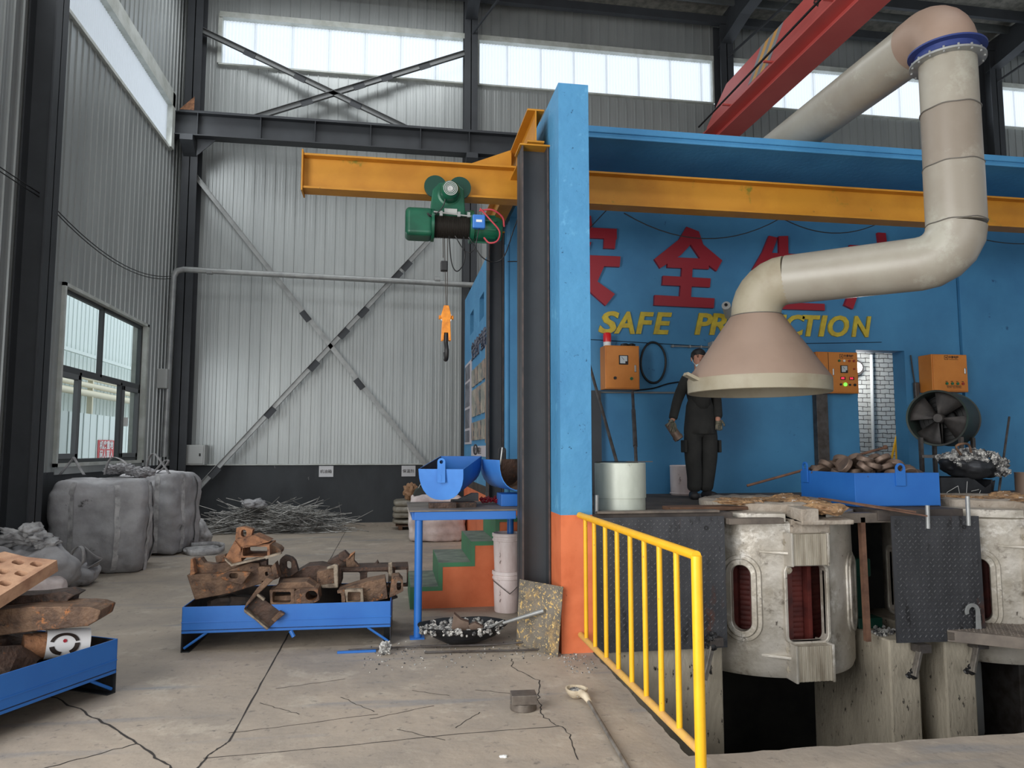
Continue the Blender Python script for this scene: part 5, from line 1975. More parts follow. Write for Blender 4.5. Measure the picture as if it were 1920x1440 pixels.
mb.box(4.02, 4.32, TY0 - .14, TY0 - .002, 2.90, 3.075)
tag(build(mb, 'wall_unit', 'grey_box', bevel=.006), 'grey metal unit on the wall behind the hood cone', 'electrical box')
cm = thing('camera', 'small grey tube camera sticking out beside the hood neck', 'camera', (3.98, 8.6, 3.4))
mb = MB()
mb.cyl((4.12, 8.55, 3.50), (4.28, 8.80, 3.42), .055, seg=18)
build(mb, 'housing', 'grey_box', parent=cm, smooth=40)
mb = MB()
mb.cyl((4.115, 8.54, 3.503), (4.107, 8.53, 3.507), .02, seg=12)
build(mb, 'lens', 'black', parent=cm)
mb = MB()
mb.box(5.46, 5.62, TY0 - .10, TY0 - .002, 1.15, 2.42)
tag(build(mb, 'cable_duct', 'bar', bevel=.004), 'grey upright channel below the lit orange cabinet', 'cable duct')
pd = thing('pendant_control', 'hanging pendant control on the wall left of the fan', 'pendant control', (6.93, 8.85, 2.4))
mb = MB()
mb.tube(curve_pts([(6.91, TY0 - .03, 2.97), (6.93, TY0 - .03, 2.75), (6.95, TY0 - .03, 2.60)]), .009, 6)
build(mb, 'cord', 'black', parent=pd)
mb = MB()
mb.box(6.925, 6.99, TY0 - .07, TY0 - .02, 2.38, 2.60)
build(mb, 'handset', 'bar', parent=pd, bevel=.01)

# round fan on a stand
fn = thing('drum_fan', 'sooty round drum fan on a steel stand', 'fan', (6.8, 8.1, 1.147))
d = V((.80, .60, 0)).normalized()
fc = V((6.50, 7.95, 2.08))
rm = V((0, 0, 1)).rotation_difference(d).to_matrix().to_4x4()
FM = Matrix.Translation(fc) @ d.to_track_quat('Z', 'Y').to_matrix().to_4x4()
fr = .325
mb = MB(FM)
mb.lathe([(fr + .012, -.01), (fr + .015, 0), (fr, .012), (fr, .62), (fr + .015, .63), (fr + .012, .645), (fr - .008, .63), (fr - .008, 0), (fr + .012, -.01)], (0, 0, 0), 48)
build(mb, 'drum', 'fan_green', parent=fn, smooth=40)
for k in range(4):
    mb = MB(FM @ Matrix.Rotation(R(90 * k + 30), 4, 'Z'))
    pts = []
    for (rad, a0_, a1_) in ((.06, -30, 25), (.31, -34, 24)):
        pass
    n = 5
    g = []
    for i in range(n + 1):
        rr_ = .05 + (.32 - .05) * i / n
        g.append([mb.v((rr_ * math.cos(R(a_)), rr_ * math.sin(R(a_)), .13 + .05 * (q_ - .5) * 2)) for q_, a_ in ((0, -34), (.33, -14), (.66, 8), (1, 28))])
    for i in range(n):
        for j in range(3):
            mb.f([g[i][j], g[i + 1][j], g[i + 1][j + 1], g[i][j + 1]])
    ob = build(mb, 'blade', 'fan', parent=fn, smooth=60)
    sm = ob.modifiers.new('thick', 'SOLIDIFY')
    sm.thickness = .004
mb = MB(FM)
mb.lathe([(0, .05), (.05, .05), (.06, .08), (.06, .2), (0, .2)], (0, 0, 0), 20)
for a in (0, 90, 180, 270):
    mb.cyl((.05 * math.cos(R(a)), .05 * math.sin(R(a)), .22), (fr * math.cos(R(a)), fr * math.sin(R(a)), .22), .008, seg=6)
build(mb, 'hub', 'fan', parent=fn)
mb = MB(FM)
for r_ in (.12, .17, .22, .27, .32):
    mb.tube([(r_ * math.cos(a), r_ * math.sin(a), .30) for a in [2 * PI * k / 32 for k in range(32)]], .003, 4, closed=True)
build(mb, 'grille', 'black', parent=fn)
mb = MB(FM)
mb.lathe([(0, .5), (fr - .01, .5)], (0, 0, 0), 40)
mb.lathe([(0, .36), (.12, .36), (.12, .49), (0, .49)], (0, 0, 0), 24)
build(mb, 'motor', 'black', parent=fn, smooth=40)
legs_ = [V((6.36, 8.06, 0)), V((6.62, 7.72, 0)), V((6.85, 8.44, 0)), V((7.11, 8.10, 0))]
for p_ in legs_:
    mb = MB()
    mb.prism([p_ + V((a, b, 1.147)) for a, b in ((-.02, -.02), (.02, -.02), (.02, .02), (-.02, .02))], V((0, 0, .70)))
    build(mb, 'leg', 'bar', parent=fn)
for a_, b_2 in ((0, 1), (0, 2), (1, 3), (2, 3)):
    mb = MB()
    d2 = (legs_[b_2] - legs_[a_])
    n2 = V((-d2.y, d2.x, 0)).normalized() * .018
    mb.prism([legs_[a_] + n2 + V((0, 0, 1.60)), legs_[a_] - n2 + V((0, 0, 1.60)), legs_[a_] - n2 + V((0, 0, 1.635)), legs_[a_] + n2 + V((0, 0, 1.635))], d2)
    build(mb, 'crossbar', 'bar', parent=fn)

# slag ladle and black box at the right
bx_ = thing('black_bin', 'black sheet steel bin with white scratches at the right', 'bin', (6.35, 7.55, 1.147))
mb = MB(TR(6.36, 7.35, 1.147, -6))
mb.prism([(-.33, 0, 0), (.27, 0, -.02), (.32, 0, .21), (.20, 0, .13), (.05, 0, .24), (-.33, 0, .24)], (0, .02, 0))
mb.box(-.33, -.31, 0, .5, 0, .24)
mb.box(.27, .29, 0, .5, 0, .22)
mb.box(-.33, .29, .48, .5, 0, .24)
mb.box(-.33, .29, 0, .5, 0, .02)
build(mb, 'shell', 'black_steel', parent=bx_)
mb = MB(TR(6.36, 7.345, 1.147, -6))
for a_, b_2 in (((-.25, .08), (-.12, .15)), ((-.12, .15), (-.10, .03)), ((-.03, .04), (-.01, .2)), ((.03, .09), (.12, .11)), ((-.25, .08), (-.26, .04)), ((.12, .06), (.14, .1))):
    mb.cyl((a_[0], 0, a_[1]), (b_2[0], 0, b_2[1]), .0025, seg=4)
build(mb, 'chalk_mark', 'pale', parent=bx_)
sp = thing('slag_lump', 'large black ladle lump crusted with grey white slag, on the bin', 'slag', (6.55, 7.6, 1.4))
c0 = V((6.49, 7.45, 1.56))
mb = MB()
mb.rock(c0 + V((-.02, 0, -.05)), (.30, .22, .15), 3, 4, .25, 1.6, rot=Matrix.Rotation(R(8), 3, 'Y'))
build(mb, 'pot', 'black_steel', parent=sp, smooth=60)
mb = MB()
for i in range(150):
    rr_ = random.Random(i + 77)
    u = rr_.uniform(-.30, .30)
    w_ = rr_.uniform(-.18, .16)
    zz = .10 * math.cos(u * 4) + .05 * u + .02 - max(0, -w_ - .08) * 1.1
    mb.rock(c0 + V((u, w_, zz)), rr_.uniform(.018, .042), i, 2, .6, 2.2)
for i in range(50):
    rr_ = random.Random(i + 177)
    mb.rock(c0 + V((rr_.uniform(.15, .33), rr_.uniform(-.22, -.1), rr_.uniform(-.14, .04))), rr_.uniform(.015, .035), i, 2, .6, 2.2)
o = build(mb, 'crust', 'slag', parent=sp)
mb = MB()
mb.tube(curve_pts([c0 + V((-.20, -.1, .08)), c0 + V((-.25, -.1, .18)), c0 + V((-.12, -.12, .20)), c0 + V((-.08, -.12, .08))]), .013, 8)
build(mb, 'handle', 'rust', parent=sp)
mb = MB()
mb.cyl((6.60, 7.2, 1.20), (7.55, 8.0, 2.10), .013, seg=8)
tag(build(mb, 'leaning_rod', 'bar', smooth=40), 'long dark rod leaning by the blue wall at the right edge', 'steel bar')
tn = thing('tin_can', 'small worn tin with red paint at the right edge', 'can', (7.15, 7.65, 1.147))
mb = MB()
mb.lathe([(0, 1.15), (.10, 1.15), (.10, 1.42), (.105, 1.43), (.09, 1.43), (.09, 1.2), (0, 1.2)], (7.44, 7.72, 0), 24)
build(mb, 'shell', 'duct_brown', parent=tn, smooth=40)

# blue tray of cast discs on the deck
tb = thing('disc_tray', 'blue steel tray full of cast discs on the furnace deck', 'tray', (4.95, 7.1, 1.147))
A_, B_, C_ = V((4.40, 6.50, 0)), V((5.28, 6.46, 0)), V((4.42, 7.48, 0))
D_ = B_ + (C_ - A_)
TZ0, TZ1 = 1.150, 1.475


def panel(mb, a, b, z0, z1, th, inn):
    d_ = (b - a).normalized()
    s_ = V((-d_.y, d_.x, 0)) * th * inn
    mb.prism([V((a.x, a.y, z0)), V((b.x, b.y, z0)), V((b.x, b.y, z1)), V((a.x, a.y, z1))], s_)


for a, b, inn, nm in ((A_, B_, 1, 'side_panel'), (C_, A_, 1, 'side_panel'), (B_, D_, 1, 'side_panel'), (D_, C_, 1, 'side_panel')):
    mb = MB()
    panel(mb, a, b, TZ0, TZ1, .012, inn)
    build(mb, nm, 'tray_blue', parent=tb, bevel=.003)
mb = MB()
mb.prism([V((p.x, p.y, TZ0)) for p in (A_, B_, D_, C_)], (0, 0, .012))
build(mb, 'bottom', 'tray_in', parent=tb)


def lug(mb, c, u, w, hgt, hr, th):
    """lifting lug: rounded plate with a hole; c bottom centre, u across, n its normal"""
    u = V(u).normalized()
    n_ = u.cross(V((0, 0, 1)))
    zc = hgt - w / 2
    N_ = 24
    outer, inner = [], []
    for k in range(N_):
        a = 2 * PI * k / N_
        x_, z_ = math.cos(a), math.sin(a)
        if k <= 12:
            outer.append((w / 2 * x_, zc + w / 2 * z_))
        elif k <= 15:
            outer.append((-w / 2, zc * (1 - (k - 12) / 3)))
        elif k <= 21:
            outer.append((-w / 2 + w * (k - 15) / 6, 0))
        else:
            outer.append((w / 2, zc * (k - 21) / 3))
        inner.append((hr * x_, zc + hr * z_))
    mb.ring([V(c) + u * x_ + V((0, 0, z_)) for x_, z_ in outer], [V(c) + u * x_ + V((0, 0, z_)) for x_, z_ in inner], n_ * th)


mb = MB()
lug(mb, A_ + (B_ - A_) * .53 + V((0, -.002, TZ0 + .20)), (B_ - A_), .10, .22, .030, .016)
build(mb, 'lifting_lug', 'tray_blue', parent=tb, bevel=.002)
mb = MB()
lug(mb, C_ + (A_ - C_) * .12 + V((-.004, 0, TZ0 + .20)), (A_ - C_), .10, .22, .030, .016)
build(mb, 'lifting_lug', 'tray_blue', parent=tb, bevel=.002)
rr_ = random.Random(4)
discpos = []
for layer, (n_l, zz) in enumerate(((20, 1.36), (24, 1.45), (17, 1.53), (6, 1.59))):
    for k in range(n_l):
        for att in range(60):
            u, w_ = rr_.uniform(.10, .90), rr_.uniform(.12, .90)
            if layer > 1:
                u, w_ = .48 + (u - .5) * (.92 if layer == 2 else .5), .5 + (w_ - .5) * .8
            p = A_ + (B_ - A_) * u + (C_ - A_) * w_ + V((0, 0, zz + rr_.uniform(-.015, .015)))
            if all((p - q_).length > .105 for q_ in discpos):
                discpos.append(p)
                break
where = ('near the front panel', 'near the left panel', 'in the middle', 'near the back', 'near the right end')
for i, p in enumerate(discpos):
    sl = rr_.uniform(.85, 1.1)
    q_ = Euler((R(rr_.uniform(-50, 50)), R(rr_.uniform(-50, 50)), R(rr_.uniform(0, 360)))).to_matrix().to_4x4()
    mb = MB(Matrix.Translation(p) @ q_)
    mb.lathe([(0, -.026), (.080 * sl, -.026), (.088 * sl, -.018), (.088 * sl, .02), (.082 * sl, .027), (.07 * sl, .024), (0, .02)], (0, 0, 0), 24)
    o = build(mb, 'cast_disc', 'disc', smooth=35)
    tag(o, 'brown grey cast metal disc heaped in the blue tray on the deck', 'metal disc', 'cast discs in the deck tray')
mb = MB()
mb.cyl((3.9, 7.7, 1.30), (5.35, 7.35, 1.72), .014, seg=8)
mb.rock((5.36, 7.348, 1.725), .026, 1, 2, .2)
tag(build(mb, 'stirring_rod', 'bar_rust', smooth=40), 'long rusty rod lying across the blue tray of discs', 'steel bar')
mb = MB()
mb.box(5.12, 5.22, 7.9, 8.0, 1.147, 1.5)
tag(build(mb, 'post_stub', 'black'), 'short black post stub behind the blue disc tray', 'post')

# ================================================================ THINGS ON THE FLOOR
_rm = cam.rotation_euler.to_matrix()


def at(px, py, y=None, z=None):
    """world point that the photo shows at (px, py), on the upright plane y or the level plane z"""
    d = _rm @ V(((px - 960) / 1380, (720 - py) / 1380, -1))
    o_ = V((0, 0, 1.7))
    t = (y - o_.y) / d.y if y is not None else (z - o_.z) / d.z
    return o_ + d * t


def outl(pts, y):
    return [at(px, py, y=y) for px, py in pts]


# ---------------------------------------------------------------- casting tray
def long_tray(name, label, a, u, w, L_, W_, z0, z1, legs=True):
    """a: near left corner, u along the length, w across"""
    a, u, w = V(a), V(u).normalized(), V(w).normalized()
    t = thing(name, label, 'tray', a + V((0, 0, 0)), 'blue trays of castings')
    k = V((0, 0, 1))

    def pan(o_, d_, l_, n_, nm, fl=.03):
        mb = MB()
        mb.prism([o_ + k * z0, o_ + d_ * l_ + k * z0, o_ + d_ * l_ + k * z1, o_ + k * z1], n_ * .008)
        mb.mi = 0
        mb.prism([o_ + k * (z0 + .085) - n_ * .004, o_ + d_ * l_ + k * (z0 + .085) - n_ * .004, o_ + d_ * l_ + k * (z0 + .095) - n_ * .004, o_ + k * (z0 + .095) - n_ * .004], n_ * .004)
        build(mb, nm, 'tray_blue', parent=t, bevel=.002)
    pan(a, u, L_, w, 'side_panel')
    q0, q1, q2, q3 = a + (u + w) * .012, a + u * (L_ - .012) + w * .012, a + u * (L_ - .012) + w * (W_ - .012), a + u * .012 + w * (W_ - .012)
    mb = MB()
    for e0, e1 in ((q0, q1), (q1, q2), (q2, q3), (q3, q0)):
        mb.quad(e0 + k * (z0 + .03), e1 + k * (z0 + .03), e1 + k * (z1 - .004), e0 + k * (z1 - .004))
    build(mb, 'inside_wall', 'tray_in', parent=t, recalc=False)  # thin dark liner over the inner faces of the blue panels
    pan(a + w * W_, u, L_, -w, 'side_panel')
    pan(a, w, W_, u, 'end_panel')
    pan(a + u * L_, w, W_, -u, 'end_panel')
    mb = MB()
    mb.prism([a + k * (z0 + .02), a + u * L_ + k * (z0 + .02), a + u * L_ + w * W_ + k * (z0 + .02), a + w * W_ + k * (z0 + .02)], k * .008)
    build(mb, 'bottom', 'tray_in', parent=t)
    # two U-shaped feet made of sheet at the ends, with diagonal bar struts
    for s_, o_ in ((1, a), (-1, a + u * L_)):
        mb = MB()
        uu = u * s_
        mb.prism([o_ + k * 0, o_ + w * W_, o_ + w * W_ + k * z0, o_ + k * z0], uu * .008)
        mb.prism([o_, o_ + w * W_, o_ + w * W_ + uu * .07, o_ + uu * .07], k * .008)
        build(mb, 'leg', 'tray_in' if False else 'black_steel', parent=t)
        for q in (.02, W_ - .02):
            mb = MB()
            mb.cyl(o_ + w * q + uu * .02 + k * .03, o_ + w * q + uu * .20 + k * (z0 + .0), .011, seg=8)
            build(mb, 'strut', 'tray_blue', parent=t)
    return t


t1 = long_tray('casting_tray', 'blue steel tray heaped with rusty castings in the middle of the floor', (-1.72, 6.72, 0), (1, -.02, 0), (.02, 1, 0), 1.74, .95, .155, .375)
mb = MB()
mb.cyl((-.83, 6.71, .15), (-.80, 6.70, .10), .018, seg=8)
build(mb, 'tow_eye', 'tray_blue', parent=t1)


def casting(label, name='iron_casting'):
    return thing(name, label, 'casting', (0, 0, 0), None)


def cast(label, pieces, name='rusty_casting', origin=None, amp=.006):
    """pieces: list of (outline in photo frame, front plane y, depth, material) or ring pieces with a hole outline"""
    t = None
    allm = []
    mats = []
    mb = MB()
    for pc in pieces:
        pts, y, dep, mm = pc[:4]
        if mm not in mats:
            mats.append(mm)
        mb.mi = mats.index(mm)
        hole = pc[4] if len(pc) > 4 else None
        P_ = outl(pts, y)
        if hole:
            cxp, cyp, hw, hh, rad = hole
            inner = [(cxp + x_, cyp - z_) for x_, z_ in rrect(hw, hh, rad, 5)]
            # outer outline resampled by angle to the same number of points
            out2 = []
            for qx, qy in inner:
                dx_, dy_ = qx - cxp, qy - cyp
                best = None
                for i in range(len(pts)):
                    x1_, y1_ = pts[i]
                    x2_, y2_ = pts[(i + 1) % len(pts)]
                    ex_, ey_ = x2_ - x1_, y2_ - y1_
                    den = dx_ * ey_ - dy_ * ex_
                    if abs(den) < 1e-9:
                        continue
                    tt = ((x1_ - cxp) * ey_ - (y1_ - cyp) * ex_) / den
                    ss = ((x1_ - cxp) * dy_ - (y1_ - cyp) * dx_) / den
                    if tt > 0 and -1e-6 <= ss <= 1 + 1e-6 and (best is None or tt < best):
                        best = tt
                best = best or 1.2
                out2.append((cxp + dx_ * best, cyp + dy_ * best))
            mb.ring(outl(out2, y), outl(inner, y), (pc[5] if len(pc) > 5 else (0, dep, 0)))
        else:
            mb.prism(P_, (pc[5] if len(pc) > 5 else (0, dep, 0)))
    o = build(mb, name, mats, bevel=.007)
    return tag(o, label, 'casting', 'rusty castings in the blue trays')


RU, RO, RK, RE = 'rust', 'rust_orange', 'rust_dark', 'rust_edge'
cast('big brown boxy casting at the left end of the middle tray, with an eye flange', [
    ([(350, 1078), (365, 1125), (430, 1113), (492, 1094), (486, 1056), (468, 1055), (412, 1076)], 6.92, .34, RU),
    ([(356, 1080), (357, 1048), (376, 1046), (383, 1056), (400, 1058), (428, 1053), (470, 1056), (412, 1078)], 7.0, .12, RU),
    ([(356, 1080), (357, 1048), (361, 1048), (366, 1076)], 6.92, .10, RO),
    ([(411, 1082), (428, 1072), (462, 1072), (474, 1070), (454, 1096), (446, 1095), (414, 1086)], 6.84, .05, RU, (438, 1080, 8, 5, 5))])
cast('orange rusty hollow casting with a dark rectangular mouth, on top of the middle heap', [
    ([(450, 1029), (505, 1016), (506, 1042), (452, 1053)], 6.85, .36, RO, (478, 1034, 23, 9, 3)),
    ([(440, 1013), (478, 1004), (505, 1016), (450, 1030)], 6.95, .25, RO),
    ([(421, 1048), (434, 1059), (453, 1053), (451, 1028), (440, 1014), (430, 1032)], 6.92, .22, RO),
    ([(505, 1019), (522, 1027), (527, 1032), (526, 1038), (505, 1042)], 6.95, .2, RU),
    ([(421, 1047), (434, 1058), (506, 1041), (527, 1036), (527, 1039), (506, 1045), (434, 1062), (422, 1051)], 6.83, .06, RE),
    ([(441, 1012), (443, 990), (457, 988), (474, 993), (475, 1004), (462, 1009)], 7.06, .10, RO, (457, 1000, 5, 7, 5))])
cast('small square rusty block under the left side of the top casting', [([(403, 1043), (422, 1040), (426, 1054), (405, 1055)], 7.0, .12, RU)])
cast('small tan plate casting with one round hole, right of the big boxy casting', [
    ([(483, 1062), (508, 1063), (512, 1088), (488, 1090)], 6.86, .12, RU, (500, 1076, 3, 4, 3)),
    ([(508, 1063), (516, 1055), (523, 1084), (512, 1088)], 6.86, .16, RU),
    ([(480, 1058), (500, 1050), (500, 1064), (484, 1064)], 6.95, .1, RK)])
cast('dark casting with an upright round eye, behind the middle of the heap', [
    ([(521, 1068), (525, 1048), (534, 1041), (548, 1046), (560, 1059), (561, 1070), (545, 1082), (524, 1084)], 7.08, .09, RK, (541, 1060, 5, 8, 5)),
    ([(524, 1083), (545, 1080), (575, 1062), (600, 1060), (640, 1068), (640, 1095), (540, 1110), (520, 1100)], 7.15, .28, RK)])
cast('rusty channel casting hanging over the front edge of the middle tray', [
    ([(457, 1143), (484, 1114), (513, 1087), (500, 1083), (481, 1104), (461, 1132)], 6.64, .16, RU),
    ([(482, 1112), (497, 1123), (494, 1128), (481, 1118)], 6.64, .05, RE),
    ([(457, 1142), (466, 1148), (504, 1179), (500, 1182), (478, 1163), (457, 1148)], 6.62, .09, RE),
    ([(459, 1143), (484, 1116), (533, 1152), (518, 1165), (502, 1180)], 6.70, .02, RK),
    ([(524, 1146), (534, 1152), (515, 1167), (508, 1162)], 6.64, .06, RU)])
cast('brown frame casting with a rectangular pocket and round slot, front of the middle tray', [
    ([(505, 1106), (552, 1105), (552, 1134), (507, 1136)], 6.72, .22, RU, (528, 1120, 17, 10, 3)),
    ([(552, 1104), (596, 1103), (599, 1126), (575, 1136), (552, 1136)], 6.72, .24, RU, (584, 1117, 11, 9, 9)),
    ([(508, 1118), (550, 1116), (550, 1132), (508, 1133)], 6.82, .08, RU),
    ([(511, 1106), (525, 1093), (575, 1091), (596, 1104)], 6.78, .25, RU)])
cast('long dark channel casting with two window pockets, across the back right of the middle tray', [
    ([(634, 1069), (682, 1067), (682, 1104), (634, 1106)], 7.25, .10, RK, (657, 1087, 18, 14, 4)),
    ([(682, 1067), (730, 1065), (730, 1102), (682, 1104)], 7.25, .10, RK, (708, 1086, 20, 14, 4)),
    ([(634, 1066), (766, 1062), (766, 1068), (634, 1072)], 7.2, .3, RK),
    ([(728, 1056), (735, 1054), (736, 1088), (729, 1092)], 7.1, .06, RE),
    ([(736, 1064), (766, 1062), (765, 1100), (736, 1100)], 7.2, .1, RK, (752, 1082, 11, 14, 2))])
cast('reddish box casting with a bright torch-cut edge, near the middle of the tray', [
    ([(594, 1072), (634, 1064), (634, 1100), (594, 1100)], 7.0, .25, RU),
    ([(612, 1064), (628, 1058), (634, 1060), (634, 1102), (627, 1103), (625, 1066), (613, 1068)], 6.95, .05, RE),
    ([(600, 1098), (634, 1093), (634, 1103), (604, 1103)], 6.96, .05, RE)])
cast('long red brown casting with an eye at its right end, right of the middle tray', [
    ([(634, 1107), (690, 1090), (722, 1084), (727, 1122), (690, 1130), (650, 1134)], 6.85, .22, RU),
    ([(722, 1083), (748, 1080), (757, 1090), (757, 1108), (742, 1116), (727, 1122)], 6.85, .2, RU, (748, 1098, 4, 9, 4)),
    ([(632, 1108), (646, 1105), (648, 1134), (640, 1134), (640, 1112), (633, 1113)], 6.8, .05, RU),
    ([(646, 1106), (680, 1102), (682, 1130), (650, 1133)], 6.78, .06, RE, (664, 1119, 12, 9, 2))])
cast('dark curved casting piece sticking up behind the middle tray heap', [
    ([(605, 1072), (613, 1055), (630, 1045), (645, 1040), (665, 1060), (672, 1070)], 7.35, .2, RK),
    ([(634, 1040), (646, 1033), (656, 1043), (648, 1055), (636, 1050)], 7.3, .12, RK)])
cast('small orange edged spike casting at the top right of the middle heap', [
    ([(648, 1048), (658, 1040), (665, 1037), (664, 1052), (678, 1066), (650, 1068)], 7.28, .1, RU),
    ([(656, 1040), (666, 1035), (652, 1050)], 7.26, .1, RO)])
cast('small triangular rusty fin behind the long channel casting', [([(697, 1066), (708, 1051), (714, 1066)], 7.45, .1, RK)])
for i, (px, py, lab) in enumerate(((425, 1127, 'small grey scrap casting inside the left end of the middle tray'), (455, 1124, 'flat grey scrap casting under the big boxy casting'),
                                   (705, 1128, 'small dark scrap casting inside the right end of the middle tray'))):
    mb = MB()
    c = at(px, py, y=7.05)
    mb.rock((c.x, 7.05, .34), (.17, .13, .06), i + 3, 2, .4)
    tag(build(mb, 'rusty_casting', 'tray_in'), lab, 'casting', 'rusty castings in the blue trays')

# left tray, cut by the frame edge
u2 = V((-.43, -.90, 0)).normalized()
w2 = V((-.88, .47, 0)).normalized()
t2 = long_tray('casting_tray', 'blue steel tray with castings at the left edge of the photo', (-1.885, 5.72, 0), u2, w2, 1.7, .95, .135, .37)
O_ = at(107, 1050, y=5.62)
U_ = (at(-50, 1148, y=5.10) - O_).normalized()
W_ = (at(52, 1012, y=5.84) - O_)
W_ = (W_ - U_ * W_.dot(U_)).normalized()
N_ = W_.cross(U_).normalized()
if N_.z < 0:
    N_ = -N_
FR = Matrix((U_, W_, N_)).transposed().to_4x4()
FR.translation = O_
mb = MB(FR)
mb.prism([(0, 0, -.09), (.85, 0, -.09), (.85, .40, -.09), (.62, .44, -.09), (.40, .41, -.09), (.20, .48, -.09), (.06, .38, -.09), (.05, .2, -.09)], (0, 0, .09))
pl_ = build(mb, 'slotted_casting', ['rust_tan'])
cs_ = []
for k in range(12):
    mb = MB(FR)
    x_, y_ = .09 + (k % 4) * .12 + .03 * (k // 4), .08 + (k // 4) * .12
    mb.prism([(x_ + a, y_ + b, -.06) for a, b in rrect(.024, .042, .02, 3)], (0, 0, .2))
    cs_.append(build(mb, 'cutter', 'rust_dark'))
cut(pl_, cs_)
bv = pl_.modifiers.new('bevel', 'BEVEL')
bv.width, bv.limit_method = .006, 'ANGLE'
tag(pl_, 'tan slotted plate casting tilted on top of the left tray', 'casting', 'rusty castings in the blue trays')
cast('long dark red brown bar casting across the left tray', [
    ([(-60, 1148), (60, 1138), (150, 1137), (172, 1139), (189, 1145), (183, 1163), (165, 1174), (60, 1184), (-60, 1200)], 5.42, .28, 'rust')])
cast('dark curved flange casting between the slotted plate and the long bar', [
    ([(-40, 1120), (65, 1116), (120, 1109), (141, 1116), (127, 1125), (125, 1135), (95, 1136), (60, 1140), (-40, 1150)], 5.6, .2, RK)])
for i, (s_, q_, z_, sz, lab) in enumerate(((.25, .62, .30, (.22, .20, .13), 'dark rusty scrap casting behind the printed wrap in the left tray'),
                                         (.62, .35, .32, (.24, .22, .14), 'dark rusty scrap casting under the left end of the long bar casting'),
                                         (.55, .72, .36, (.22, .18, .15), 'dark rusty scrap casting at the back of the left tray, under the slotted plate'),
                                         (.95, .55, .38, (.26, .22, .20), 'dark rusty scrap casting deep in the left tray at the frame edge'))):
    c = V((-1.885, 5.72, 0)) + u2 * s_ + w2 * q_
    mb = MB()
    mb.rock((c.x, c.y, z_), sz, i + 12, 2, .45, 1.5)
    tag(build(mb, 'rusty_casting', 'rust_dark', bevel=.006), lab, 'casting', 'rusty castings in the blue trays')
ga = thing('gear_housing', 'orange brown rounded housing with white printed wrap inside the left tray', 'casting', (-2.3, 5.4, .2))
mb = MB()
P0, P1 = at(42, 1214, y=5.48), at(166, 1204, y=5.67)
mb.cyl(P0, P1, .085, seg=28)
build(mb, 'housing', 'rust_orange', parent=ga, smooth=40)
mb = MB()
P0, P1 = at(84, 1208, y=5.55), at(166, 1203, y=5.67)
mb.cyl(P0, P1, .098, .094, seg=32, caps=False)
build(mb, 'paper_wrap', 'paper', parent=ga, smooth=50)
ax_ = (P1 - P0).normalized()
fr_ = V((.0, -1, .25))
fr_ = (fr_ - ax_ * fr_.dot(ax_)).normalized()
up_ = fr_.cross(ax_).normalized()
if up_.z < 0:
    up_ = -up_


def onwrap(s_, h_):
    th_ = h_ / .099
    return P0 + ax_ * s_ + (fr_ * math.cos(th_) + up_ * math.sin(th_)) * .1005


cm_ = (.105, -.01)
for a0_, a1_, r0_, r1_ in ((15, 165, .058, .078), (-170, -100, .052, .078), (-60, 5, .052, .078)):
    mb = MB()
    n_ = 16
    A2, B2 = [], []
    for k in range(n_ + 1):
        a_ = R(a0_ + (a1_ - a0_) * k / n_)
        A2.append(mb.v(onwrap(cm_[0] + r0_ * math.cos(a_) * 1.15, cm_[1] + r0_ * math.sin(a_))))
        B2.append(mb.v(onwrap(cm_[0] + r1_ * math.cos(a_) * 1.15, cm_[1] + r1_ * math.sin(a_))))
    for k in range(n_):
        mb.f([A2[k], A2[k + 1], B2[k + 1], B2[k]])
    build(mb, 'emblem_arc', 'ink', parent=ga)
mb = MB()
vs_ = [mb.v(onwrap(cm_[0] + .012 * math.cos(a_), cm_[1] + .022 + .012 * math.sin(a_))) for a_ in [2 * PI * k / 14 for k in range(14)]]
mb.f(vs_)
build(mb, 'emblem_dot', 'letter_red', parent=ga)

# ---------------------------------------------------------------- blue work table
tbx = thing('work_table', 'blue steel frame table with worn top beside the stairs', 'table', (.75, 7.4, 0))
mb = MB()
mb.box(.17, 1.42, 6.84, 7.95, 1.132, 1.147)
build(mb, 'table_top', 'table_top', parent=tbx, bevel=.003)
for (x0, x1, y0, y1) in ((.22, 1.16, 6.85, 6.91), (.22, 1.42, 7.87, 7.93), (.20, .26, 6.9, 7.9)):
    mb = MB()
    mb.box(x0, x1, y0, y1, 1.055, 1.132)
    build(mb, 'apron', 'tray_blue', parent=tbx, bevel=.004)
for (x, y) in ((.262, 6.89), (1.27, 7.86)):
    mb = MB()
    mb.cyl((x, y, 0), (x, y, 1.132), .036, seg=20)
    build(mb, 'leg', 'tray_blue', parent=tbx, smooth=40)
    mb = MB()
    mb.box(x - .07, x + .06, y - .06, y + .06, 0, .012)
    build(mb, 'foot_plate', 'tray_blue', parent=tbx)


# troughs
def section(w, h, n=14):
    """half round trough outline from left rim over the bottom to right rim"""
    out_ = []
    for k in range(n + 1):
        a = PI + PI * k / n
        x_, z_ = math.cos(a), math.sin(a)
        out_.append((w * (abs(x_) ** .8) * (1 if x_ > 0 else -1), h * (-(abs(z_) ** .8))))
    return out_


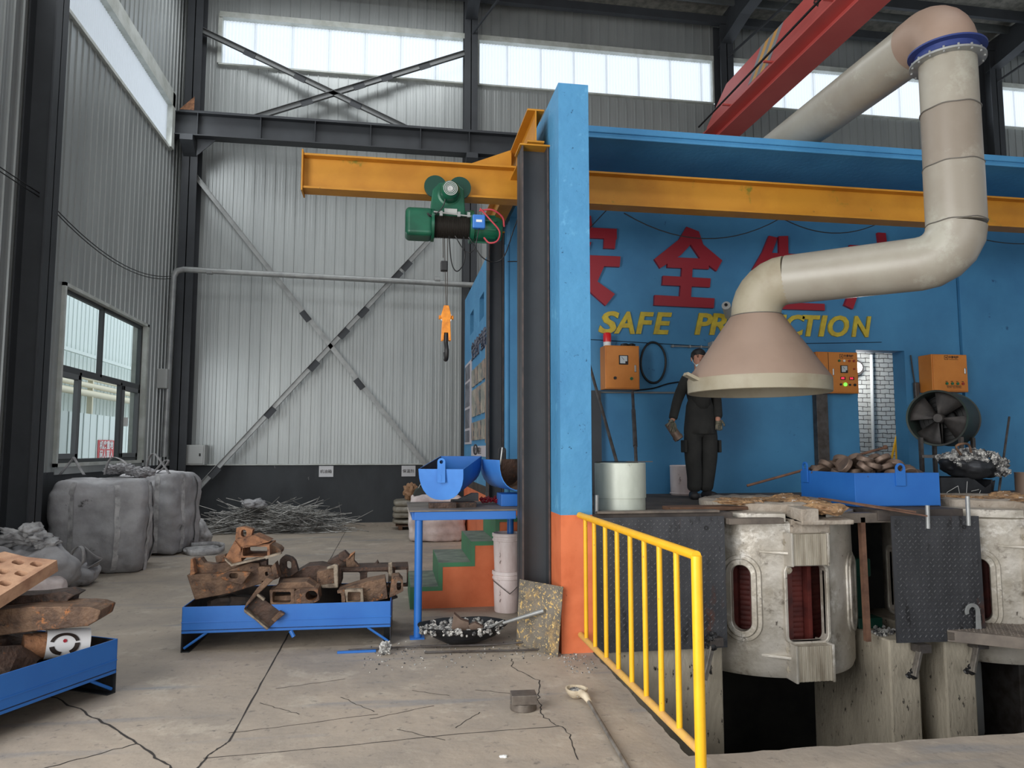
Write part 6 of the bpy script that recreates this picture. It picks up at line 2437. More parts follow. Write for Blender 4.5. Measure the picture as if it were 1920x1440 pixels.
def trough(label, c0_, c1_, w, h, near_plate=True, group='half round charging troughs', inner='tray_in', far='tray_blue'):
    t = thing('charging_trough', label, 'trough', c0_, group)
    c0_, c1_ = V(c0_), V(c1_)
    ax = (c1_ - c0_).normalized()
    s_ = ax.cross(V((0, 0, 1))).normalized()
    k_ = s_.cross(ax).normalized()
    sec = section(w, h)
    inn = section(w - .008, h - .008)
    mb = MB()
    loops = []
    for c in (c0_, c1_):
        loops.append(([mb.v(c + s_ * x_ + k_ * z_) for x_, z_ in sec], [mb.v(c + s_ * x_ + k_ * z_) for x_, z_ in inn]))
    n_ = len(sec)
    for i in range(n_ - 1):
        mb.mi = 0
        mb.f([loops[0][0][i], loops[0][0][i + 1], loops[1][0][i + 1], loops[1][0][i]])
        mb.mi = 1
        mb.f([loops[0][1][i], loops[1][1][i], loops[1][1][i + 1], loops[0][1][i + 1]])
    mb.mi = 0
    for q in (0, n_ - 1):
        mb.f([loops[0][0][q], loops[0][1][q], loops[1][1][q], loops[1][0][q]])
    for e in (0, 1):
        for i in range(n_ - 1):
            mb.f([loops[e][0][i], loops[e][0][i + 1], loops[e][1][i + 1], loops[e][1][i]])
    build(mb, 'body', ['tray_blue' if near_plate else 'trough_blue', inner], parent=t, smooth=50)
    if near_plate:
        mb = MB()
        mb.prism([c0_ + s_ * x_ + k_ * z_ for x_, z_ in sec], -ax * .012)
        build(mb, 'end_plate', 'trough_blue', parent=t, bevel=.002)
    mb = MB()
    mb.prism([c1_ + s_ * x_ + k_ * z_ for x_, z_ in sec], ax * .010)
    build(mb, 'far_plate', far, parent=t)
    return t, ax, s_, k_


t, ax, s_, k_ = trough('blue half round trough with a lug on its front plate, on the blue table', (.475, 7.10, 1.515), (.72, 7.72, 1.63), .225, .30)
mb = MB()
lug(mb, V((.475, 7.085, 1.515)) - V((0, .012, .13)), (1, 0, 0), .075, .235, .017, .02)
mb.box(.46, .478, 7.05, 7.07, 1.40, 1.46)
build(mb, 'lifting_lug', 'trough_blue', parent=t, bevel=.002)
mb = MB()
mb.tube([V((.72, 7.72, 1.63)) + s_ * .0 + V((.16 + .018 * math.cos(a), .05, .07 + .05 * math.sin(a))) for a in [2 * PI * k / 20 for k in range(20)]], .008, 8, closed=True)
build(mb, 'ring_eye', 'black', parent=t, smooth=60)
t, ax, s_, k_ = trough('blue half round trough with brown inside, partly behind the dark steel column', (1.255, 7.05, 1.60), (1.16, 7.75, 1.60), .235, .30, near_plate=False, inner='rust', far='rust_dark')
mb = MB()
mb.cyl((1.07, 7.25, 1.55), (1.09, 7.25, 1.72), .008, seg=8)
build(mb, 'pin', 'galv', parent=t)
mb = MB()
lug(mb, V((1.17, 7.80, 1.58)), (1, 0, 0), .085, .15, .02, .014)
build(mb, 'lifting_lug', 'black_steel', parent=t, bevel=.002)
mb = MB()
mb.box(.60, .82, 7.12, 7.50, 1.147, 1.195)
mb.box(.36, .62, 7.05, 7.14, 1.147, 1.20)
tag(build(mb, 'support_block', 'rust_dark', bevel=.003), 'brown steel support blocks under the front blue trough', 'block')
mb = MB()
mb.prism([(.64, 7.3, 1.20), (.86, 7.3, 1.20), (.86, 7.3, 1.27), (.80, 7.3, 1.27)], (0, .1, 0))
mb.box(.60, .86, 7.28, 7.45, 1.195, 1.205)
tag(build(mb, 'angle_piece', 'black_steel'), 'black angle steel piece behind the front blue trough', 'steel piece')
mb = MB()
mb.box(1.07, 1.30, 7.18, 7.5, 1.148, 1.265)
tag(build(mb, 'blue_box', 'tray_blue', bevel=.004), 'small blue box under the second trough next to the steel column', 'box')
mb = MB()
for i in range(26):
    rr_ = random.Random(i)
    c = V((rr_.uniform(.90, 1.08), rr_.uniform(7.45, 7.6), 1.165 + rr_.uniform(0, .04)))
    e_ = Euler((rr_.uniform(0, 3), rr_.uniform(0, 3), rr_.uniform(0, 3))).to_matrix()
    mb.tube([c + e_ @ V((.022 * math.cos(a), .014 * math.sin(a), 0)) for a in [2 * PI * k / 10 for k in range(10)]], .005, 5, closed=True)
o = tag(build(mb, 'chain', 'letter_red'), 'heap of dark red chain lying on the blue table', 'chain')

# bucket stack
bx0 = at(954, 1147, z=0)
bx0 = V((1.235, 7.86, 0))


def bucket(z, label, handle):
    t = thing('bucket', label, 'bucket', (bx0.x, bx0.y, z), 'stacked white buckets')
    mb = MB()
    r0_, r1_ = .135, .152
    mb.lathe([(0, z + .002), (r0_ - .005, z + .002), (r0_, z + .012), (r1_ - .006, z + .34), (r1_ + .006, z + .345), (r1_ + .006, z + .36), (r1_ - .002, z + .362), (r1_ - .002, z + .385),
              (r1_ + .008, z + .39), (r1_ + .008, z + .42), (r1_ - .004, z + .425), (r1_ - .012, z + .41), (r0_ - .012, z + .02), (0, z + .02)], (bx0.x, bx0.y, 0), 40)
    build(mb, 'shell', 'bucket', parent=t, smooth=35)
    if handle:
        mb = MB()
        mb.tube([V((bx0.x + .155 * math.cos(a), bx0.y - .02 + .155 * math.sin(a), z + .33 - .12 * (1 - abs(math.cos(a))))) for a in [R(180 + 180 * k / 16) for k in range(17)]], .004, 6)
        build(mb, 'handle', 'bar', parent=t)
    return t


bucket(0, 'lower bucket of the stained white stack beside the steel column', True)
bucket(.395, 'upper bucket of the stained white stack beside the steel column', False)

# leaning sheet with ochre dust
lp = thing('leaning_sheet', 'grey steel sheet splashed with ochre dust leaning by the steel column', 'steel sheet', (1.3, 6.4, 0))
A0, A1 = V((1.10, 6.50, .0)), V((1.375, 6.08, .0))
up2 = V((.035, .03, .56))
mb = MB()
mb.prism([A0, A1, A1 + up2 + V((.02, -.0, .0)), A0 + up2], V((.007, .004, 0)))
M['sheet_splash'] = mat('splashed_steel_sheet', srgb(132, 124, 112), 0.6, 0.3, srgb(90, 86, 80), 4, spots=[(srgb(176, 146, 100), 5, 0.52, 0.72), (srgb(216, 180, 112), 30, 0.58, 0.62), (srgb(232, 206, 150), 60, 0.62, 0.66)])
build(mb, 'sheet', 'sheet_splash', parent=lp, bevel=.002)

# slag pan with chunks and a scoop
sp_ = thing('slag_pan', 'black round slag pan with white crusted rim on the floor', 'pan', (.63, 6.74, 0))
mb = MB()
mb.lathe([(0, .0), (.16, .005), (.30, .07), (.39, .155), (.405, .16), (.39, .145), (.28, .06), (.1, .03), (0, .03)], (0, 0, 0), 44)
for vt in mb.bm.verts:
    vt.co.y *= .62
    vt.co.z += .012 * noise.noise(vt.co * 6)
    vt.co += V((.655, 6.66, .008))
build(mb, 'bowl', 'black_steel', parent=sp_, smooth=50)
mb = MB()
rr_ = random.Random(9)
for i in range(130):
    a = rr_.uniform(0, 2 * PI)
    d = rr_.uniform(.1, 1) ** .6
    mb.rock((.655 + .35 * d * math.cos(a), 6.66 + .215 * d * math.sin(a), .115 + .03 * d + rr_.uniform(-.01, .01)), rr_.uniform(.012, .035), i, 1, .6)
for i in range(60):
    a = R(rr_.uniform(190, 330))
    mb.rock((.655 + .39 * math.cos(a), 6.66 + .24 * math.sin(a), .145 + rr_.uniform(-.03, .015)), rr_.uniform(.008, .022), i, 1, .6)
build(mb, 'slag_crust', 'slag', parent=sp_)
for i, (pts, y, dep, lab) in enumerate((([(846, 1180), (851, 1151), (864, 1162), (879, 1167), (880, 1184), (852, 1187)], 6.52, .09, 'upright brown steel wedge standing in the slag pan'),
                                        ([(878, 1173), (891, 1168), (906, 1176), (902, 1184), (884, 1187)], 6.50, .07, 'small brown steel block lying in the slag pan'))):
    mb = MB()
    mb.prism(outl(pts, y), (.01, dep, 0))
    tag(build(mb, 'steel_wedge', 'disc', bevel=.002), lab, 'steel block')
sc_ = thing('slag_scoop', 'long handled grey scoop resting from the slag pan to the leaning sheet', 'scoop', (.95, 6.6, .15))
pA, pB, pC = at(905, 1184, y=6.52), at(944, 1168, y=6.42), at(1020, 1145, y=6.22)
mb = MB()
mb.tube([pB, pC], [.014, .018], 10)
build(mb, 'handle', 'galv', parent=sc_, smooth=40)
mb = MB()
mb.prism([pA + V((0, 0, .02)), pB + V((0, 0, .02)), pB + V((0, .05, -.02)), pA + V((0, .09, -.03)), pA + V((-.02, .04, -.05))], (0, 0, .006))
build(mb, 'blade', 'galv', parent=sc_)
# bars on the floor
mb = MB()
mb.tube(curve_pts([(-.33, 6.53, .012), (.2, 6.52, .02), (.9, 6.47, .022), (1.22, 6.42, .05), (1.36, 6.36, .06), (1.36, 6.28, .04), (1.2, 6.27, .018), (.8, 6.31, .015), (.3, 6.36, .012)], 6), .009, 7)
tag(build(mb, 'bent_bar', 'bar', smooth=50), 'long thin bar bent back on itself in front of the slag pan', 'steel bar')
mb = MB()
mb.box(-.42, -.10, 6.475, 6.50, .0, .018)
tag(build(mb, 'painted_bar', 'tray_blue', bevel=.002), 'short blue painted bar end lying left of the slag lump', 'steel bar')
mb = MB()
mb.rock((-.02, 6.41, .045), (.05, .05, .055), 2, 3, .5, 3, flat=0)
tag(build(mb, 'slag_lump', 'slag'), 'small grey slag lump on the floor right of the blue bar end', 'slag')
mb = MB()
mb.rock((-.03, 6.68, .015), (.03, .025, .018), 5, 2, .5, 3, flat=0)
tag(build(mb, 'slag_chip', 'ladle'), 'cream chip on the floor at the right foot of the middle tray', 'chip')
mb = MB()
mb.cyl((1.17, 6.62, 0), (1.17, 6.62, .10), .012, seg=8)
mb.cyl((1.17, 6.62, .10), (1.17, 6.62, .112), .018, seg=6)
o = tag(build(mb, 'anchor_bolt', 'bar'), 'anchor bolt at the foot of the dark steel column', 'bolt')
rr_ = random.Random(21)
mb = MB()
for i in range(240):
    x, y = rr_.uniform(-.2, 1.7), rr_.gauss(6.35, .22)
    if y < 5.9:
        continue
    mb.rock((x, y, .002), rr_.uniform(.003, .010), i, 1, .5, flat=0)
for i in range(60):
    mb.rock((rr_.uniform(1.35, 1.62), rr_.uniform(5.6, 6.15), .002), rr_.uniform(.003, .010), i, 1, .5, flat=0)
o = tag(build(mb, 'slag_crumbs', 'slag'), 'scattered slag crumbs around the pan and the blue orange post', 'crumbs')
o['kind'] = 'stuff'
mb = MB()
mb.rock((.64, 4.2, .006), (.022, .012, .008), 3, 2, .5, 3, flat=0)
tag(build(mb, 'paper_scrap', 'pale'), 'tiny white scrap on the floor near the bottom edge', 'scrap')
# steel block on disc
mb = MB()
mb.lathe([(0, 0), (.085, 0), (.088, .004), (.088, .042), (.084, .047), (0, .047)], (.885, 4.94, 0), 36)
tag(build(mb, 'steel_disc', 'steel_block', smooth=35), 'round steel disc on the floor under the rectangular block', 'steel disc')
mb = MB()
mb.box(.80, .965, 4.86, 4.98, .048, .108, rot=Matrix.Rotation(R(-3), 3, 'Z'))
tag(build(mb, 'steel_block', 'steel_block', bevel=.003), 'small rectangular steel block lying on a round disc', 'steel block')
# ladle
ld = thing('sampling_ladle', 'long handled ladle with lime coated bowl lying on the floor', 'ladle', (1.28, 4.6, 0))
mb = MB()
mb.lathe([(0, .0), (.045, .005), (.072, .04), (.078, .062), (.066, .064), (.055, .035), (0, .02)], (1.285, 5.10, 0), 28)
mb.tube([(1.30, 5.035, .05), (1.315, 4.96, .05), (1.32, 4.90, .035)], [.026, .024, .016], 10)
build(mb, 'bowl', 'ladle', parent=ld, smooth=50, disp=(.006, 14))
mb = MB()
mb.rock((1.283, 5.10, .035), (.055, .055, .026), 4, 3, .4, 3)
build(mb, 'skull', 'slag', parent=ld)
mb = MB()
mb.cyl((1.32, 4.91, .032), (1.235, 3.4, .012), .0125, seg=12)
build(mb, 'handle', 'ladle_bar', parent=ld, smooth=40)


# ---------------------------------------------------------------- bulk bags
def softbox(c, sx_, sy_, sz_, rz, name_m, seed, amp=.07, crease=.035, pw=5.0, top_sink=0.0):
    """stuffed bag: super-ellipsoid box with creases; returns an MB (world coordinates) and a surface function"""
    rm_ = Matrix.Rotation(R(rz), 3, 'Z')
    c = V(c)
    off = V((seed * 5.3, seed * 2.1, seed * .7))

    def surf(d):
        d = d.normalized()
        k = (abs(d.x) ** pw + abs(d.y) ** pw + abs(d.z) ** pw) ** (-1 / pw)
        p = d * k
        q = V((p.x * sx_ / 2, p.y * sy_ / 2, p.z * sz_ / 2))
        bul = 1 + .05 * math.cos(p.z * 1.5)
        q.x *= bul
        q.y *= bul
        nn = noise.noise(q * 2.2 + off) * amp + noise.noise(V((q.x * 2, q.y * 2, q.z * 9)) + off) * crease + \
            abs(noise.noise(V((q.x * 7, q.y * 7, q.z * 5)) + off)) * crease
        q += d * nn
        if d.z > .75:
            q.z -= top_sink * (1 - (d.x ** 2 + d.y ** 2) * 1.5)
        w_ = c + rm_ @ V((q.x, q.y, q.z + sz_ / 2))
        w_.z = max(w_.z, .002)
        return w_
    mb = MB()
    t = bmesh.new()
    bmesh.ops.create_cube(t, size=2)
    bmesh.ops.subdivide_edges(t, edges=t.edges[:], cuts=26, use_grid_fill=True)
    idx = {vt.index: mb.v(surf(vt.co)) for vt in t.verts}
    for fc in t.faces:
        mb.f([idx[vt.index] for vt in fc.verts])
    t.free()
    return mb, surf, rm_


def strap(surf, c, pts, w, lift=.008):
    """webbing following the bag surface through directions"""
    mb = MB()
    L_, R_ = [], []
    P_ = [surf(V(d)) for d in pts]
    for i, p in enumerate(P_):
        n_ = (p - V(c)).normalized()
        t_ = (P_[min(i + 1, len(P_) - 1)] - P_[max(i - 1, 0)]).normalized()
        s2 = n_.cross(t_).normalized()
        L_.append(mb.v(p + n_ * lift + s2 * w / 2))
        R_.append(mb.v(p + n_ * lift - s2 * w / 2))
    for i in range(len(P_) - 1):
        mb.f([L_[i], L_[i + 1], R_[i + 1], R_[i]])
    return mb


def loop_band(pts, w, flat):
    """loop of webbing standing free through world points, its width along flat"""
    mb = MB()
    ps = curve_pts(pts, 8)
    f_ = V(flat).normalized() * w / 2
    a_ = [mb.v(p - f_) for p in ps]
    b_2 = [mb.v(p + f_) for p in ps]
    for i in range(len(ps) - 1):
        mb.f([a_[i], a_[i + 1], b_2[i + 1], b_2[i]])
    return mb


def solid(o, th):
    md = o.modifiers.new('thick', 'SOLIDIFY')
    md.thickness = th
    return o


def bulk_bag(label, c, sx_, sy_, sz_, rz, seed, loops, m='bag', straps=(-.45, .45), pw=6, grp='woven bulk bags'):
    pw = 9
    t = thing('bulk_bag', label, 'bag', c, grp)
    mb, surf, rm_ = softbox(c, sx_, sy_, sz_, rz, m, seed, pw=pw)
    build(mb, 'sack', m, parent=t, smooth=180, recalc=False)
    mid = V(c) + V((0, 0, sz_ / 2))
    for s2 in straps:
        for face in ('f', 'r'):
            pts = [V((s2, -1, -.98 + 1.94 * k / 14)) if face == 'f' else V((1, s2, -.98 + 1.94 * k / 14)) for k in range(15)]
            build(strap(surf, mid, pts, .07, .020), 'strap', 'bag_strap', parent=t, smooth=180, recalc=False)
    for k, lp_ in enumerate(loops):
        ob = build(loop_band(lp_, .055, (.3, 1, 0)), 'lifting_loop', 'bag_strap', parent=t, smooth=180)
        solid(ob, .006)
    return t


def lo(pairs, y):
    return [at(px, py, y=y) for px, py in pairs]


bulk_bag('large grey bulk bag under the left window, nearest of the two upright bags', (-4.05, 11.50, 0), 1.14, 1.08, 1.27, 8, 1,
         [lo([(112, 890), (135, 862), (139, 858), (150, 878), (158, 890)], 11.5), lo([(196, 890), (202, 868), (212, 857), (228, 862), (238, 870)], 11.5),
          lo([(272, 890), (278, 862), (288, 850), (300, 862), (318, 888)], 12.0)])
mb = MB()
for i in range(14):
    rr_ = random.Random(i + 3)
    c = at(210 + i * 5.2, 882 - 5 * math.sin(i * .45), y=11.7)
    mb.rock(c, (.10, .14, .055), i, 4, .45, 2.4, rot=Matrix.Rotation(R(25 * math.sin(i * 2.1)), 3, 'Y'))
build(mb, 'gathered_neck', 'bag', parent=bpy.data.objects['bulk_bag'], smooth=80)
bulk_bag('grey bulk bag standing behind and right of the largest bag, in the corner', (-3.82, 13.25, 0), 1.0, 1.0, 1.33, -12, 2,
         [lo([(286, 888), (300, 872), (312, 862), (316, 866), (304, 880), (290, 890)], 12.8)])
tbw = bulk_bag('white pinkish bulk bag seen under the blue table beyond the stairs', (.88, 14.2, 0), .96, .75, .84, 0, 3, [], m='bag_white', straps=())
# collapsed bags on the left
fl = thing('collapsed_bag', 'collapsed grey bulk bag heaped against the left edge', 'bag', (-4.2, 9.6, 0), 'woven bulk bags')
mb, surf, rm_ = softbox((-4.16, 9.40, 0), .80, 1.0, .66, 8, 'bag', 7, amp=.22, crease=.09, pw=3)
build(mb, 'sack', 'bag', parent=fl, smooth=180, recalc=False)
mb = MB()
for i, (px, py, s1, s2) in enumerate(((60, 985, .10, .08), (72, 1000, .13, .07), (88, 1012, .12, .06), (40, 1000, .22, .07), (10, 1008, .2, .08))):
    mb.rock(at(px, py + 8, y=9.3), (s1, .15, s2), i + 2, 4, .45, 2.2, rot=Matrix.Rotation(R(20 * math.sin(i * 2.7)), 3, 'Y'))
build(mb, 'knotted_neck', 'bag_strap', parent=fl, smooth=180)
sb_ = thing('collapsed_bag', 'small open collapsed bag with a loop handle, in front of the largest bag', 'bag', (-3.8, 10.2, 0), 'woven bulk bags')
mb, surf, rm_ = softbox((-3.92, 10.25, 0), .50, .5, .24, 10, 'bag', 11, amp=.10, crease=.05, pw=3.5)
build(mb, 'sack', 'bag', parent=sb_, smooth=180, recalc=False)
mb = MB()
for (a_, b_2, c_) in (((118, 1062), (150, 1024), (160, 1060)), ((158, 1026), (192, 1046), (165, 1068)), ((120, 1064), (165, 1068), (140, 1050)), ((160, 1068), (192, 1047), (182, 1062))):
    P_ = [at(*q, y=10.1 + .12 * k) for k, q in enumerate((a_, b_2, c_))]
    n_ = 6
    g = {}
    for i in range(n_ + 1):
        for j in range(n_ + 1 - i):
            p = P_[0] + (P_[1] - P_[0]) * i / n_ + (P_[2] - P_[0]) * j / n_
            g[i, j] = mb.v(p + V((0, 1, .3)) * .05 * noise.noise(p * 6))
    for i in range(n_):
        for j in range(n_ - i):
            mb.f([g[i, j], g[i + 1, j], g[i, j + 1]])
            if i + j < n_ - 1:
                mb.f([g[i + 1, j], g[i + 1, j + 1], g[i, j + 1]])
solid(build(mb, 'open_flap', 'bag', parent=sb_, smooth=180), .006)
solid(build(loop_band(lo([(126, 1058), (134, 1036), (147, 1024), (156, 1030), (156, 1052), (148, 1064)], 10.05), .05, (.4, 1, 0)), 'lifting_loop', 'bag_strap', parent=sb_, smooth=180), .006)
mb, surf, rm_ = softbox((-4.55, 9.9, 0), .4, .4, .30, 0, 'bag', 13, amp=.08, crease=.04, pw=4)
mb2, surf2, _ = softbox((-3.88, 9.2, 0), .42, .4, .27, 30, 'bag', 15, amp=.05, crease=.03, pw=5)
tag(build(mb2, 'folded_bag', 'bag_white', smooth=180, recalc=False), 'small folded pale bag on the floor behind the left tray', 'bag')
mb.bm.free()
# strap coil on the floor beside the second bag
cs = thing('sling_band', 'grey webbing sling lying in a coil on the floor right of the bags', 'sling', (-3.0, 13.1, 0))
solid(build(loop_band([(-3.3, 12.9, .06), (-3.1, 12.65, .05), (-2.75, 12.8, .06), (-2.72, 13.1, .09), (-2.95, 13.35, .1), (-3.3, 13.3, .09)], .09, (0, 0.2, 1)), 'band', 'bag_strap', parent=cs, smooth=180), .01)
mb, surf, rm_ = softbox((-3.05, 13.0, 0), .55, .5, .10, 0, 'bag', 21, amp=.06, crease=.04, pw=2.5)
build(mb, 'band_heap', 'bag_strap', parent=cs, smooth=180, recalc=False)
mb, surf, rm_ = softbox((-3.35, 13.9, 0), .3, .5, .42, 0, 'bag', 22, amp=.12, crease=.06, pw=2.5)
tag(build(mb, 'rag_bundle', 'bag_strap', smooth=180, recalc=False), 'grey rag bundle in the corner behind the sling', 'rag')

# pile of scrap strip
mb = MB()
rr_ = random.Random(5)
for i in range(520):
    cx_ = rr_.gauss(-2.35, .72)
    if cx_ < -4.0 or cx_ > -.9:
        continue
    env = max(.1, 1 - abs((cx_ + 2.35) / 1.75) ** 1.8)
    z_ = rr_.uniform(.01, .56) * env
    y_ = 16.0 + rr_.uniform(-.42, .42) * (1 - z_)
    ln = rr_.uniform(.5, 1.3)
    a = rr_.gauss(0, .5)
    bend_ = rr_.uniform(-.45, .45)
    dz = rr_.gauss(0, .22)
    pts = []
    for k in range(6):
        s2 = (k / 5 - .5) * ln
        aa = a + bend_ * (k / 5 - .5) * 2
        pts.append(V((cx_ + s2 * math.cos(aa), min(16.6, y_ + s2 * math.sin(aa) * .6), max(.008, z_ + dz * s2 + .10 * bend_ * (k / 5 - .5) ** 2))))
    mb.tube(pts, rr_.uniform(.004, .008), 4, caps=False)
for i in range(14):
    a0_ = V((rr_.uniform(-3.6, -1.0), 15.8, .2))
    mb.tube([a0_, a0_ + V((rr_.uniform(-.4, .4), 0, rr_.uniform(.15, .38))), a0_ + V((rr_.uniform(-.6, .6), 0, rr_.uniform(.30, .55)))], .005, 4)
o = tag(build(mb, 'scrap_pile', 'scrap'), 'tangled pile of thin grey scrap strips along the back wall', 'scrap metal')
o['kind'] = 'stuff'
o['group'] = 'scrap strips'
mb = MB()
mb.rock((-2.75, 15.85, .60), (.22, .18, .10), 4, 4, .5, 2)
tag(build(mb, 'rolled_sack', 'bag', smooth=180), 'crumpled grey sack lying on top of the scrap strips', 'sack')

# wrapped sacks on a pallet near the back wall
plt = thing('pallet', 'low wooden pallet under the plastic wrapped sacks', 'pallet', (.5, 16.3, 0))
for x in (.18, .5, .82):
    mb = MB()
    mb.box(x, x + .08, 15.95, 16.6, 0, .08)
    build(mb, 'bearer', 'wood', parent=plt)
for y in (15.95, 16.2, 16.45):
    mb = MB()
    mb.box(.12, .95, y, y + .12, .08, .10)
    build(mb, 'slat', 'wood', parent=plt)
for k in range(4):
    mb, surf, _ = softbox((.46 + .02 * (k % 2), 16.22, 0), .78, .6, .145, 0, 'bag', 40 + k, amp=.02, crease=.02, pw=4)
    bmesh.ops.translate(mb.bm, verts=mb.bm.verts[:], vec=(0, 0, .10 + .13 * k))
    tag(build(mb, 'wrapped_sack', 'sack_plastic', smooth=180, recalc=False), '%s of the four plastic wrapped sacks stacked on the pallet' % ('lowest', 'second lowest', 'second highest', 'topmost')[k],
        'sack', 'wrapped sacks on the pallet')
mb = MB()
mb.rock((.42, 16.0, .80), (.14, .12, .18), 8, 4, .5, 2.2)
tag(build(mb, 'paper_sack', 'kraft', smooth=60), 'crumpled brown paper sack on top of the wrapped sacks', 'sack')
mb = MB()
mb.prism([(.42, 13.95, .84), (.72, 13.95, .84), (.72, 13.95, .97), (.52, 13.95, .99), (.46, 13.95, .94)], (0, .3, 0))
tag(build(mb, 'grey_case', 'fan_green', bevel=.015), 'dark grey case lying on the white bulk bag', 'case')
ob = build(loop_band([(.50, 14.0, .95), (.56, 14.0, 1.06), (.68, 14.0, 1.10), (.8, 14.0, 1.02)], .06, (0, 1, 0)), 'white_strap', 'pale', smooth=180)
solid(ob, .006)
tag(ob, 'white webbing strap arched over the dark grey case', 'strap')

# ================================================================ THE WORKER
def skin_mesh(name, nodes, edges, m, parent, sub=2, extra=None):
    """nodes: name -> (x, y, z, rx, ry); one continuous surface grown over the joints"""
    keys = list(nodes)
    off = wloc(parent)
    me = bpy.data.meshes.new(name)
    me.from_pydata([V(nodes[k][:3]) - off for k in keys], [(keys.index(a), keys.index(b)) for a, b in edges], [])
    o = bpy.data.objects.new(name, me)
    COL.objects.link(o)
    sk = o.modifiers.new('skin', 'SKIN')
    sk.use_smooth_shade = True
    for i, k in enumerate(keys):
        sv = me.skin_vertices[0].data[i]
        r_ = nodes[k][3:]
        sv.radius = (r_[0], r_[1] if len(r_) > 1 else r_[0])
        sv.use_root = (i == 0)
    ss = o.modifiers.new('sub', 'SUBSURF')
    ss.levels = ss.render_levels = sub
    bpy.context.view_layer.update()
    bake(o)
    o.data.materials.clear()
    o.data.materials.append(M[m])
    for p in o.data.polygons:
        p.use_smooth = True
    o.parent = parent
    return o


PX, PY, PZ = 3.47, 7.93, 1.147
wk = thing('person', 'worker in dark overalls and gloves standing on the deck behind the hood', 'person', (PX, PY, PZ))


def pz(h):
    return PZ + h


# body: one continuous surface from head to feet (skin colour), dressed by the garments below
B = {'hip': (PX, PY, pz(.90), .07, .06), 'belly': (PX, PY, pz(1.08), .08, .07), 'chest': (PX - .01, PY, pz(1.27), .13, .09), 'shl': (PX, PY, pz(1.38), .07, .06),
     'neck': (PX - .005, PY - .02, pz(1.45), .05, .05), 'head0': (PX - .01, PY - .035, pz(1.515), .062, .075), 'head1': (PX - .012, PY - .03, pz(1.585), .074, .09),
     'head2': (PX - .01, PY - .02, pz(1.65), .062, .075),
     'rsh': (PX - .165, PY, pz(1.36), .055, .055), 'rel': (PX - .27, PY - .02, pz(1.12), .04, .04), 'rwr': (PX - .355, PY - .08, pz(.90), .028, .03), 'rpalm': (PX - .375, PY - .10, pz(.86), .03, .035),
     'lsh': (PX + .165, PY, pz(1.36), .055, .055), 'lel': (PX + .21, PY + .02, pz(1.10), .04, .04), 'lwr': (PX + .17, PY - .10, pz(.90), .028, .03), 'lpalm': (PX + .15, PY - .14, pz(.86), .03, .035),
     'rhip': (PX - .085, PY, pz(.84), .06, .06), 'rkn': (PX - .10, PY - .02, pz(.47), .06, .065), 'ran': (PX - .085, PY + .0, pz(.09), .03, .03), 'rtoe': (PX - .12, PY - .09, pz(.04), .02, .018),
     'lhip': (PX + .085, PY, pz(.84), .06, .06), 'lkn': (PX + .085, PY - .01, pz(.47), .06, .065), 'lan': (PX + .055, PY + .03, pz(.09), .03, .03), 'ltoe': (PX + .09, PY - .07, pz(.04), .02, .018)}
E_ = [('hip', 'belly'), ('belly', 'chest'), ('chest', 'shl'), ('shl', 'neck'), ('neck', 'head0'), ('head0', 'head1'), ('head1', 'head2'),
      ('shl', 'rsh'), ('rsh', 'rel'), ('rel', 'rwr'), ('rwr', 'rpalm'), ('shl', 'lsh'), ('lsh', 'lel'), ('lel', 'lwr'), ('lwr', 'lpalm'),
      ('hip', 'rhip'), ('rhip', 'rkn'), ('rkn', 'ran'), ('ran', 'rtoe'), ('hip', 'lhip'), ('lhip', 'lkn'), ('lkn', 'lan'), ('lan', 'ltoe')]
body = skin_mesh('body', B, E_, 'skin', wk)
# face: nose, brow, ears, lips
hc = V((PX - .012, PY - .03, pz(1.585)))
fd = V((-.22, -1, -.05)).normalized()          # where he looks
sd = V((1, -.22, 0)).normalized()
mb = MB()
mb.rock(hc + fd * .092 + V((0, 0, -.005)), (.012, .020, .022), 1, 2, .05)
mb.rock(hc + fd * .090 + V((0, 0, -.012)), (.015, .012, .008), 1, 2, .05)
for s2 in (-1, 1):
    mb.rock(hc + sd * s2 * .078 + V((0, .01, -.002)), (.010, .018, .028), 2, 2, .05)
    mb.rock(hc + fd * .084 + sd * s2 * .03 + V((0, 0, .032)), (.022, .008, .006), 2, 2, .05)
build(mb, 'face', 'skin', parent=wk, smooth=180)
mb = MB()
for s2 in (-1, 1):
    mb.rock(hc + fd * .087 + sd * s2 * .029 + V((0, 0, .018)), (.011, .005, .0045), 2, 2, .0)
    mb.rock(hc + fd * .089 + sd * s2 * .030 + V((0, 0, .037)), (.018, .006, .0035), 2, 2, .0)
build(mb, 'eyes', 'hair', parent=wk)
mb = MB()
t_ = bmesh.new()
bmesh.ops.create_icosphere(t_, subdivisions=4, radius=1)
idx = {}
for vt in t_.verts:
    p = vt.co.copy()
    q = hc + V((0, .01, .035)) + V((p.x * .083, p.y * .100, p.z * .088)) * (1 + .03 * noise.noise(p * 9))
    if (p.dot(V((fd.x, fd.y, 0))) > .35 and p.z < .42) or p.z < -.45:
        q = hc + V((p.x * .05, p.y * .06, p.z * .03))
    idx[vt.index] = mb.v(q)
for fc in t_.faces:
    mb.f([idx[vt.index] for vt in fc.verts])
t_.free()
build(mb, 'hair', 'hair', parent=wk, smooth=180)
mb = MB()
mb.rock(hc + fd * .062 + V((0, 0, -.085)), (.052, .035, .026), 3, 3, .1)
mb.tube(curve_pts([hc + fd * .06 - sd * .045 + V((0, 0, -.075)), hc - sd * .078 + V((0, -.03, -.04)), hc - sd * .08 + V((0, .0, .01))]), .0025, 5)
build(mb, 'mask', 'mask', parent=wk, smooth=180)
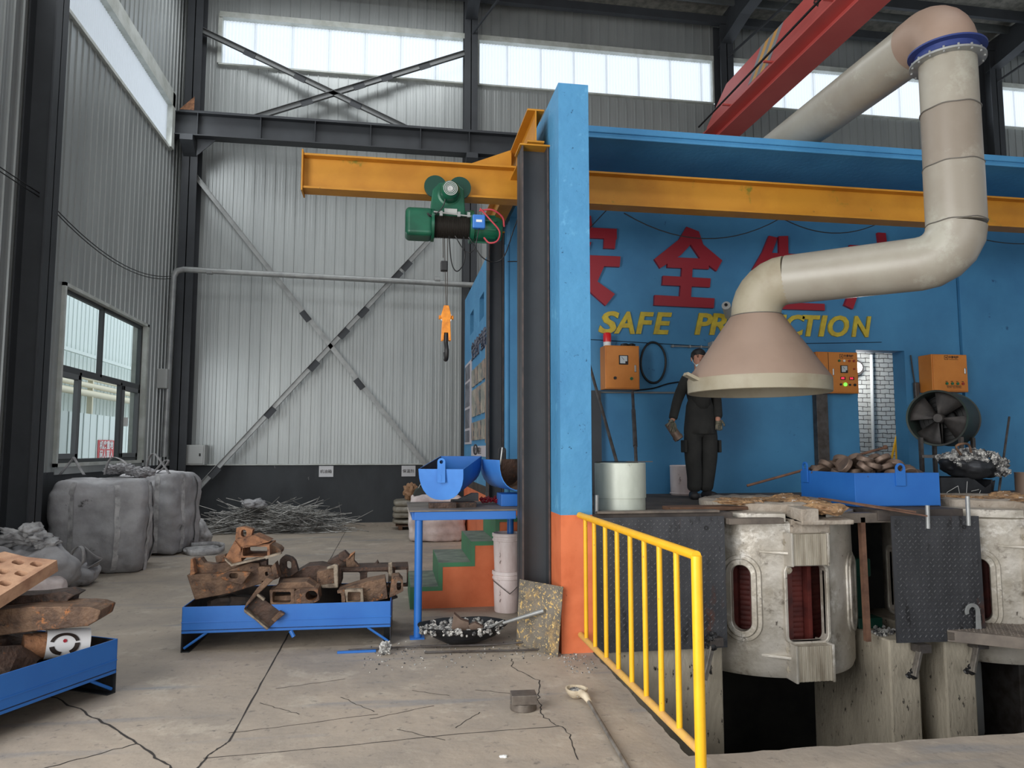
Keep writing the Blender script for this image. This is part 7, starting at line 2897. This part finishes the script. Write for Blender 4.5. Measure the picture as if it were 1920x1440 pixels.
# jacket
J = {'b1': (PX, PY, pz(.94), .165, .12), 'b2': (PX - .005, PY, pz(1.15), .165, .12), 'b3': (PX - .005, PY, pz(1.30), .155, .115), 'b4': (PX, PY, pz(1.385), .085, .075),
     'col': (PX - .005, PY - .01, pz(1.435), .062, .062),
     'rs': (PX - .165, PY, pz(1.345), .078, .075), 're': (PX - .275, PY - .02, pz(1.115), .062, .06), 'rw': (PX - .35, PY - .075, pz(.92), .052, .052), 'rc': (PX - .36, PY - .085, pz(.885), .054, .054),
     'ls': (PX + .165, PY, pz(1.345), .078, .075), 'le': (PX + .215, PY + .02, pz(1.10), .062, .06), 'lw': (PX + .172, PY - .105, pz(.895), .052, .052)}
skin_mesh('jacket', J, [('b1', 'b2'), ('b2', 'b3'), ('b3', 'b4'), ('b4', 'col'), ('b3', 'rs'), ('rs', 're'), ('re', 'rw'), ('rw', 'rc'), ('b3', 'ls'), ('ls', 'le'), ('le', 'lw')], 'cloth', wk)
T = {'w2': (PX, PY, pz(1.0), .12, .09), 'w': (PX, PY, pz(.90), .135, .105), 'rh': (PX - .085, PY, pz(.76), .118, .12), 'rk': (PX - .105, PY - .02, pz(.47), .098, .10), 'rm': (PX - .085, PY - .01, pz(.25), .088, .09),
     'ra': (PX - .09, PY + .0, pz(.07), .080, .085), 'lh': (PX + .09, PY, pz(.76), .118, .12), 'lk': (PX + .095, PY - .01, pz(.47), .098, .10), 'lm': (PX + .075, PY + .01, pz(.25), .088, .09),
     'la': (PX + .055, PY + .03, pz(.07), .080, .085)}
mb = MB()
rings_ = []
for h_, a_, b_2 in ((.725, .178, .140), (.73, .188, .148), (.80, .186, .146), (.88, .176, .138), (.95, .168, .130), (1.05, .158, .120), (1.12, .135, .10), (1.16, .10, .075)):
    rings_.append([mb.v(V((PX + a_ * math.cos(q_) * (1 + .03 * noise.noise(V((q_ * 2, h_ * 9, 1)))), PY + b_2 * math.sin(q_) * (1 + .05 * noise.noise(V((q_ * 2, h_ * 9, 5)))), pz(h_)))) for q_ in [2 * PI * k / 40 for k in range(40)]])
for A2, B2 in zip(rings_, rings_[1:]):
    for k in range(40):
        mb.f([A2[k], A2[(k + 1) % 40], B2[(k + 1) % 40], B2[k]])
mb.f(rings_[0][::-1])
build(mb, 'jacket_hem', 'cloth', parent=wk, smooth=60)
skin_mesh('trousers', T, [('w2', 'w'), ('w', 'rh'), ('rh', 'rk'), ('rk', 'rm'), ('rm', 'ra'), ('w', 'lh'), ('lh', 'lk'), ('lk', 'lm'), ('lm', 'la')], 'cloth', wk)
mb = MB()
mb.box(PX - .225, PX - .195, PY - .09, PY + .04, pz(.52), pz(.66))
mb.box(PX - .11, PX - .02, PY - .125, PY - .11, pz(1.20), pz(1.30))
mb.box(PX + .195, PX + .222, PY - .07, PY + .04, pz(.52), pz(.66))
build(mb, 'pocket_flaps', 'cloth', parent=wk, bevel=.01)
mb = MB()
mb.box(PX - .012, PX + .012, PY - .122, PY - .108, pz(.86), pz(1.36))
build(mb, 'placket', 'cloth', parent=wk, bevel=.004)
for (a_, b_2) in ((V((PX - .085, PY + .05, pz(.045))), V((PX - .15, PY - .17, pz(.035)))), (V((PX + .05, PY + .08, pz(.045))), V((PX + .11, PY - .14, pz(.035))))):
    skin_mesh('shoe', {'h': (*a_, .058, .055), 'm': (*a_.lerp(b_2, .5), .056, .058), 't': (*b_2, .055, .042)}, [('h', 'm'), ('m', 't')], 'shoe', wk)


def glove(root, dirv, side, spread, curl, name='glove'):
    """palm with four unequal bent fingers and a thumb off its side"""
    root, d_, s2 = V(root), V(dirv).normalized(), V(side).normalized()
    n_ = d_.cross(s2).normalized()
    nodes = {'p0': (*root, .036, .026), 'p1': (*(root + d_ * .05), .040, .022)}
    ed = [('p0', 'p1')]
    for k, (off, ln) in enumerate(((-.030, .066), (-.010, .078), (.010, .074), (.028, .058))):
        b0 = root + d_ * .075 + s2 * off
        a_, c_, e_ = 'a%d' % k, 'b%d' % k, 'c%d' % k
        nodes[a_] = (*b0, .011)
        nodes[c_] = (*(b0 + d_ * ln * .45 + n_ * curl * .4), .0105)
        nodes[e_] = (*(b0 + d_ * ln * .65 + n_ * curl * 1.2), .009)
        ed += [('p1', a_), (a_, c_), (c_, e_)]
    nodes['t0'] = (*(root + d_ * .02 - s2 * .038), .013)
    nodes['t1'] = (*(root + d_ * .05 - s2 * .060 + n_ * curl * .4), .012)
    nodes['t2'] = (*(root + d_ * .072 - s2 * .062 + n_ * curl * .9), .010)
    ed += [('p0', 't0'), ('t0', 't1'), ('t1', 't2')]
    return skin_mesh(name, nodes, ed, 'glove', wk, 2)


glove((PX - .385, PY - .15, pz(.865)), (-.1, -.55, -.8), (.9, .1, -.2), 0, -.035)
glove((PX + .165, PY - .12, pz(.885)), (-.2, -.5, -.8), (-.8, .3, 0), 0, .03)
tl = thing('grease_gun', 'grey power tool held low in the gloved hand of the worker', 'power tool', (PX - .36, PY - .15, pz(.72)))
mb = MB()
mb.cyl((PX - .43, PY - .12, pz(.85)), (PX - .34, PY - .15, pz(.70)), .046, .050, seg=18)
mb.cyl((PX - .34, PY - .15, pz(.70)), (PX - .32, PY - .16, pz(.665)), .058, .052, seg=18)
build(mb, 'tool_body', 'disc', parent=tl, smooth=40)
mb = MB()
mb.cyl((PX - .323, PY - .159, pz(.666)), (PX - .319, PY - .161, pz(.660)), .030, seg=16)
build(mb, 'tool_mouth', 'black', parent=tl)
